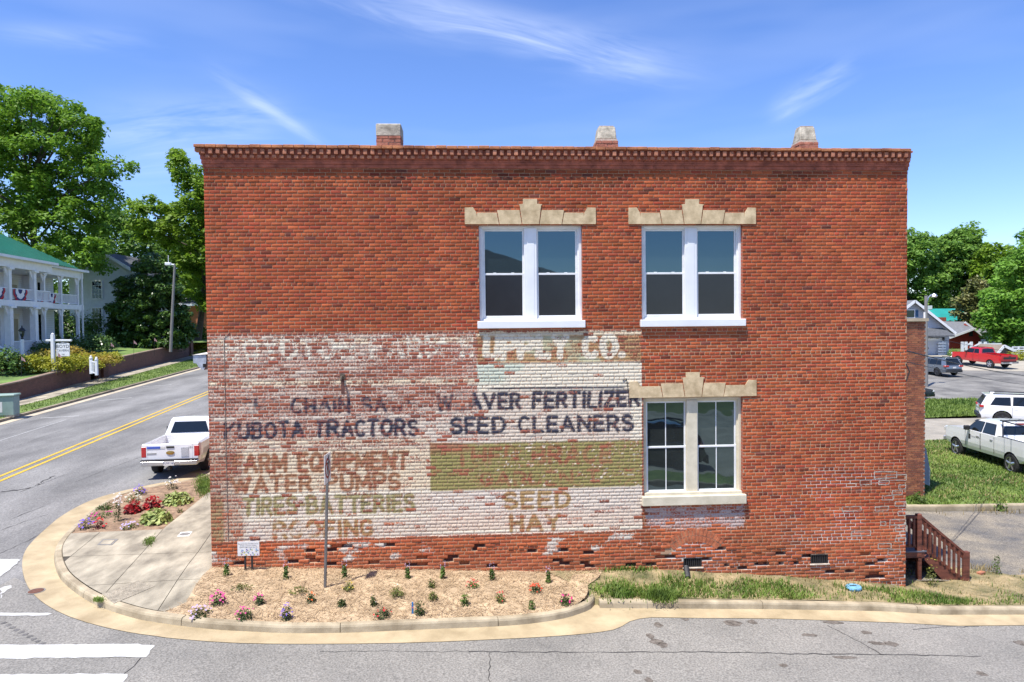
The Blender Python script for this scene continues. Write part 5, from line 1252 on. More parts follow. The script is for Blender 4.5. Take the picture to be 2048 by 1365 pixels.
# ---- yard behind the wall
def yard_z(x, y):
    v = wallx(y)-.2-x; return wtop(min(max(y, 14), 76))-.18 + .055*min(max(v, 0), 26)
m_yard = mat('yard_lawn', (.085,.15,.03), .95, .3, .35, c2=(.13,.20,.045), bump=.8, bscale=18, fine=.25, fscale=12)
sheet('yard_lawn', [(wallx(y)-.28, y) for y in (10, 30, 50, 74)] + [(-30, 110), (-110, 110), (-110, 10)], yard_z, m_yard, 0, res=2.2, rough_=.08)
sheet('yard_path', [(-26.6,74.5),(-25.5,110),(-31,110),(-31,74.5)], lambda x, y: far_z(x, y)+.03, m_yard, 0, res=2.5)
# ---- white gate
m_wood = mat('white_wood', (.70,.71,.72), .6, .06, 3)
yg = (yg0+yg1)/2; gx0 = wallx(yg)
g = root('garden_gate', 'small white picket gate in the gap of the brick wall', 'gate', (gx0, yg, far_z(gx0, yg)))
p0, p1 = atd(182.5, 748, 46.6), atd(193.5, 751, 46.0)
for p, px in ((p0, 182.5), (p1, 193.5)):
    B().box((p[0]-.075,p[1]-.075,p[2]),(p[0]+.075,p[1]+.075,p[2]+1.05)).part('gate_post', m_wood, g); B().lathe([(.11,0),(.11,.04),(.05,.09),(.075,.14),(.02,.2)], (p[0],p[1],p[2]+1.05), 10).part('finial', m_wood, g)
for h in (.12, .86): B().beam((p0[0],p0[1],p0[2]+h),(p1[0],p1[1],p1[2]+h),.05,.07).part('rail', m_wood, g)
for i in range(1, 4):
    q = p0+(p1-p0)*i/4; B().box((q[0]-.02,q[1]-.02,q[2]+.12),(q[0]+.02,q[1]+.02,q[2]+.86)).part('baluster', m_wood, g)
# ---- hanging tavern sign on a post
d = 47.5; base_ = atd(107.5, 752, d); topz = atd(107.5, 668, d)[2]
sg = root('tavern_sign', 'white post with a hanging white board lettered BOYD TAVERN', 'sign', base_)
B().box((base_[0]-.10,base_[1]-.10,base_[2]-.5),(base_[0]+.10,base_[1]+.10,topz-.06)).part('post', m_wood, sg, bevel=.01); B().lathe([(.07,0),(.10,.05),(.03,.12)], (base_[0],base_[1],topz-.06), 10).part('finial', m_wood, sg)
a, b_ = atd(92, 681.3, d), atd(143.5, 681.3, d); B().beam(a, b_, .13, .13).part('cross_arm', m_wood, sg, bevel=.02)
q0, q1 = atd(113.5, 713, d), atd(139, 685.5, d); wv = Vector(RT).normalized()
W2 = np.linalg.norm(q1[:2]-q0[:2]); c = (q0+q1)/2; Hh = abs(q1[2]-q0[2])/2
P = [(-W2/2,-Hh),(W2/2,-Hh),(W2/2,Hh*.86),(W2*.36,Hh*.93),(0,Hh),(-W2*.36,Hh*.93),(-W2/2,Hh*.86)]
bo = B().prism(P, lambda u, z, t: (c[0]+u*RT[0]+t*FW[0], c[1]+u*RT[1]+t*FW[1], c[2]+z), -.03, .03).part('board', m_wood, sg)
m_ink = mat('sign_ink', (.03,.04,.05), .6, .1, 9); fcs = c-FW*.036-base_
for t_, sz, dz in (('BOYD', .33, .20), ('TAVERN', .22, -.08), ('1785', .12, -.36)):
    lettering('sign_lettering', t_, sz, m_ink, bo, plane_mtx((fcs[0], fcs[1], fcs[2]+dz), (RT[0],RT[1],0), (0,0,1)))
for dz in (.42, -.5):
    B().prism([(-W2*.3,dz),(W2*.3,dz),(W2*.3,dz+.025),(-W2*.3,dz+.025)], lambda u, z, t: (c[0]+u*RT[0]+t*FW[0], c[1]+u*RT[1]+t*FW[1], c[2]+z), -.038, -.031).part('sign_rule', m_ink, bo)
for s in (-.36, .36): B().tube([(c[0]+s*RT[0]*W2, c[1]+s*RT[1]*W2, c[2]+Hh*.9), (c[0]+s*RT[0]*W2, c[1]+s*RT[1]*W2, a[2])], .012, 5).part('hanger', m_iron, sg)
# ---- lamp post
d = 50.0; lb = atd(45.5, 716, d); lt = atd(45.5, 679, d)[2]
lp = root('lamp_post', 'black lantern on a white post in front of the tavern porch', 'lamp post', (lb[0], lb[1], yard_z(lb[0], lb[1])))
B().box((lb[0]-.08,lb[1]-.08,yard_z(lb[0],lb[1])-.2),(lb[0]+.08,lb[1]+.08,lt)).part('post', m_wood, lp)
B().lathe([(.05,0),(.09,.05),(.06,.16),(.12,.24)], (lb[0],lb[1],lt), 10).part('bracket', m_iron, lp); B().lathe([(.12,.24),(.21,.62)], (lb[0],lb[1],lt), 6).part('glass', m_cg, lp); B().lathe([(.26,.62),(.12,.80),(.05,.86),(.03,1.0)], (lb[0],lb[1],lt), 8).part('roof', m_iron, lp)
# ---- green transformer box on the verge
bx0 = gpt(15, 832, dz=.16); m_tb = mat('box_green', (.22,.31,.27), .55, .10, 3)
tb = root('transformer_box', 'grey-green utility box on the grass verge across the street', 'utility box', bx0)
x, y, z = bx0; rz = .25
bd = B().box((x-.46,y-.4,z+.06),(x+.42,y+.4,z+1.02),rz,(x,y)).part('cabinet', m_tb, tb, bevel=.02); B().box((x-.52,y-.46,z+1.02),(x+.48,y+.46,z+1.12),rz,(x,y)).part('lid', m_tb, tb, bevel=.03); B().box((x-.44,y-.38,z-.05),(x+.40,y+.38,z+.06),rz,(x,y)).part('plinth', m_cem, tb)
B().box((x-.20,y-.407,z+.22),(x-.08,y-.401,z+.75),rz,(x,y)).part('label_plate', m_platew, bd)
# ---- tavern house
m_sid = mat('white_siding', (.66,.68,.70), .65, .06, 1.5); m_groof = mat('green_metal', (.014,.13,.095), .4, .12, 1.2, spec=.6); m_cream = mat('cream_trim', (.62,.58,.46), .6, .06, 3); m_shut = mat('dark_shutter', (.02,.025,.028), .5, .2, 6); m_doorc = mat('door_tan', (.33,.27,.15), .6, .1, 4)
O = atd(160, 650, 66)[:2]
def U(px, v=0.0):
    """distance along the street of the point of line v seen at pixel column px"""
    r = ray(px, 640)[:2]; c0 = CAM[:2]; Ov = O+ND*v
    A = np.array([[SD[0], -r[0]], [SD[1], -r[1]]]); s = np.linalg.solve(A, c0-Ov); return s[0]
def F(u, v, z): p = O+SD*u+ND*v; return (p[0], p[1], z)
class H_(B):
    def hb(s, u0, u1, v0, v1, z0, z1):
        P = [F(u, v, z) for z in (z0, z1) for u, v in ((u0,v0),(u1,v0),(u1,v1),(u0,v1))]
        return s.add(P, [(0,3,2,1),(4,5,6,7),(0,1,5,4),(1,2,6,5),(2,3,7,6),(3,0,4,7)])
hz0, hz1, hz2, hz3 = 2.9, 6.55, 7.0, 10.15
uw = U(72, 0.0); u_end = U(-90, -1.2)
house = root('tavern_house', 'white two-storey tavern with columned porches and green metal roof', 'house', (*(O+SD*-6), 2.6))
hb = H_(); hb.hb(u_end, .3, 2.4, 12, 2.0, 10.2); hb.part('wall', m_sid, house)
cl = H_()
for z in np.arange(hz0+.1, 10.1, .17): cl.hb(u_end, .3, 2.385, 2.40, z, z+.02)
o = cl.part('clapboards', mat('siding_line', (.40,.42,.45), .7, .1, 3), house); o['kind'] = 'stuff'
H_().hb(uw-.1, .35, -.25, 2.4, hz0-.5, hz0).part('porch_floor', m_wood, house); H_().hb(u_end, uw-.1, -1.4, 2.4, hz0-.5, hz0).part('porch_floor', m_wood, house)
H_().hb(uw-.1, .35, -.25, 2.4, hz1, hz2).part('balcony_floor', m_wood, house); H_().hb(u_end, uw-.1, -1.4, 2.4, hz1, hz2).part('balcony_floor', m_wood, house)
H_().hb(uw-.1, .35, -.25, 2.4, 9.55, hz3).part('entablature', m_wood, house); H_().hb(u_end, uw-.1, -1.4, 2.4, 9.50, hz3).part('entablature', m_wood, house)
ev = H_().hb(uw-.1, .45, -.75, 2.4, hz3, hz3+.20); ev.hb(u_end, uw, -1.9, 2.4, hz3, hz3+.20); ev.part('eave', m_wood, house)
# hip roof with standing seams
ridge_z = 13.4; R0 = [F(u_end-2, -1.95, hz3+.2), F(-1.5, -1.95+1.2, hz3+.2), F(-1.5, 12.6, hz3+.2), F(u_end-2, 12.6, hz3+.2)]; ra, rb = F(U(10, 5.2), 5.2, ridge_z), F(u_end-2, 5.2, ridge_z)
rf = B().add([R0[0], R0[1], R0[2], R0[3], ra, rb], [(0,1,4,5),(1,2,4),(2,3,5,4)]).part('roof', m_groof, house)
sm = B()
for i in range(46):
    t = i/45; a_ = Vector(R0[0]).lerp(Vector(R0[1]), t); ridge_u = Vector(rb).lerp(Vector(ra), min(1, t*1.0/ .78))
    e_ = ridge_u if t < .78 else Vector(ra).lerp(Vector(R0[1]), (t-.78)/.22)
    up_v = Vector((0,0,.03)); 
    if (e_-a_).length > .3: sm.beam(a_+up_v, e_+up_v, .04, .06)
o = sm.part('roof_seam', m_groof, rf); o['kind'] = 'stuff'
def column(u, v, z0, z1, w, cap=True):
    H_().hb(u-w/2, u+w/2, v-w/2, v+w/2, z0, z1).part('column', m_wood, house)
    if cap:
        k = H_(); k.hb(u-w*.9, u+w*.9, v-w*.9, v+w*.9, z1-.16, z1)
        for s in (-1, 1): k.add([F(u+s*w/2, v-.05, z1-.75), F(u+s*(w/2+.42), v-.05, z1-.02), F(u+s*w/2, v-.05, z1-.02), F(u+s*w/2, v+.05, z1-.75), F(u+s*(w/2+.42), v+.05, z1-.02), F(u+s*w/2, v+.05, z1-.02)], [(0,1,2),(5,4,3),(0,3,4,1),(1,4,5,2)])
        k.part('column_bracket', m_wood, house)
for px in (155.5, 122, 88):
    column(U(px), 0, hz0, hz1, .24); column(U(px), 0, hz2, 9.56, .24)
for px in (-14, 18, 68):
    column(U(px, -1.2), -1.2, hz0, hz1, .42); column(U(px, -1.2), -1.2, hz2, 9.5, .36)
for px in (-4, 58): column(U(px, 2.1), 2.1, hz0, hz1, .75, False); column(U(px, 2.1), 2.1, hz2, 9.5, .75, False)
def rail(u0, u1, v, z, h=.95):
    r_ = H_(); r_.hb(u0, u1, v-.04, v+.04, z+h-.08, z+h); r_.hb(u0, u1, v-.03, v+.03, z+.10, z+.16); ro = r_.part('railing', m_wood, house)
    k = H_()
    for u in np.arange(u0+.1, u1, .17): k.hb(u-.03, u+.03, v-.02, v+.02, z+.16, z+h-.08)
    o = k.part('balusters', m_wood, ro); o['kind'] = 'stuff'
rail(uw, U(156), 0, hz2); rail(U(-14,-1.2), uw-.1, -1.2, hz2); rail(U(20,-1.2), uw-.2, -1.2, hz0)
for z0, z1 in ((hz0, hz1), (hz2, 9.5)):
    for px, w, m_ in ((2, .9, m_shut), (54, .55, m_shut), (78, .5, m_shut), (28, 1.5, m_cream)):
        u = U(px, 2.35); w_ = H_().hb(u-w/2, u+w/2, 2.30, 2.37, z0+(.5 if m_ is m_shut else .05), z1-.45).part('window' if m_ is m_shut else 'door_case', m_ if m_ is not m_shut else m_cg, house)
        if m_ is m_cream: H_().hb(u-.45, u+.45, 2.26, 2.295, z0+.05, z1-.9).part('door', m_doorc, w_)
        else: f_ = H_(); f_.hb(u-w/2-.08, u-w/2, 2.27, 2.34, z0+.45, z1-.4); f_.hb(u+w/2, u+w/2+.08, 2.27, 2.34, z0+.45, z1-.4); f_.hb(u-w/2-.1, u+w/2+.1, 2.27, 2.34, z1-.45, z1-.35); f_.part('window_frame', m_wood, w_)
H_().hb(U(158.5)-.0, U(158.5)+.12, -.35, -.23, hz0, 10.1).part('downpipe', m_wood, house)
# steps with a sloping hand rail at the left
a_, b2 = atd(-5, 690, 50.5), atd(32, 716, 49.0); stp = B(); 
stp.beam(a_, b2, .08, .08); stp.beam(a_-np.array((0,0,.7)), b2-np.array((0,0,.7)), .06, .06)
for i in range(9): q = a_+(b2-a_)*(i+.5)/9; stp.box((q[0]-.025,q[1]-.025,q[2]-.7),(q[0]+.025,q[1]+.025,q[2]))
stp.part('stair_rail', m_wood, house)
# bunting
m_bw = mat('bunting_white', (.68,.68,.70), .8, .1, 4); m_br = mat('bunting_red', (.40,.02,.03), .8, .2, 6); m_bb = mat('bunting_blue', (.02,.03,.12), .8, .2, 6)
def bunting(px, v, label, w=1.6, h=1.0):
    u = U(px, v); c = F(u, v-.10, hz2+.86); r = root('flag_bunting', label, 'bunting', c, 'patriotic bunting on the porch railing')
    for k, (r0, r1, m_) in enumerate(((0,.30,m_bb),(.30,.66,m_bw),(.66,.80,m_bb),(.80,1.0,m_br))):
        b = B(); n = 14; V = []
        for i in range(n+1):
            a = math.pi*i/n
            for rr in (r0, r1):
                fold = .05*math.sin(i*2.4); p = O+SD*(u+w/2*rr*math.cos(a))+ND*(v-.08-fold*rr); V.append((p[0], p[1], hz2+.88-h*rr*math.sin(a)))
        b.add(V, [(2*i, 2*i+1, 2*i+3, 2*i+2) for i in range(n)]); b.part('cloth_band', m_, r)
for px, v, l_ in ((-6,-1.2,'striped half-round bunting at the far left edge of the balcony'),(40,-1.2,'striped half-round bunting in the middle of the front balcony'),(78,-.02,'striped half-round bunting just right of the corner column'),(103,-.02,'folded red and white bunting between the thin balcony posts')): bunting(px, v, l_, 2.0 if v < -1 else 1.3, 1.15)
# ---- second white house with gable
d = 82.0
h2 = root('clapboard_house', 'white clapboard house with grey shingle gable roof behind the tavern', 'house', (*atd(215, 675, d)[:2], 3.6))
m_shg = mat('grey_shingle', (.085,.09,.10), .9, .25, 5, bump=.3, bscale=14); m_sid2 = mat('white_clapboard', (.60,.63,.67), .7, .07, 2)
gl, gr, pk = atd(138, 560, d), atd(283, 556, d), atd(207, 507, d); ev2 = atd(258, 545, d)
X0, X1, Yh = gl[0], atd(270, 600, d)[0], gl[1]; dep = 9.0
zE = atd(258, 548, d)[2]; zP = pk[2]; xm = pk[0]
B().add([(X0,Yh,3.0),(X1,Yh,3.0),(X1,Yh,zE),(xm,Yh,zP),(X0,Yh,zE),(X0,Yh+dep,3.0),(X1,Yh+dep,3.0),(X1,Yh+dep,zE),(xm,Yh+dep,zP),(X0,Yh+dep,zE)], [(0,1,2,3,4),(9,8,7,6,5),(0,5,6,1),(1,6,7,2),(4,9,5,0)]).part('wall', m_sid2, h2)
cl = B()
for z in np.arange(3.4, zP-.3, .19):
    t = 0 if z < zE else (z-zE)/(zP-zE); a, e = X0+(xm-X0)*t, X1+(xm-X1)*t; cl.add([(a,Yh-.035,z),(e,Yh-.035,z),(e,Yh-.004,z+.18),(a,Yh-.004,z+.18)],[(0,1,2,3)]); cl.add([(a,Yh-.035,z),(e,Yh-.035,z),(e,Yh-.004,z),(a,Yh-.004,z)],[(3,2,1,0)])
o = cl.part('clapboards', m_sid2, h2, fix=False); o['kind'] = 'stuff'
xe = X1+.9; ze = zE-.35; xw = X0-.9
rf = B(); 
for (xa, za) in ((xe, ze), (xw, ze)): rf.add([(xm,Yh-.5,zP+.05),(xa,Yh-.5,za),(xa,Yh+dep+.5,za),(xm,Yh+dep+.5,zP+.05),(xm,Yh-.5,zP+.22),(xa,Yh-.5,za+.17),(xa,Yh+dep+.5,za+.17),(xm,Yh+dep+.5,zP+.22)], [(0,1,2,3),(7,6,5,4),(0,4,5,1),(1,5,6,2),(2,6,7,3)])
rfo = rf.part('roof', m_shg, h2)
# its side wing roof going right
wr_ = atd(295, 528, d+6); B().add([(xm+1.0,Yh+3,zP-.35),(wr_[0],Yh+5,zP-.9),(wr_[0]+1,Yh-.2,zE-.4),(X1+.4,Yh-.3,zE-.3)], [(0,1,2,3)]).part('wing_roof', m_shg, rfo)
B().beam((xm,Yh-.52,zP+.06),(xe,Yh-.52,ze+.02),.08,.35).part('rake_board', m_wood, rfo); B().beam((xm,Yh-.52,zP+.06),(xw,Yh-.52,ze+.02),.08,.35).part('rake_board', m_wood, rfo); B().box((X1-1.0,Yh-.45,zE-.55),(xe+.05,Yh,zE-.32)).part('eave_return', m_wood, rfo)
for ya, yb in ((563,597),(617,655)):
    a, b_ = atd(184, yb, d), atd(201, ya, d); w_ = B().box((a[0],Yh-.10,a[2]),(b_[0],Yh-.045,b_[2])).part('window', m_cg, h2)
    f_ = B(); frame(f_, a[0]-.16, b_[0]+.16, a[2]-.16, b_[2]+.16, .16, Yh-.15, Yh-.02); f_.part('window_frame', m_wood, w_)
    mn = B()
    for i in (1, 2): x = a[0]+(b_[0]-a[0])*i/3; mn.box((x-.02,Yh-.125,a[2]),(x+.02,Yh-.102,b_[2]))
    for i in (1, 2, 3): z = a[2]+(b_[2]-a[2])*i/4; mn.box((a[0],Yh-.127,z-.02),(b_[0],Yh-.104,z+.02))
    mn.part('muntins', m_wood, w_)
# ---- small brick house far up the street
d = 112.0; a, b_ = atd(362, 668, d), atd(432, 612, d)
h3 = root('brick_cottage', 'orange brick house just left of the wall edge, far up the street', 'house', (*a[:2], 2.0))
B().box((a[0],a[1],1.5),(b_[0]+6,a[1]+8,b_[2])).part('wall', mat('orange_brick', (.34,.12,.065), .9, .15, 3), h3); B().box((a[0]-.6,a[1]-.6,b_[2]),(b_[0]+6.5,a[1]+8.5,b_[2]+.35)).part('eave', m_wood, h3)
B().add([(a[0]-.6,a[1]-.6,b_[2]+.35),(b_[0]+6.5,a[1]-.6,b_[2]+.35),(b_[0]+6.5,a[1]+4,b_[2]+3),(a[0]-.6,a[1]+4,b_[2]+3)], [(0,1,2,3)]).part('roof', m_shg, h3)
pq = atd(366, 640, d-.8); B().box((pq[0]-.9,pq[1],1.6),(pq[0]-.6,pq[1]+.3,b_[2])).part('porch_post', m_wood, h3); B().box((pq[0]-1.6,pq[1]-.6,b_[2]-.4),(pq[0]+1.0,pq[1]+1,b_[2]-.1)).part('porch_roof', m_wood, h3)
# ---- leaning utility pole with camera arm
d = 66.0; a, b_ = atd(341, 694, d), atd(349.5, 529, d); m_pole = mat('weathered_pole', (.20,.19,.18), .85, .2, 6, stretch=(4,4,.3))
up = root('utility_pole', 'leaning grey pole with a white camera arm beside the magnolia', 'pole', a)
B().tube([a-np.array((0,0,.5)), a*.5+b_*.5, b_], [.14,.12,.09], 10).part('pole_shaft', m_pole, up)
c = atd(338, 529, d); B().tube([b_-np.array((0,0,.05)), c], .07, 8).part('camera_arm', m_wood, up); B().box((c[0]-.35,c[1]-.15,c[2]-.12),(c[0]+.2,c[1]+.15,c[2]+.16)).part('camera', m_wood, up, bevel=.05); t_ = atd(336.5, 511, d); B().tube([(t_[0],t_[1],c[2]),t_], .03, 6).part('antenna', m_wood, up)
# ---- small flags
m_fl = mat('flag_cloth', (.50,.30,.30), .8, .4, 18)
for px, py, dd, l_ in ((267,700,60,'small stick flag in the middle of the lawn'),(308,694,64,'small stick flag nearest the leaning pole'),(221,706,56,'small stick flag at the right end of the yellow shrubs'),(42,738,45,'small stick flag in front of the yellow shrubs, left'),(115,730,47.0,'small stick flag beside the tavern sign post')):
    p = atd(px, py, dd); z0 = yard_z(p[0], p[1]); zt = p[2]+.9; fl = root('stick_flag', l_, 'flag', (p[0], p[1], z0), 'small flags on the lawn')
    B().tube([(p[0],p[1],z0-.1),(p[0]+.05,p[1],zt)], .014, 5).part('stick', m_iron, fl)
    b = B(); V = [(p[0]+.05+.26*i/5, p[1]-.03*math.sin(i*1.7), zt-.05-j*.30-.10*(i/5)**1.5-.25*(i/5)*(1-j)) for i in range(6) for j in (0, 1)]
    b.add([(v[0], v[1], v[2]) for v in V], [(2*i,2*i+1,2*i+3,2*i+2) for i in range(5)]); b.part('flag_cloth', m_fl, fl)
# ================================================================== RIGHT SIDE
# ---- annex of brown brick behind the store
ax1 = atY(1850, 900, 7.84)[0]; az1 = atY(1832, 643, 7.84)[2]
an = root('brick_annex', 'narrow brown brick annex with concrete coping behind the corner store', 'building', (17.5, 7.84, -1.2))
m_anm = mat('annex_mortar', (.40,.31,.22), .95, .15, 8)
aw_ = B().box((WW+.01,7.852,-1.6),(ax1-.012,20,az1)).part('wall', m_anm, an); B().box((WW+.01,7.76,az1+.001),(ax1+.05,20.05,az1+.10)).part('coping', mat('annex_coping', (.40,.34,.24), .9, .2, 4), an)
abs_ = [B() for _ in range(4)]; z = -1.5; c = 0
while z < az1-.07:
    x = 18.6+(.107 if c % 2 else 0)
    while x < ax1-.02:
        e = min(x+.203, ax1)
        if e-x > .04: abs_[int(rng.random()*4)].box((x,7.84+rng.normal()*.002,z),(e,7.87,z+.059))
        x += .2145
    z += .0705; c += 1
for k, cc in enumerate([(.30,.105,.052),(.25,.085,.045),(.34,.13,.062),(.20,.07,.042)]):
    o = abs_[k].part('brickwork', mat('annex_brick_%d' % k, cc, .9, .22, 9, bump=.3, bscale=60), aw_); o['kind'] = 'stuff'
sbk = B(); z = -1.5; c = 0
B().box((ax1-.012,7.86,-1.5),(ax1,19.9,az1-.001)).part('side_face', m_side, an)
B().tube([(ax1+.03,7.95,-1.1),(ax1+.03,7.95,az1+.3)], .03, 8).part('white_conduit', m_wood, an)
pw = [atY(*q, 8.3) for q in ((1849,897),(1852,897),(1860.5,940),(1859.5,972),(1848,968))]
gp = root('cellar_bulkhead', 'slanted blue-grey metal panel beside the brown annex', 'bulkhead', (pw[3][0], 8.3, -1.1))
b = B().prism([(p[0], p[2]) for p in pw], lambda x, z, t: (x, t, z), 8.3, 9.6); b.part('panel', mat('bulkhead_grey', (.16,.20,.27), .45, .1, 3), gp)
# ---- timber stairs
m_red_wood = mat('stained_wood', (.115,.034,.02), .7, .35, 5, c2=(.16,.05,.03), bump=.2, bscale=40, stretch=(1,1,3))
st_ = root('wooden_stairs', 'dark red stained wooden stairs and landing at the right end of the store', 'stairs', (15.4, 1.2, -1.1))
Y0, Y1 = .72, 1.95
def S_(px, py, Y=Y0): p = atY(px, py, Y0); return (p[0], Y, p[2])
def post(px0, px1, ya, yb, name, Y=Y0, w=.10):
    a, c = S_(px0, yb), S_(px1, ya); B().box((a[0],Y-w/2,a[2]-.1),(c[0],Y+w/2,c[2])).part(name, m_red_wood, st_, bevel=.006)
for Y in (Y0, Y1):
    post(1926.5,1937,1103,1172,'newel_post',Y); post(1832,1841.5,1028,1105,'newel_post',Y)
    B().beam(S_(1838,1031,Y), S_(1932,1110,Y), .09, .05).part('hand_rail', m_red_wood, st_); B().beam(S_(1842,1040,Y), S_(1930,1116,Y), .04, .11).part('hand_rail_skirt', m_red_wood, st_); B().beam(S_(1842,1093,Y), S_(1934,1169,Y), .04, .08).part('bottom_rail', m_red_wood, st_)
    for i in range(9):
        t = (i+.7)/9.4; a, c = S_(1842+t*90, 1040+t*74, Y), S_(1842+t*90, 1093+t*74, Y); B().box((a[0]-.022,Y-.05,c[2]),(a[0]+.022,Y-.01,a[2])).part('baluster', m_red_wood, st_)
    B().beam(S_(1806,1034,Y), S_(1834,1034,Y), .09, .06).part('landing_rail', m_red_wood, st_); B().beam(S_(1806,1092,Y), S_(1834,1092,Y), .04, .07).part('landing_bottom_rail', m_red_wood, st_)
    for px in (1816.5, 1826): a, c = S_(px, 1034, Y), S_(px, 1092, Y); B().box((a[0]-.022,Y-.05,c[2]),(a[0]+.022,Y-.01,a[2])).part('baluster', m_red_wood, st_)
    P = [(S_(*q)[0], S_(*q)[2]) for q in ((1846,1117),(1866,1114),(1934,1170),(1932,1177),(1899,1177))]; B().prism(P, lambda x, z, t: (x, t, z), Y-.02, Y+.02).part('stringer', m_red_wood, st_)
    a, c = S_(1834, 1180), S_(1840.5, 1116); B().box((a[0],Y-.05,a[2]-.2),(c[0],Y+.05,c[2])).part('landing_post', m_red_wood, st_)
a, c = S_(1800, 1116), S_(1847, 1103); B().box((WW+.03,Y0-.04,a[2]),(c[0],Y1+.04,c[2])).part('landing_rim', m_red_wood, st_)
dz_ = c[2]; 
m_deck = mat('grey_deck', (.13,.13,.15), .8, .3, 4, stretch=(1,6,1))
nb_ = 9
for i in range(nb_):
    ya = Y0-.06+(Y1-Y0+.12)*i/nb_; B().box((WW+.03,ya+.004,dz_+.001),(c[0]+.04,ya+(Y1-Y0+.12)/nb_-.004,dz_+.03)).part('deck_board', m_deck, st_)
for i in range(5):
    t = (i+.6)/5.3; q = S_(1846+t*84, 1108+t*64); B().box((q[0]-.14,Y0+.02,q[2]-.035),(q[0]+.14,Y1-.02,q[2])).part('tread', m_red_wood, st_)
w_ = S_(1817,1125); B().tube([(WW+.04,.35,-.35),(WW+.05,.30,-.75),(WW+.16,.25,-.92),(WW+.35,.22,-.95)], .014, 6).part('hose', m_iron, st_)
# ---- houses beyond the lots
def gable_house(name, label, d, xl, xr, xp, yb, ye, yp, wm, rm, dep=9.0, over=.5, z0=None):
    a, b_, p = atd(xl, yb, d), atd(xr, yb, d), atd(xp, yp, d); zE = atd(xr, ye, d)[2]; Yf = a[1]; zb_ = a[2] if z0 is None else z0
    r = root(name, label, 'house', (a[0], Yf, zb_)); X0, X1, xm, zP = a[0], b_[0], p[0], p[2]
    B().add([(X0,Yf,zb_-1),(X1,Yf,zb_-1),(X1,Yf,zE),(xm,Yf,zP),(X0,Yf,zE),(X0,Yf+dep,zb_-1),(X1,Yf+dep,zb_-1),(X1,Yf+dep,zE),(xm,Yf+dep,zP),(X0,Yf+dep,zE)], [(0,1,2,3,4),(9,8,7,6,5),(0,5,6,1),(1,6,7,2),(4,9,5,0)]).part('wall', wm, r)
    cl = B(); 
    for z in np.arange(zb_+.1, zP-.2, .16):
        t = 0 if z < zE else (z-zE)/(zP-zE); u, e = X0+(xm-X0)*t, X1+(xm-X1)*t
        if e-u > .2: cl.add([(u,Yf-.03,z),(e,Yf-.03,z),(e,Yf-.003,z+.15),(u,Yf-.003,z+.15)],[(0,1,2,3)])
    o = cl.part('siding', wm, r, fix=False); o['kind'] = 'stuff'
    sl = (zP-zE)/max(.1, X1-xm); rf = B()
    for sgn, xe in ((1, X1), (-1, X0)):
        xo = xe+sgn*over; zo = zE-over*((zP-zE)/abs(xe-xm)); 
        rf.add([(xm,Yf-over,zP+.03),(xo,Yf-over,zo+.03),(xo,Yf+dep+over,zo+.03),(xm,Yf+dep+over,zP+.03),(xm,Yf-over,zP+.18),(xo,Yf-over,zo+.18),(xo,Yf+dep+over,zo+.18),(xm,Yf+dep+over,zP+.18)], [(3,2,1,0),(4,5,6,7),(0,1,5,4),(1,2,6,5),(2,3,7,6)])
    ro = rf.part('roof', rm, r)
    for sgn, xe in ((1, X1), (-1, X0)):
        xo = xe+sgn*over; zo = zE-over*((zP-zE)/abs(xe-xm)); B().beam((xm,Yf-over-.03,zP+.06),(xo,Yf-over-.03,zo+.06),.05,.28).part('rake_board', m_wood, ro)
    return r, Yf
m_gs = mat('grey_siding', (.40,.42,.46), .7, .06, 2); m_redw = mat('red_siding', (.33,.035,.02), .7, .1, 2); m_shg2 = mat('grey_roof', (.15,.155,.165), .9, .2, 3)
r, Yf = gable_house('garage_house', 'grey sided house with a white garage door, partly hidden by the store', 80, 1748, 1904, 1826, 714, 662, 604, m_gs, m_shg2)
a, c = atd(1855, 713, 80), atd(1887, 681, 80); gd = B().box((a[0]-2,Yf-.10,a[2]),(c[0],Yf-.05,c[2])).part('garage_door', mat('garage_door', (.46,.47,.50), .5, .04, 2), r)
f_ = B(); frame(f_, a[0]-2.2, c[0]+.25, a[2]-.3, c[2]+.25, .25, Yf-.14, Yf-.02); f_.part('door_frame', m_wood, gd)
for i in range(1, 4): z = a[2]+(c[2]-a[2])*i/4; B().box((a[0]-2,Yf-.108,z-.015),(c[0],Yf-.101,z+.015)).part('panel_seam', m_gs, gd)
q0, q1 = atd(1838, 672, 79), atd(1912, 660, 79); zb2 = q0[2]; B().add([(q0[0],Yf-1.3,zb2),(q1[0],Yf-1.3,zb2),(q1[0]-.6,Yf,q1[2]+.25),(q0[0],Yf,q1[2]+.25),(q0[0],Yf-1.3,zb2-.14),(q1[0],Yf-1.3,zb2-.14)], [(0,1,2,3),(4,5,1,0)]).part('pent_roof', m_shg, r)
a, c = atd(1816, 635, 80), atd(1829.5, 621, 80); w_ = B().box((a[0]-.3,Yf-.09,a[2]),(c[0],Yf-.05,c[2])).part('window', m_cg, r); f_ = B(); frame(f_, a[0]-.4, c[0]+.08, a[2]-.1, c[2]+.1, .09, Yf-.12, Yf-.02); f_.part('window_frame', m_wood, w_)
a, c = atd(1831, 635, 80), atd(1837.5, 621, 80); B().box((a[0],Yf-.11,a[2]),(c[0],Yf-.04,c[2])).part('shutter', mat('blue_shutter', (.015,.07,.16), .6, .1, 5), r)
a = atd(1896, 679, 79.5); B().lathe([(.08,0),(.15,.3),(.05,.42)], (a[0],Yf-.2,a[2]-.2), 8).part('wall_lamp', m_iron, r)
q = atd(1888,713,79); 
for i in range(5): z = q[2]+.1+i*.32; B().box((q[0],Yf-.5,z),(q[0]+.95,Yf-.42,z+.18)).part('porch_slat', m_wood, r)
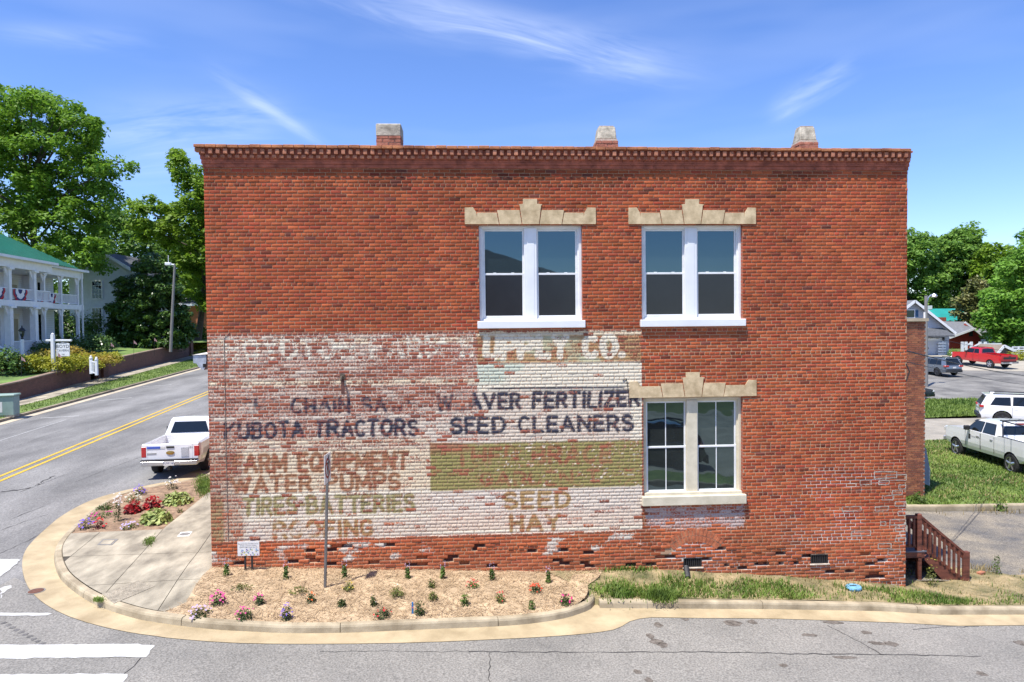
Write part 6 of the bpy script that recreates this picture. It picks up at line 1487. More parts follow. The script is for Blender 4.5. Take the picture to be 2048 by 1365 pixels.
# green roofed building behind
d = 104; a, c = atd(1846, 652, d), atd(1972, 616, d)
r = root('green_roof_house', 'low building with a teal green metal roof behind the grey house', 'house', (a[0], a[1], 1.5))
B().box((a[0],a[1],0),(c[0],a[1]+8,a[2])).part('wall', m_sid2, r); B().add([(a[0]-.5,a[1]-.6,a[2]),(c[0]+.5,a[1]-.6,a[2]),(c[0]+.5,a[1]+4,c[2]),(a[0]-.5,a[1]+4,c[2]),(c[0]+.5,a[1]+8.6,a[2]),(a[0]-.5,a[1]+8.6,a[2])], [(0,1,2,3),(3,2,4,5)]).part('roof', mat('teal_metal', (.02,.26,.22), .4, .15, .8), r)
k0, k1 = atd(1878, 648, d-2), atd(1892, 635, d-2); B().box((k0[0],k0[1]-.1,k0[2]-1),(k1[0],k0[1]+.8,k1[2])).part('chimney', mat('chimney_red', (.30,.085,.05), .9, .2, 5), r)
v0 = atd(1860, 613, d+3.5); B().box((v0[0]-.6,a[1]+3.7,c[2]-.1),(v0[0]+.6,a[1]+4.3,c[2]+.5)).part('roof_vent', m_wood, r)
# red house, two gables
r, Yf = gable_house('red_house', 'dark red board house with grey gabled roof beyond the red pickup', 92, 1900, 1964, 1944, 706, 674, 659, m_redw, m_shg2, dep=7)
a = atd(1942.5, 670, 92); B().box((a[0]-.25,Yf-.08,a[2]-.2),(a[0]+.25,Yf-.035,a[2]+.5)).part('gable_vent', m_shut, r)
q = [atd(1886, 668, 93), atd(1920, 668, 93), atd(1943, 657, 97), atd(1931, 644, 100), atd(1885, 643, 100)]; B().add([tuple(v) for v in q], [(0,1,2,3,4)]).part('side_roof', m_shg2, r)
q = [atd(1922, 655, 98), atd(1931, 646, 98), atd(1956, 664, 98), atd(1944, 658, 97.8)]; B().add([tuple(v) for v in q], [(0,1,2,3)]).part('rear_gable', m_redw, r); B().beam(atd(1930,645,97.7), atd(1957,665,97.7), .1, .25).part('rake_board', m_wood, r)
# white railing of a ramp, shed, white house, white fence
d = 84; rr_ = root('white_ramp_railing', 'white wooden ramp railing behind the red pickup', 'railing', atd(1945, 704, d), None)
b = B()
for px in (1924.5, 1932, 1942.5, 1960, 1970.5): a = atd(px, 706, d); t_ = atd(px, 684, d); b.box((a[0]-.13,a[1]-.1,a[2]-1),(a[0]+.13,a[1]+.1,t_[2]))
b.part('post', m_wood, rr_); 
for q in ((1924,697,1943,686),(1942,697,1962,686),(1960,689,2003,688),(1924,690,1933,690)): B().beam(atd(q[0],q[1],d), atd(q[2],q[3],d), .08, .16).part('rail', m_wood, rr_)
r, Yf = gable_house('garden_shed', 'small grey wooden shed with tan roof behind the red pickup', 76, 1996, 2024, 2004, 712, 702, 693, mat('shed_wood', (.15,.12,.10), .9, .2, 3), mat('shed_roof', (.22,.18,.14), .9, .15, 2), dep=3, over=.3)
r, Yf = gable_house('white_house', 'white sided house under the maple at the right edge', 95, 1998, 2110, 2060, 702, 664, 640, mat('blue_white_siding', (.50,.56,.66), .7, .06, 2), m_shg2)
a, c = atd(2036, 684, 95), atd(2046, 668, 95); B().box((a[0],Yf-.09,a[2]),(c[0],Yf-.05,c[2])).part('window', m_cg, r)
d = 78; fr_ = root('white_fence', 'white rail fence at the right edge beside the shed', 'fence', atd(2036, 710, d)); 
for px in (2025, 2037, 2049, 2061): a = atd(px, 711, d); B().box((a[0]-.07,a[1]-.07,a[2]-.8),(a[0]+.07,a[1]+.07,a[2]+.95)).part('post', m_wood, fr_)
for dy in (708, 703.5, 699, 694.5): B().beam(atd(2025,dy,d), atd(2063,dy,d), .05, .13).part('rail', m_wood, fr_)
# ---- street light pole
d = 56; a, t_ = atd(1852, 760, d), atd(1852, 592, d); a[2] = road_z(a[0], a[1])
lp = root('street_light', 'grey wooden pole with a curved street light arm behind the annex', 'street light', a)
B().tube([a-np.array((0,0,.3)), t_], [.17,.12], 10).part('pole_shaft', m_pole, lp)
q = [atd(1853.5, 607, d), atd(1856, 596, d), atd(1862, 590.5, d), atd(1867, 590, d)]; B().tube(q, .06, 6).part('lamp_arm', m_silv, lp); h = atd(1868, 592, d); B().lathe([(.16,-.14),(.26,-.02),(.15,.14),(.05,.2)], tuple(h), 10).part('lamp_head', m_silv, lp)
b = B(); w0 = atd(1853, 690, d); b.tube([w0, atd(1857, 697, d), atd(1853, 704, d)], .03, 5); b.part('cable_coil', m_iron, lp)
# ---- overhead wires
def wire(pts, name, label, r=.012):
    o = root(name, label, 'wire', pts[0]); P = []
    for i in range(13):
        t = i/12; p = pts[0]*(1-t)+pts[1]*t; p = p.copy(); p[2] -= .35*4*t*(1-t)*(.2 if len(pts) < 3 else pts[2]); P.append(p)
    B().tube(P, r, 5).part('cable', m_iron, o)
wire([np.array((WW, .05, atY(1813,702,0)[2])), atd(2110, 752, 40), .6], 'overhead_wire', 'black service wire from the store corner towards the lots', .014)
wire([np.array((WW, .05, atY(1813,724,0)[2])), atd(2110, 770, 48), .6], 'overhead_wire', 'thin lower wire from the store corner above the lots', .008)
wire([atd(1853, 672, 56), atd(2080, 708, 70), .8], 'overhead_wire', 'wire running right from the street light pole', .02)
# ---- street sign on a post, seen almost edge-on
pb_ = gpt(649, 1176, fun=bed_z); tp = atd(655.5, 905, np.dot(pb_-CAM, FW))
m_post = mat('galv_post', (.17,.16,.15), .6, .15, 8, metal=.4, bump=.1, bscale=50)
sgn = root('street_sign', 'parking sign on a steel post in the straw bed, seen nearly edge-on', 'street sign', pb_)
B().beam(pb_-np.array((0,0,.3)), (tp[0], tp[1], tp[2]-.05), .05, .04, up=(0,1,0)).part('post', m_post, sgn, bevel=.008)
zc_ = (atd(655,906,12.9)[2]+atd(655,962,12.9)[2])/2; cx_, cy_ = tp[0]+.0, tp[1]-.045
sdir = Vector((.07, .997, 0)).normalized(); sdir2 = Vector((.30, -.95, 0)).normalized()
hh_, ww_ = .27, .205
P = [(-ww_,-hh_),(ww_,-hh_),(ww_,hh_),(-ww_,hh_)]
def sp3(u, z, t): n = Vector((-sdir.y, sdir.x, 0)); return (cx_+sdir.x*u+n.x*t, cy_+sdir.y*u+n.y*t, zc_+z)
m_sgw = mat('sign_white', (.70,.69,.67), .5, .08, 8); m_sgr = mat('sign_red', (.30,.03,.03), .5, .1, 8)
pl = B().prism(P, sp3, -.004, .004).part('sign_plate', m_sgw, sgn)
for s in (.0075, -.0075):
    b = B(); n = 22; V = []
    for i in range(n):
        a = 2*math.pi*i/n
        for k in (.84, .64): V.append(sp3(ww_*k*math.cos(a), hh_*.72*k/.84*math.sin(a), s))
    b.add(V, [(2*i, 2*i+1, (2*i+3) % (2*n), (2*i+2) % (2*n)) for i in range(n)]); b.part('prohibition_ring', m_sgr, pl, fix=False)
    b = B().add([sp3(-.12,.12,s*1.1), sp3(-.09,.15,s*1.1), sp3(.12,-.12,s*1.1), sp3(.09,-.15,s*1.1)], [(0,1,2,3)]); b.part('prohibition_bar', m_sgr, pl, fix=False)
    b = B()
    for (u0, u1, z0, z1) in ((-.06,-.02,-.11,.11),(-.02,.05,.07,.11),(-.02,.05,-.01,.03),(.03,.07,.01,.09)): b.add([sp3(u0,z0,s), sp3(u1,z0,s), sp3(u1,z1,s), sp3(u0,z1,s)], [(0,1,2,3)])
    b.part('letter_P', m_trim, pl, fix=False)
# ---- little notice board on two stakes
pl_, pr_ = gpt(489.5, 1143, fun=bed_z), gpt(506, 1140, fun=bed_z); yb_ = (pl_[1]+pr_[1])/2
c0, c1 = atY(476, 1112, yb_), atY(519, 1082, yb_)
nb = root('notice_sign', 'small white notice with printed flowers on two stakes by the wall', 'sign', (pl_[0], yb_, pl_[2]))
for p in (pl_, pr_): B().box((p[0]-.018,yb_-.012,p[2]-.15),(p[0]+.018,yb_+.012,c0[2]+.02)).part('stake', m_iron, nb)
bd = B().box((c0[0],yb_-.022,c0[2]),(c1[0],yb_-.013,c1[2])).part('board', m_sgw, nb)
xm_, hgt_ = (c0[0]+c1[0])/2, c1[2]-c0[2]
for t_, sz, f in (('Benson Brothers Greenhouse LLC', .028, .84), ('Bringing you the World of Flowers', .022, .72), ('434-572-2283, Chase City, VA', .028, .60)):
    lettering('notice_lettering', t_, sz, m_ink, bd, plane_mtx((xm_-pl_[0], -.0245, c0[2]+hgt_*f-pl_[2]), (1,0,0), (0,0,1)))
for i in range(34):
    x = c0[0]+.02+rng.random()*(c1[0]-c0[0]-.04); z = c0[2]+.015+rng.random()*hgt_*.42; cc = ((.60,.50,.05),(.30,.50,.65),(.25,.12,.38),(.10,.15,.35),(.40,.55,.25))[i % 5]
    B().add([(x+.014*(1 if k % 2 else .7)*math.cos(k*.785), yb_-.0235-.0001*i, z+.014*(1 if k % 2 else .7)*math.sin(k*.785)) for k in range(8)], [tuple(range(8))]).part('printed_flower', mat('print_%d' % (i % 5), cc, .6, .1, 9), bd, fix=False)
# ---- corrugated drain pipe, blue meter lid, loose brick
a = gpt(1368, 1146, fun=verge_z); dp = root('drain_pipe', 'short black corrugated drain pipe poking from the bank', 'pipe', a)
pr = []
for i in range(16): pr.append((.062 if i % 2 else .052, i*.024))
ORG[dp.name] = np.zeros(3)
b = B().lathe(pr, (0,0,0), 14); me = b.part('pipe', mat('black_pipe', (.03,.03,.032), .5, .2, 8), dp); me.data.transform(Matrix.Translation((.0,-.25,-.02)) @ Matrix.Rotation(R_(-75),4,'X') @ Matrix.Rotation(R_(12),4,'Y')); 
B().lathe([(.045,0),(.045,.004)], (0,0,0), 12).part('pipe_mouth', m_vb, dp).data.transform(Matrix.Translation((.0,-.256,-.02)) @ Matrix.Rotation(R_(-75),4,'X'))
a = gpt(1707, 1178, fun=verge_z); ml = root('meter_lid', 'oval pale blue meter lid lying in the verge grass', 'meter lid', a)
ORG[ml.name] = np.zeros(3)
m_mb = mat('lid_blue', (.16,.36,.52), .45, .15, 12); lo = B().lathe([(.155,-.04),(.165,.0),(.15,.025),(.09,.035)], (0,0,0), 22).part('lid', m_mb, ml); lo.data.transform(Matrix.Translation((a[0]-a[0],0,.03)) @ Matrix.Rotation(R_(8),4,'X') @ Matrix.Diagonal((1,.75,1,1))); lo.location = (0,0,0)
for o_ in (lo, ): o_.data.update()
B().box((-.07,-.015,.06),(.06,.015,.07)).part('lid_slot', m_trim, ml)
for p in list(ml.children)+list(dp.children): p.location = (0,0,0)
a = gpt(1962, 1149, fun=lot_z); lb_ = root('loose_brick', 'loose red brick lying on the gravel lot', 'brick', a); B().box((a[0]-.10,a[1]-.05,a[2]),(a[0]+.10,a[1]+.05,a[2]+.06), .4).part('brick_block', m_cbr2, lb_, bevel=.008)
# ---- building across the street (only its reflection shows in the upper left window)
ob = root('opposite_building', 'brick house with hipped roof across the side street', 'building', (4, -34, -.2))
B().box((-6,-44,-.6),(11.4,-34,8.0)).part('wall', m_side, ob); B().add([(-6.8,-44.8,8.0),(12.2,-44.8,8.0),(12.2,-33.2,8.0),(-6.8,-33.2,8.0),(-1.5,-39,10.6),(6.6,-39,10.6)], [(0,1,5,4),(1,2,5),(2,3,4,5),(3,0,4)]).part('roof', m_shg, ob)
B().box((3.4,-38,8.5),(4.4,-37,12.2)).part('chimney', m_chb, ob)
for x in (-4,-1,2,5):
    for z in (.8, 4.3): w_ = B().box((x-.5,-34.04,z),(x+.5,-33.98,z+1.8)).part('window', m_cg, ob); f_ = B(); frame(f_, x-.6, x+.6, z-.1, z+1.9, .1, -34.0, -33.93); f_.part('window_frame', m_wood, w_)
# ================================================================== VEGETATION
def leafmat(name, c, c2, scale=.8, rough=.55, trans=.45): return mat(name, c, rough, .25, scale, c2=c2, trans=trans, spec=.35, fine=.25, fscale=3.0)
def leaf_quads(P, N, S, seed=0, aspect=.55):
    """rhombic leaves at P with normals N and sizes S"""
    g = np.random.default_rng(seed); n = len(P)
    t = g.normal(size=(n, 3)); t -= (t*N).sum(1, keepdims=True)*N; t /= np.linalg.norm(t, axis=1, keepdims=True)+1e-9
    b = np.cross(N, t); S = S[:, None]
    V = np.stack([P-t*S, P+b*S*aspect-N*S*.12, P+t*S, P-b*S*aspect-N*S*.12], 1).reshape(-1, 3)
    return V, np.arange(4*n).reshape(-1, 4)
def inpoly(px, py, poly):
    x, y = np.asarray(px), np.asarray(py); c = np.zeros(x.shape, bool); n = len(poly)
    for i in range(n):
        (x1, y1), (x2, y2) = poly[i], poly[(i+1) % n]
        c ^= ((y1 > y) != (y2 > y)) & (x < (x2-x1)*(y-y1)/(y2-y1+1e-12)+x1)
    return c
def tree(name, label, d, base, poly, lm, ncl=150, per=110, leaf=.2, cr=(.6,1.4), seed=1, group='trees', trunk=.35, limbs=14, flat=.7, bark=None, zbase=None):
    g = np.random.default_rng(seed); xs = [p[0] for p in poly]; ys = [p[1] for p in poly]
    C = []; cxp = (min(xs)+max(xs))/2; hwp = (max(xs)-min(xs))/2; ppm = FPX/d
    while len(C) < ncl:
        x, y = g.uniform(min(xs), max(xs)), g.uniform(min(ys), max(ys))
        if not inpoly(np.array([x]), np.array([y]), poly)[0]: continue
        r = g.uniform(*cr)
        e = math.sqrt(max(.05, 1-((x-cxp)/hwp)**2))*hwp/ppm*.8
        q = atd(x, y, d+g.uniform(-1, 1)*min(e, 6.0)); C.append((*q, r))
    C = np.array(C)
    tb = atd(base[0], base[1], d); 
    if zbase is not None: tb[2] = zbase
    r0 = root(name, label, 'tree', tb, group)
    n = ncl*per; ci = np.repeat(np.arange(ncl), per)
    D = g.normal(size=(n, 3)); D[:, 2] += .25; D /= np.linalg.norm(D, axis=1, keepdims=True)
    rad = C[ci, 3]*(.35+.75*g.random(n)**.6)
    P = C[ci, :3]+D*rad[:, None]*np.array((1, 1, flat)); P[:, 2] -= .12*rad*g.random(n)
    N = D*.45+np.array((0, 0, .75))+g.normal(size=(n, 3))*.45; N /= np.linalg.norm(N, axis=1, keepdims=True)
    V, Q = leaf_quads(P, N, leaf*(.6+.8*g.random(n)), seed)
    npmesh('crown', V, Q, lm, parent=r0, off=tb)
    bk_ = bark or mat('bark', (.09,.07,.055), .95, .3, 5, bump=.6, bscale=14)
    b = B(); zt = C[:, 2].max(); top = np.array((C[:, 0].mean(), C[:, 1].mean(), tb[2]+(zt-tb[2])*.72))
    def spine(t): return tb*(1-t)+top*t+np.array((math.sin(t*5)*.25, math.cos(t*4)*.2, 0))
    b.tube([tb-np.array((0,0,.4)), *[spine(t) for t in (.15,.35,.55,.8,1)]], [trunk*1.25, trunk, trunk*.8, trunk*.6, trunk*.35, trunk*.12], 9)
    b.part('trunk', bk_, r0)
    lb = B()
    for k in g.choice(ncl, min(limbs, ncl), replace=False):
        c = C[k, :3]; t = min(.85, max(.15, (c[2]-tb[2])/(top[2]-tb[2]+.01)*.75)); s0 = spine(t); m = s0*.45+c*.55+np.array((0, 0, .25))
        lb.tube([s0, m, c], [trunk*.32, trunk*.18, trunk*.06], 6)
    lb.part('limbs', bk_, r0)
    return r0
m_l1 = leafmat('leaf_elm', (.088,.20,.018), (.19,.33,.032)); m_l2 = leafmat('leaf_maple', (.095,.205,.016), (.22,.34,.028)); m_l3 = leafmat('leaf_dark', (.075,.165,.024), (.15,.26,.04)); m_l4 = leafmat('leaf_magnolia', (.035,.085,.018), (.085,.155,.028), rough=.32, trans=.12)
m_l5 = leafmat('leaf_bronze', (.09,.125,.03), (.19,.18,.06), rough=.35, trans=.15); m_l6 = leafmat('leaf_bright', (.10,.24,.024), (.20,.37,.05)); m_l7 = leafmat('leaf_wood', (.11,.24,.034), (.21,.35,.06))
tree('elm_tree', 'tall spreading green tree behind the tavern, highest at the left', 75, (70, 690), [(-70,150),(0,176),(40,190),(62,176),(90,172),(110,195),(160,215),(178,238),(205,252),(192,285),(182,312),(205,322),(240,325),(272,332),(262,350),(235,362),(212,356),(198,350),(192,365),(225,372),(244,392),(222,415),(205,440),(215,485),(222,520),(205,545),(160,535),(120,545),(60,545),(-70,560)], m_l1, 460, 125, .22, (.7,1.5), 11, 'trees beyond the tavern', .55, 26)
tree('maple_tree', 'bright green broad-leaved tree against the left edge of the store', 95, (395, 680), [(332,316),(345,304),(366,308),(372,330),(400,338),(445,330),(520,380),(525,640),(410,615),(392,600),(365,575),(352,540),(340,500),(318,480),(285,478),(262,455),(268,425),(258,408),(290,405),(300,395),(316,400),(322,412),(345,400),(352,382),(368,372),(352,352),(336,340)], m_l2, 380, 115, .27, (.7,1.35), 13, 'trees beyond the tavern', .4, 16)
tree('shade_tree', 'darker tree filling the gap behind the clapboard house roof', 118, (260, 660), [(190,440),(230,428),(262,430),(290,450),(340,470),(400,490),(430,560),(400,640),(340,640),(250,560),(180,520)], m_l3, 170, 120, .34, (1.2,2.2), 14, 'trees beyond the tavern', .5, 10)
tree('backdrop_tree', 'dark tree mass seen through the tavern porch', 98, (100, 690), [(-60,520),(40,500),(110,520),(170,545),(175,640),(120,690),(60,690),(-60,690)], m_l3, 110, 100, .28, (1.2,2.2), 15, 'trees beyond the tavern', .5, 8)
tree('magnolia_tree', 'dense dark conical magnolia on the lawn beside the leaning pole', 76, (300, 694), [(292,515),(312,508),(335,530),(352,560),(362,600),(378,640),(386,668),(374,690),(330,700),(262,698),(226,692),(220,655),(214,620),(228,592),(222,570),(245,555),(262,548),(278,530)], m_l4, 380, 120, .19, (.45,.95), 16, 'trees beyond the tavern', .35, 10, flat=.55)
tree('woodland_tree', 'tall wood-edge tree just right of the store wall', 128, (1840, 690), [(1700,490),(1760,468),(1795,474),(1822,464),(1838,470),(1852,480),(1872,472),(1885,500),(1890,600),(1880,680),(1700,680)], m_l7, 300, 120, .36, (1.0,1.9), 21, 'trees beyond the lots', .5, 10)
tree('woodland_tree', 'tallest pointed tree in the wood beyond the lots', 132, (1920, 690), [(1870,490),(1892,470),(1905,478),(1912,455),(1935,448),(1958,455),(1952,475),(1970,490),(1975,540),(1970,620),(1940,690),(1870,690)], m_l7, 240, 120, .36, (1.0,1.9), 22, 'trees beyond the lots', .5, 12)
tree('woodland_tree', 'rounded green tree between the tall wood tree and the maple', 126, (2000, 690), [(1955,505),(1980,492),(2000,498),(2030,490),(2060,500),(2070,600),(2050,690),(1960,690)], m_l2, 190, 120, .36, (1.0,1.9), 23, 'trees beyond the lots', .5, 10)
tree('far_magnolia_tree', 'bronze-green magnolia behind the red house', 103, (1950, 712), [(1930,580),(1952,556),(1976,575),(1992,610),(1996,660),(1985,705),(1962,700),(1948,690),(1915,668),(1898,650),(1906,622)], m_l5, 130, 110, .26, (.7,1.3), 24, 'trees beyond the lots', .4, 10)
tree('maple_tree', 'large bright maple at the right edge of the picture', 88, (2075, 715), [(1992,560),(2005,525),(2030,515),(2040,475),(2060,462),(2120,450),(2180,560),(2160,690),(2080,700),(2040,702),(2000,688),(1972,668),(1956,645),(1965,620),(1975,595)], m_l6, 340, 120, .26, (.7,1.4), 25, 'trees beyond the lots', .5, 16)
# ---- shrubs
def shrub(name, label, c, rad, lm, n=900, leaf=.06, seed=1, group=None, cat='shrub', lumpy=.35, extra=None):
    g = np.random.default_rng(seed); r0 = root(name, label, cat, (c[0], c[1], c[2]), group)
    k = 9; cc = g.normal(size=(k, 3)); cc /= np.linalg.norm(cc, axis=1, keepdims=True); cc[:, 2] = np.abs(cc[:, 2])*.7; cc *= .5
    ci = g.integers(0, k, n); D = g.normal(size=(n, 3)); D[:, 2] = np.abs(D[:, 2])-.25; D /= np.linalg.norm(D, axis=1, keepdims=True)
    P = cc[ci]+D*(.50*(.75+.35*g.random((n, 1)))); P = P*np.array(rad)*np.array((1, 1, 1)); P[:, 2] = np.maximum(P[:, 2]+rad[2]*.12, .01)
    N = D*.5+np.array((0, 0, .6))+g.normal(size=(n, 3))*.4; N /= np.linalg.norm(N, axis=1, keepdims=True)
    V, Q = leaf_quads(P, N, leaf*(.6+.8*g.random(n)), seed); npmesh('foliage', V, Q, lm, parent=r0)
    b = B()
    for i in range(5): a = i*1.26; b.tube([(0,0,-.05),(rad[0]*.35*math.cos(a), rad[1]*.35*math.sin(a), rad[2]*.6)], [.02*rad[2]+.004, .004], 5)
    ORG[r0.name] = np.zeros(3); b.part('stems', mat('bark', (.09,.07,.055)), r0)
    return r0
m_ye = leafmat('leaf_gold', (.22,.28,.02), (.38,.36,.03), 1.4); m_or = leafmat('leaf_gold_orange', (.24,.27,.025), (.42,.28,.05), 1.2)
def onyard(px, py, d): p = atd(px, py, d); p[2] = yard_z(p[0], p[1]); return p
for i, (px, d, rx, rz, l_) in enumerate(((44,47.0,1.5,1.35,'golden shrub nearest the left end of the row, in front of the steps'),(78,47.6,1.5,1.45,'golden shrub left of the tavern sign post'),(122,48.4,1.6,1.4,'golden shrub right behind the tavern sign board'),(158,49.4,1.6,1.35,'golden shrub just left of the white gate'),(196,52.5,1.6,1.3,'golden orange shrub behind the brick pier'),(216,55,1.3,1.1,'last small golden shrub of the row, against the lawn'),(88,51.5,1.5,1.6,'golden orange shrub in the second row by the lamp post'),(140,53,1.7,1.6,'orange tinted shrub in the second row under the sign arm'))):
    shrub('golden_shrub', l_, onyard(px, 735, d), (rx, rx, rz), m_or if i in (4,6,7) else m_ye, 1500, .085, 40+i, 'golden shrubs in front of the tavern')
for i, (px, d, rx, rz, l_) in enumerate(((8,45.5,1.5,2.0,'dark evergreen shrub at the left picture edge by the steps'),(96,56,1.6,1.9,'dark shrub below the lower porch, left one'),(125,60,2.0,2.0,'dark rounded shrub below the thin porch columns'),(178,63,2.6,2.2,'broad dark shrub at the right corner of the tavern'),(188,77,1.7,3.9,'tall dark shrub against the clapboard house wall'),(110,73,3.0,4.2,'dark bush seen through the lower porch'),(140,74,3.0,3.6,'second dark bush seen through the lower porch'))):
    shrub('evergreen_shrub', l_, onyard(px, 700, d), (rx, rx, rz), m_l4 if i != 4 else m_l3, 1500 if rx < 2.5 else 2600, .11, 60+i, 'dark shrubs round the tavern')
c = atd(402, 660, 100); c[2] = 1.9; shrub('cone_hedge', 'green cone-shaped bush beside the far orange brick house', c, (1.7,1.7,3.6), m_l3, 1800, .14, 80)
c = gpt(398, 712, dz=.3); shrub('yellow_lily_clump', 'yellow flowering clump at the far end of the retaining wall', c, (1.1,1.1,.8), m_ye, 500, .09, 81, cat='plant')
c = atd(400, 668, 92); c[2] = 1.7; shrub('low_hedge', 'low light green hedge in front of the far orange brick house', c, (3.0,1.2,.9), m_ye, 900, .12, 82)
c = gpt(2040, 722); shrub('yellow_flower_bush', 'yellow flowering bush by the white fence at the right edge', c, (2.0,1.4,1.3), m_ye, 900, .10, 83)
c = atd(1907, 716, 79); shrub('porch_shrub', 'small green shrub beside the garage door', c, (.9,.9,1.1), m_l1, 500, .09, 84)
# ---- grass blades
def blades(name, pts, h, w, m, seed, lean=.5):
    g = np.random.default_rng(seed); P = np.array(pts); n = len(P); a = g.random(n)*2*math.pi; hh = h*(.5+g.random(n)); L_ = lean*hh*g.random(n)
    side = np.stack([np.cos(a), np.sin(a), 0*a], -1)*(w*(.6+.8*g.random(n)))[:, None]; ln = np.stack([np.cos(a+1.3), np.sin(a+1.3), 0*a], -1)*L_[:, None]
    mid = P+ln*.35+np.stack([0*a, 0*a, hh*.6], -1); tip = P+ln+np.stack([0*a, 0*a, hh], -1)
    V = np.stack([P-side, P+side, mid+side*.7, mid-side*.7, tip], 1).reshape(-1, 3); i = np.arange(n)*5
    Q = np.concatenate([np.stack([i, i+1, i+2], -1), np.stack([i, i+2, i+3], -1), np.stack([i+3, i+2, i+4], -1)])
    return tag(npmesh(name, V, Q, m), kind='stuff')
m_g1 = leafmat('grass_green', (.10,.185,.026), (.20,.28,.055), 1.6, trans=.3); m_g2 = leafmat('grass_dry', (.26,.20,.085), (.38,.30,.14), 2.5, trans=.2); m_g3 = leafmat('grass_far', (.10,.19,.028), (.21,.28,.06), .5, trans=.3)
def scatter(poly, n, fun, seed, dens=None):
    g = np.random.default_rng(seed); xs = [p[0] for p in poly]; ys = [p[1] for p in poly]
    X, Y = g.uniform(min(xs), max(xs), n), g.uniform(min(ys), max(ys), n); k = inpoly(X, Y, poly)
    if dens is not None: k &= g.random(n) < dens(X, Y)
    return [(x, y, fun(x, y)-.01) for x, y in zip(X[k], Y[k])]
def tv(X, Y): yk = np.interp(X, rkx, rky); return (Y-yk)/(-yk+1e-6)
vpoly = [(7.5,.0),(7.3,-.6),(7.75,-.97)] + [(x, y+.02) for x, y in zip(rkx, rky) if 7.8 < x < 22] + [(22,1.0),(17.4,.9),(16.6,1.5),(14.5,1.5),(14.5,.0)]
gr_d = lambda X, Y: np.clip(ss(.75,.30,tv(X, Y)+(fbm(X*1.3, Y*2, 5)-.5)*.9), .02, 1)*np.where(X < 8.6, .6, 1)*np.clip(ss(.30,.5,fbm(X*.9+3, Y*1.5, 15)), .12, 1)
pts_ = scatter(vpoly, 90000, verge_z, 5, gr_d)
blades('verge_grass', pts_, .075, .009, m_g1, 6, .8)
blades('verge_dry_grass', scatter(vpoly, 14000, verge_z, 7, lambda X, Y: .35+.5*fbm(X*2, Y*2, 8)), .055, .005, m_g2, 8, 1.3)
tuft = [(gpt(1322+rng.normal()*16, 1196+rng.normal()*5, fun=verge_z)) for _ in range(1300)]; blades('verge_weed', tuft, .12, .008, m_g1, 9, 1.0)
tuft = [(gpt(1240+rng.normal()*22, 1183+rng.normal()*9, fun=verge_z)) for _ in range(900)] + [(gpt(1245+rng.normal()*30, 1139+rng.normal()*3, fun=verge_z)) for _ in range(900)]; blades('bank_weed', tuft, .09, .009, m_g1, 10, 1.0)
hang = [tuple(p) for k in range(700) for p in [gpt(1318+rng.normal()*11, 1207+rng.random()*7, fun=verge_z)]]
lawnpoly = [(19,6.9),(40,6.95),(36,11.2),(29.6,13.8),(28.6,18.2),(20.3,18.2)]
blades('lawn_grass', scatter(lawnpoly, 110000, rl_z, 11, lambda X, Y: .55+.45*fbm(X*.6, Y*.6, 12)), .085, .017, m_g3, 12, 1.1)
blades('strip_grass', scatter([(31,25.4),(46,26.6),(46,32.5),(38,33.2)], 16000, lambda x, y: road_z(x, y)+.13, 13), .16, .03, m_g3, 14, .7)
blades('lot_weeds', scatter([(19.6,6.0),(45,6.3),(45,6.55),(19.6,6.5)], 3000, lot_z, 15, lambda X, Y: ss(.45,.6,fbm(X*1.5, Y, 3))) + scatter([(17,1.1),(30,1.2),(30,2.2),(17,1.5)], 9000, lot_z, 16, lambda X, Y: ss(.35,.6,fbm(X, Y*2, 4))), .13, .007, m_g2, 17, .8)
blades('far_verge_grass', scatter([(sx(y, -17.15), y) for y in (75, 20)] + [(wallx(y)+1.7, y) for y in (20, 29.4, 38.2, 75)], 30000, far_z, 18), .10, .02, m_g3, 19, .7)
blades('pavement_weeds', [tuple(gpt(303+rng.normal()*5-(k % 9), 1078+rng.normal()*3+(k % 9)*1.2, fun=walk_z)) for k in range(500)] + [tuple(gpt(196+rng.normal()*5, 1201+rng.normal()*2, fun=walk_z)) for k in range(400)], .035, .006, m_g1, 20, 1.2)
blades('lawn_dry_grass', scatter(lawnpoly, 22000, rl_z, 51, lambda X, Y: ss(.45,.62,fbm(X*.5, Y*.7, 52))), .09, .014, m_g2, 53, 1.1)
blades('bed_edge_grass', [tuple(gpt(408+rng.normal()*8, 972+rng.normal()*9, fun=lbed_z)) for k in range(2500)], .06, .008, m_g1, 21, .7)
# straw lying on the bed
def straw(poly, n, fun, m, seed, name, L0=.07, w=.0032):
    g = np.random.default_rng(seed); P = np.array(scatter(poly, n, fun, seed)); n = len(P); a = g.random(n)*math.pi; L_ = L0*(.4+g.random(n)); P[:, 2] += .012+.03*g.random(n)
    t = np.stack([np.cos(a), np.sin(a), g.normal(size=n)*.25], -1)*L_[:, None]; s = np.stack([-np.sin(a), np.cos(a), 0*a], -1)*w
    V = np.stack([P-t-s, P+t-s, P+t+s, P-t+s], 1).reshape(-1, 3); tag(npmesh(name, V, np.arange(4*n).reshape(-1, 4), m), kind='stuff')
m_st1 = mat('straw_pale', (.47,.35,.21), .8, .25, 9, trans=.15); m_st2 = mat('straw_brown', (.30,.20,.11), .85, .3, 9)
bp_ = [(float(x), float(y)) for x, y in bedpoly]
straw(bp_, 10000, bed_z, m_st1, 31, 'straw_mulch', .05, .0028); straw(bp_, 4000, bed_z, m_st2, 32, 'straw_mulch_brown')
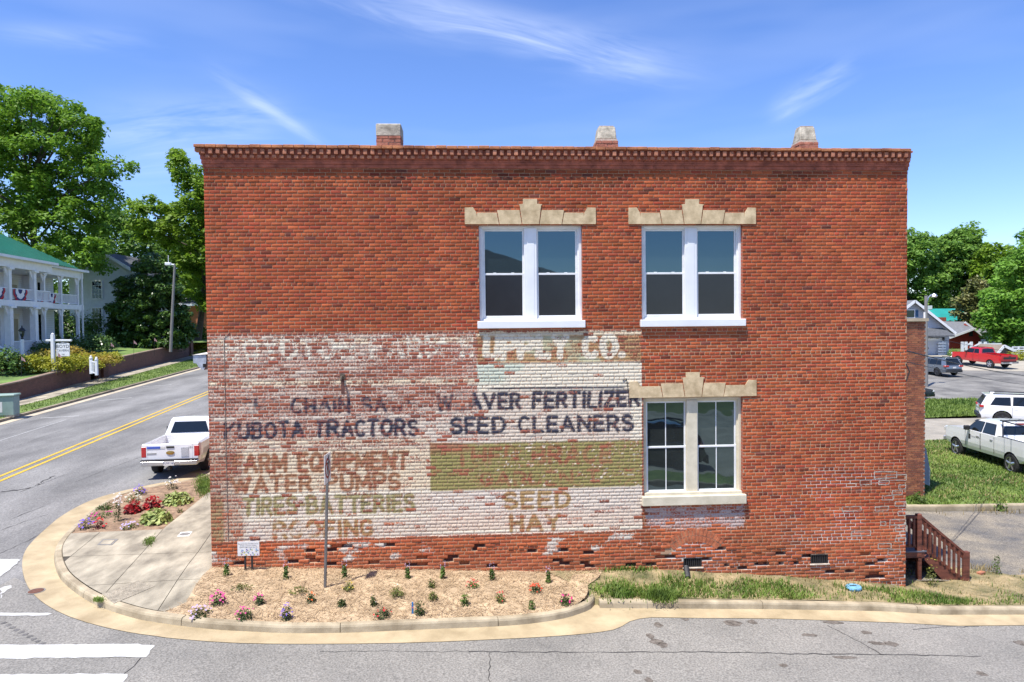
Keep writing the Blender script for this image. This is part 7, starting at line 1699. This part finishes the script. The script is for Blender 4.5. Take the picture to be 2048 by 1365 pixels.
# clods of bare red soil
# ---- bed plants
PL = {}
def flower_mat(c): return mat('petal_%03d_%03d_%03d' % tuple(int(v*999) for v in c), c, .6, .15, 20, trans=.3)
m_pg = leafmat('plant_green', (.05,.10,.018), (.11,.17,.03), 6); m_pd = leafmat('plant_dark', (.03,.062,.016), (.06,.10,.025), 6); m_py = leafmat('plant_olive', (.10,.13,.03), (.17,.18,.05), 6); m_coleus = leafmat('leaf_coleus', (.30,.012,.02), (.46,.03,.03), 5); m_cold = leafmat('leaf_coleus_dark', (.08,.012,.014), (.14,.02,.02), 6); m_hosta = leafmat('leaf_hosta', (.15,.24,.04), (.38,.42,.14), 9, trans=.2)
def plant(px, py, label, lm, w, h, fl=None, nf=0, fun=None, n=130, leaf=.022, kind='mound', name='bedding_plant', group='bedding plants in the straw bed', fs=.016, seed=None):
    fun = fun or bed_z; w *= .88; fs *= .8; c = gpt(px, py, fun=fun); g = np.random.default_rng(int(px*7+py)); r0 = root(name, label, 'plant', (c[0], c[1], fun(c[0], c[1])), group); ORG[r0.name] = np.zeros(3)
    if kind == 'mound':
        D = g.normal(size=(n, 3)); D[:, 2] = np.abs(D[:, 2]); D /= np.linalg.norm(D, axis=1, keepdims=True); P = D*np.array((w/2, w/2, h))*(.45+.55*g.random((n, 1)))
        N = D*.6+g.normal(size=(n, 3))*.4+np.array((0,0,.4))
    elif kind == 'upright':
        t = g.random(n); a = g.random(n)*6.28; rr = w/2*(1-.45*t)*(.4+.6*g.random(n)); P = np.stack([rr*np.cos(a), rr*np.sin(a), h*t], -1); N = np.stack([np.cos(a)*.6, np.sin(a)*.6, .6+0*a], -1)+g.normal(size=(n, 3))*.3
    else:   # sprawling
        a = g.random(n)*6.28; rr = w/2*np.sqrt(g.random(n)); P = np.stack([rr*np.cos(a)*1.25, rr*np.sin(a)*.9, h*(.2+.8*g.random(n))*(1-.4*rr/(w/2))], -1); N = g.normal(size=(n, 3))*.5+np.array((0,0,.8))
    N /= np.linalg.norm(N, axis=1, keepdims=True); V, Q = leaf_quads(P, N, leaf*(.6+.8*g.random(n)), int(px)); npmesh('foliage', V, Q, lm, parent=r0)
    b = B()
    for i in range(4): a = g.random()*6.28; b.tube([(0,0,-.03),(w*.2*math.cos(a), w*.2*math.sin(a), h*.8)], [.005,.002], 5)
    b.part('stems', m_py, r0)
    if fl is not None:
        fb = B()
        for i in range(nf):
            if kind == 'upright': a = g.random()*6.28; p = np.array((w*.35*math.cos(a), w*.35*math.sin(a), h*(.9+.6*g.random())))
            else: dd = g.normal(size=3); dd[2] = abs(dd[2])+.35; dd /= np.linalg.norm(dd); p = dd*np.array((w/2, w/2, h))*(.95+.25*g.random())
            nrm = Vector((p[0]/w, p[1]/w-.5, .9)).normalized(); q = nrm.to_track_quat('Z', 'Y'); s = fs*(.7+.6*g.random())
            ring = []
            for k in range(10): rr = s*(1.0 if k % 2 == 0 else .62); v = q @ Vector((rr*math.cos(k*.628), rr*math.sin(k*.628), .15*s*(k % 2))); ring.append((p[0]+v.x, p[1]+v.y, p[2]+v.z))
            ring.append((p[0], p[1], p[2]+.1*s)); fb.add(ring, [(k, (k+1) % 10, 10) for k in range(10)])
        fb.part('flowers', flower_mat(fl), r0, fix=False)['kind'] = 'stuff'
    return r0
LAV = (.42,.30,.62); PNK = (.72,.08,.30); RED = (.62,.02,.03); ORA = (.66,.13,.02); PUR = (.20,.12,.55); YEL = (.62,.45,.03); WHT = (.70,.68,.66); HOT = (.75,.03,.22)
up_names = ['beside the notice sign at the left end', 'second from the left along the wall', 'just right of the steel sign post', 'midway along the wall', 'fifth from the left along the wall', 'sixth from the left along the wall', 'last at the right end of the wall row']
for (px, py), l_ in zip(((453,1152),(572,1157),(689,1155),(815,1158),(886,1157),(984,1160),(1097,1166)), up_names):
    plant(px, py, 'upright green salvia '+l_, m_pg, .15, .23, (.45,.38,.60), 16, kind='upright', n=120, leaf=.028, fs=.010)
plant(484,1180,'loose green sprawling plant below the notice sign', m_py, .34, .13, kind='sprawl', n=90); plant(597,1188,'loose green sprawling plant left of the sign post foot', m_py, .32, .14, kind='sprawl', n=90)
plant(697,1181,'yellow flowering plant in the shadow of the street sign', m_py, .28, .16, YEL, 18, n=130, fs=.013); plant(794,1191,'wide olive green plant with one pale bloom, middle of the bed', m_py, .36, .18, WHT, 2, n=190)
plant(863,1175,'upper of two small olive plants right of the bed centre', m_py, .20, .17, n=120); plant(866,1200,'lower of two small olive plants right of the bed centre', m_py, .24, .17, n=120); plant(929,1210,'bushy green plant without flowers near the kerb', m_pg, .20, .24, n=130)
plant(946,1175,'plant with coral and pink flowers below the wall', m_pg, .30, .15, (.70,.10,.09), 22, n=110, fs=.02); plant(622,1204,'dark plant with orange flowers left of the sign post', m_pd, .22, .17, ORA, 9, n=110, fs=.02)
plant(436,1209,'large mound of bright pink flowers at the left of the bed', m_pd, .30, .22, PNK, 34, n=130, fs=.026); plant(519,1208,'medium pink flowered plant in the left of the bed', m_pd, .22, .18, PNK, 12, n=120, fs=.024); plant(488,1238,'wide pink flowered plant beside the kerb', m_pd, .38, .18, PNK, 13, n=170, fs=.026)
plant(400,1232,'pale lavender flowered plant at the bed corner by the pavement', m_pd, .44, .16, (.55,.42,.66), 24, n=150, fs=.026); plant(573,1239,'violet flowered plant beside the kerb', m_pd, .22, .25, PUR, 30, n=120, fs=.018)
plant(684,1212,'small dark green plant right of the sign post', m_pd, .20, .16, n=110); plant(747,1211,'small dark plant with a few pale blooms', m_pd, .18, .18, (.5,.40,.36), 4, n=110); plant(766,1234,'red flowered plant beside the kerb, middle', m_pd, .36, .17, RED, 9, n=150, fs=.022)
pt_ = plant(839,1229,'dark spiky plant with a blue tag beside the kerb', m_pd, .24, .27, RED, 2, n=150); B().box((-.135,-.01,.0),(-.105,.01,.22)).part('plant_tag', mat('tag_blue', (.03,.16,.40), .5, .1, 9), pt_)
plant(1001,1204,'red flowered plant with yellow-green leaves', m_py, .22, .18, RED, 8, n=120, fs=.022); plant(1071,1183,'low mound of orange-red flowers at the right of the bed', m_pd, .28, .14, (.68,.07,.02), 26, n=100, fs=.022); plant(1063,1218,'small plain green plant near the rounded kerb end', m_pg, .20, .15, kind='upright', n=70); plant(1131,1207,'hot pink flowered plant at the rounded kerb end', m_pd, .30, .17, HOT, 14, n=130, fs=.026)
LB = dict(fun=lbed_z, group='bedding plants in the corner bed')
for px, py, w, l_ in ((355,1006,.95,'large striped hosta at the back of the corner bed'),(312,1043,.90,'large striped hosta at the front of the corner bed')):
    plant(px, py, l_, m_hosta, w, .32, n=480, leaf=.062, **LB)
for px, py, l_ in ((266,1025,'red-leaved coleus, left one of the pair'),(305,1017,'red-leaved coleus, right one of the pair')):
    r0 = plant(px, py, l_, m_coleus, .55, .36, n=200, leaf=.048, **LB); g = np.random.default_rng(int(px)); D = g.normal(size=(140, 3)); D[:, 2] = np.abs(D[:, 2]); D /= np.linalg.norm(D, axis=1, keepdims=True); V, Q = leaf_quads(D*np.array((.24,.24,.20))*(.6+.4*g.random((140,1))), D, .055*np.ones(140), 3); npmesh('dark_foliage', V, Q, m_cold, parent=r0)
plant(280,989,'purple flowered plant at the far kerb of the corner bed', m_pd, .36, .26, PUR, 26, n=140, fs=.034, **LB); plant(345,978,'white flowered plant behind the hosta', m_pd, .44, .36, WHT, 22, n=150, fs=.034, **LB); plant(266,1003,'pale flowered low plant behind the coleus', m_pg, .55, .22, (.60,.62,.50), 26, n=150, fs=.03, **LB)
plant(236,1043,'grey-leaved upright plant with white tops in the corner bed', m_pd, .28, .48, WHT, 22, n=150, kind='upright', fs=.034, **LB); plant(210,1019,'low green plant at the kerb of the corner bed', m_pg, .55, .18, n=150, leaf=.03, **LB); plant(203,1036,'magenta flowered trailing plant in the corner bed', m_pg, .62, .16, (.55,.02,.25), 12, n=160, kind='sprawl', fs=.04, **LB)
plant(172,1058,'blue-violet flowered plant in the point of the corner bed', m_pd, .36, .24, PUR, 24, n=140, fs=.034, **LB); plant(198,1057,'red flowered bronze plant in the point of the corner bed', m_cold, .34, .24, RED, 14, n=140, fs=.036, **LB); plant(259,1057,'pale lilac flowered plant at the pavement edge of the corner bed', m_pg, .46, .16, (.55,.45,.72), 24, n=130, fs=.03, **LB); plant(360,1025,'tiny green seedling beside the pavement of the corner bed', m_py, .24, .12, n=60, **LB)
shrub('opposite_tree', 'leafy tree on the lot across the side street', (17,-52,-1), (4,4,9), m_l1, 3000, .3, 90, cat='tree')
# weeds at the stairs
plant(1862,1172,'tall yellowish weed growing under the wooden stairs', m_py, .35, .42, (.5,.45,.06), 10, fun=verge_z, n=120, kind='upright', name='weed', group='weeds by the stairs'); plant(1993,1150,'leafy weed on the gravel near the stairs', m_pg, .3, .45, fun=lot_z, n=130, kind='upright', name='weed', group='weeds by the stairs')
plant(1836,1005,'grassy weed at the foot of the brown annex', m_pg, .7, .35, fun=rl_z, n=160, leaf=.05, name='weed', group='weeds by the stairs'); plant(2000,1021,'weed sprouting from the lot kerb', m_pg, .5, .3, fun=lot_z, n=140, leaf=.04, name='weed', group='weeds by the stairs')
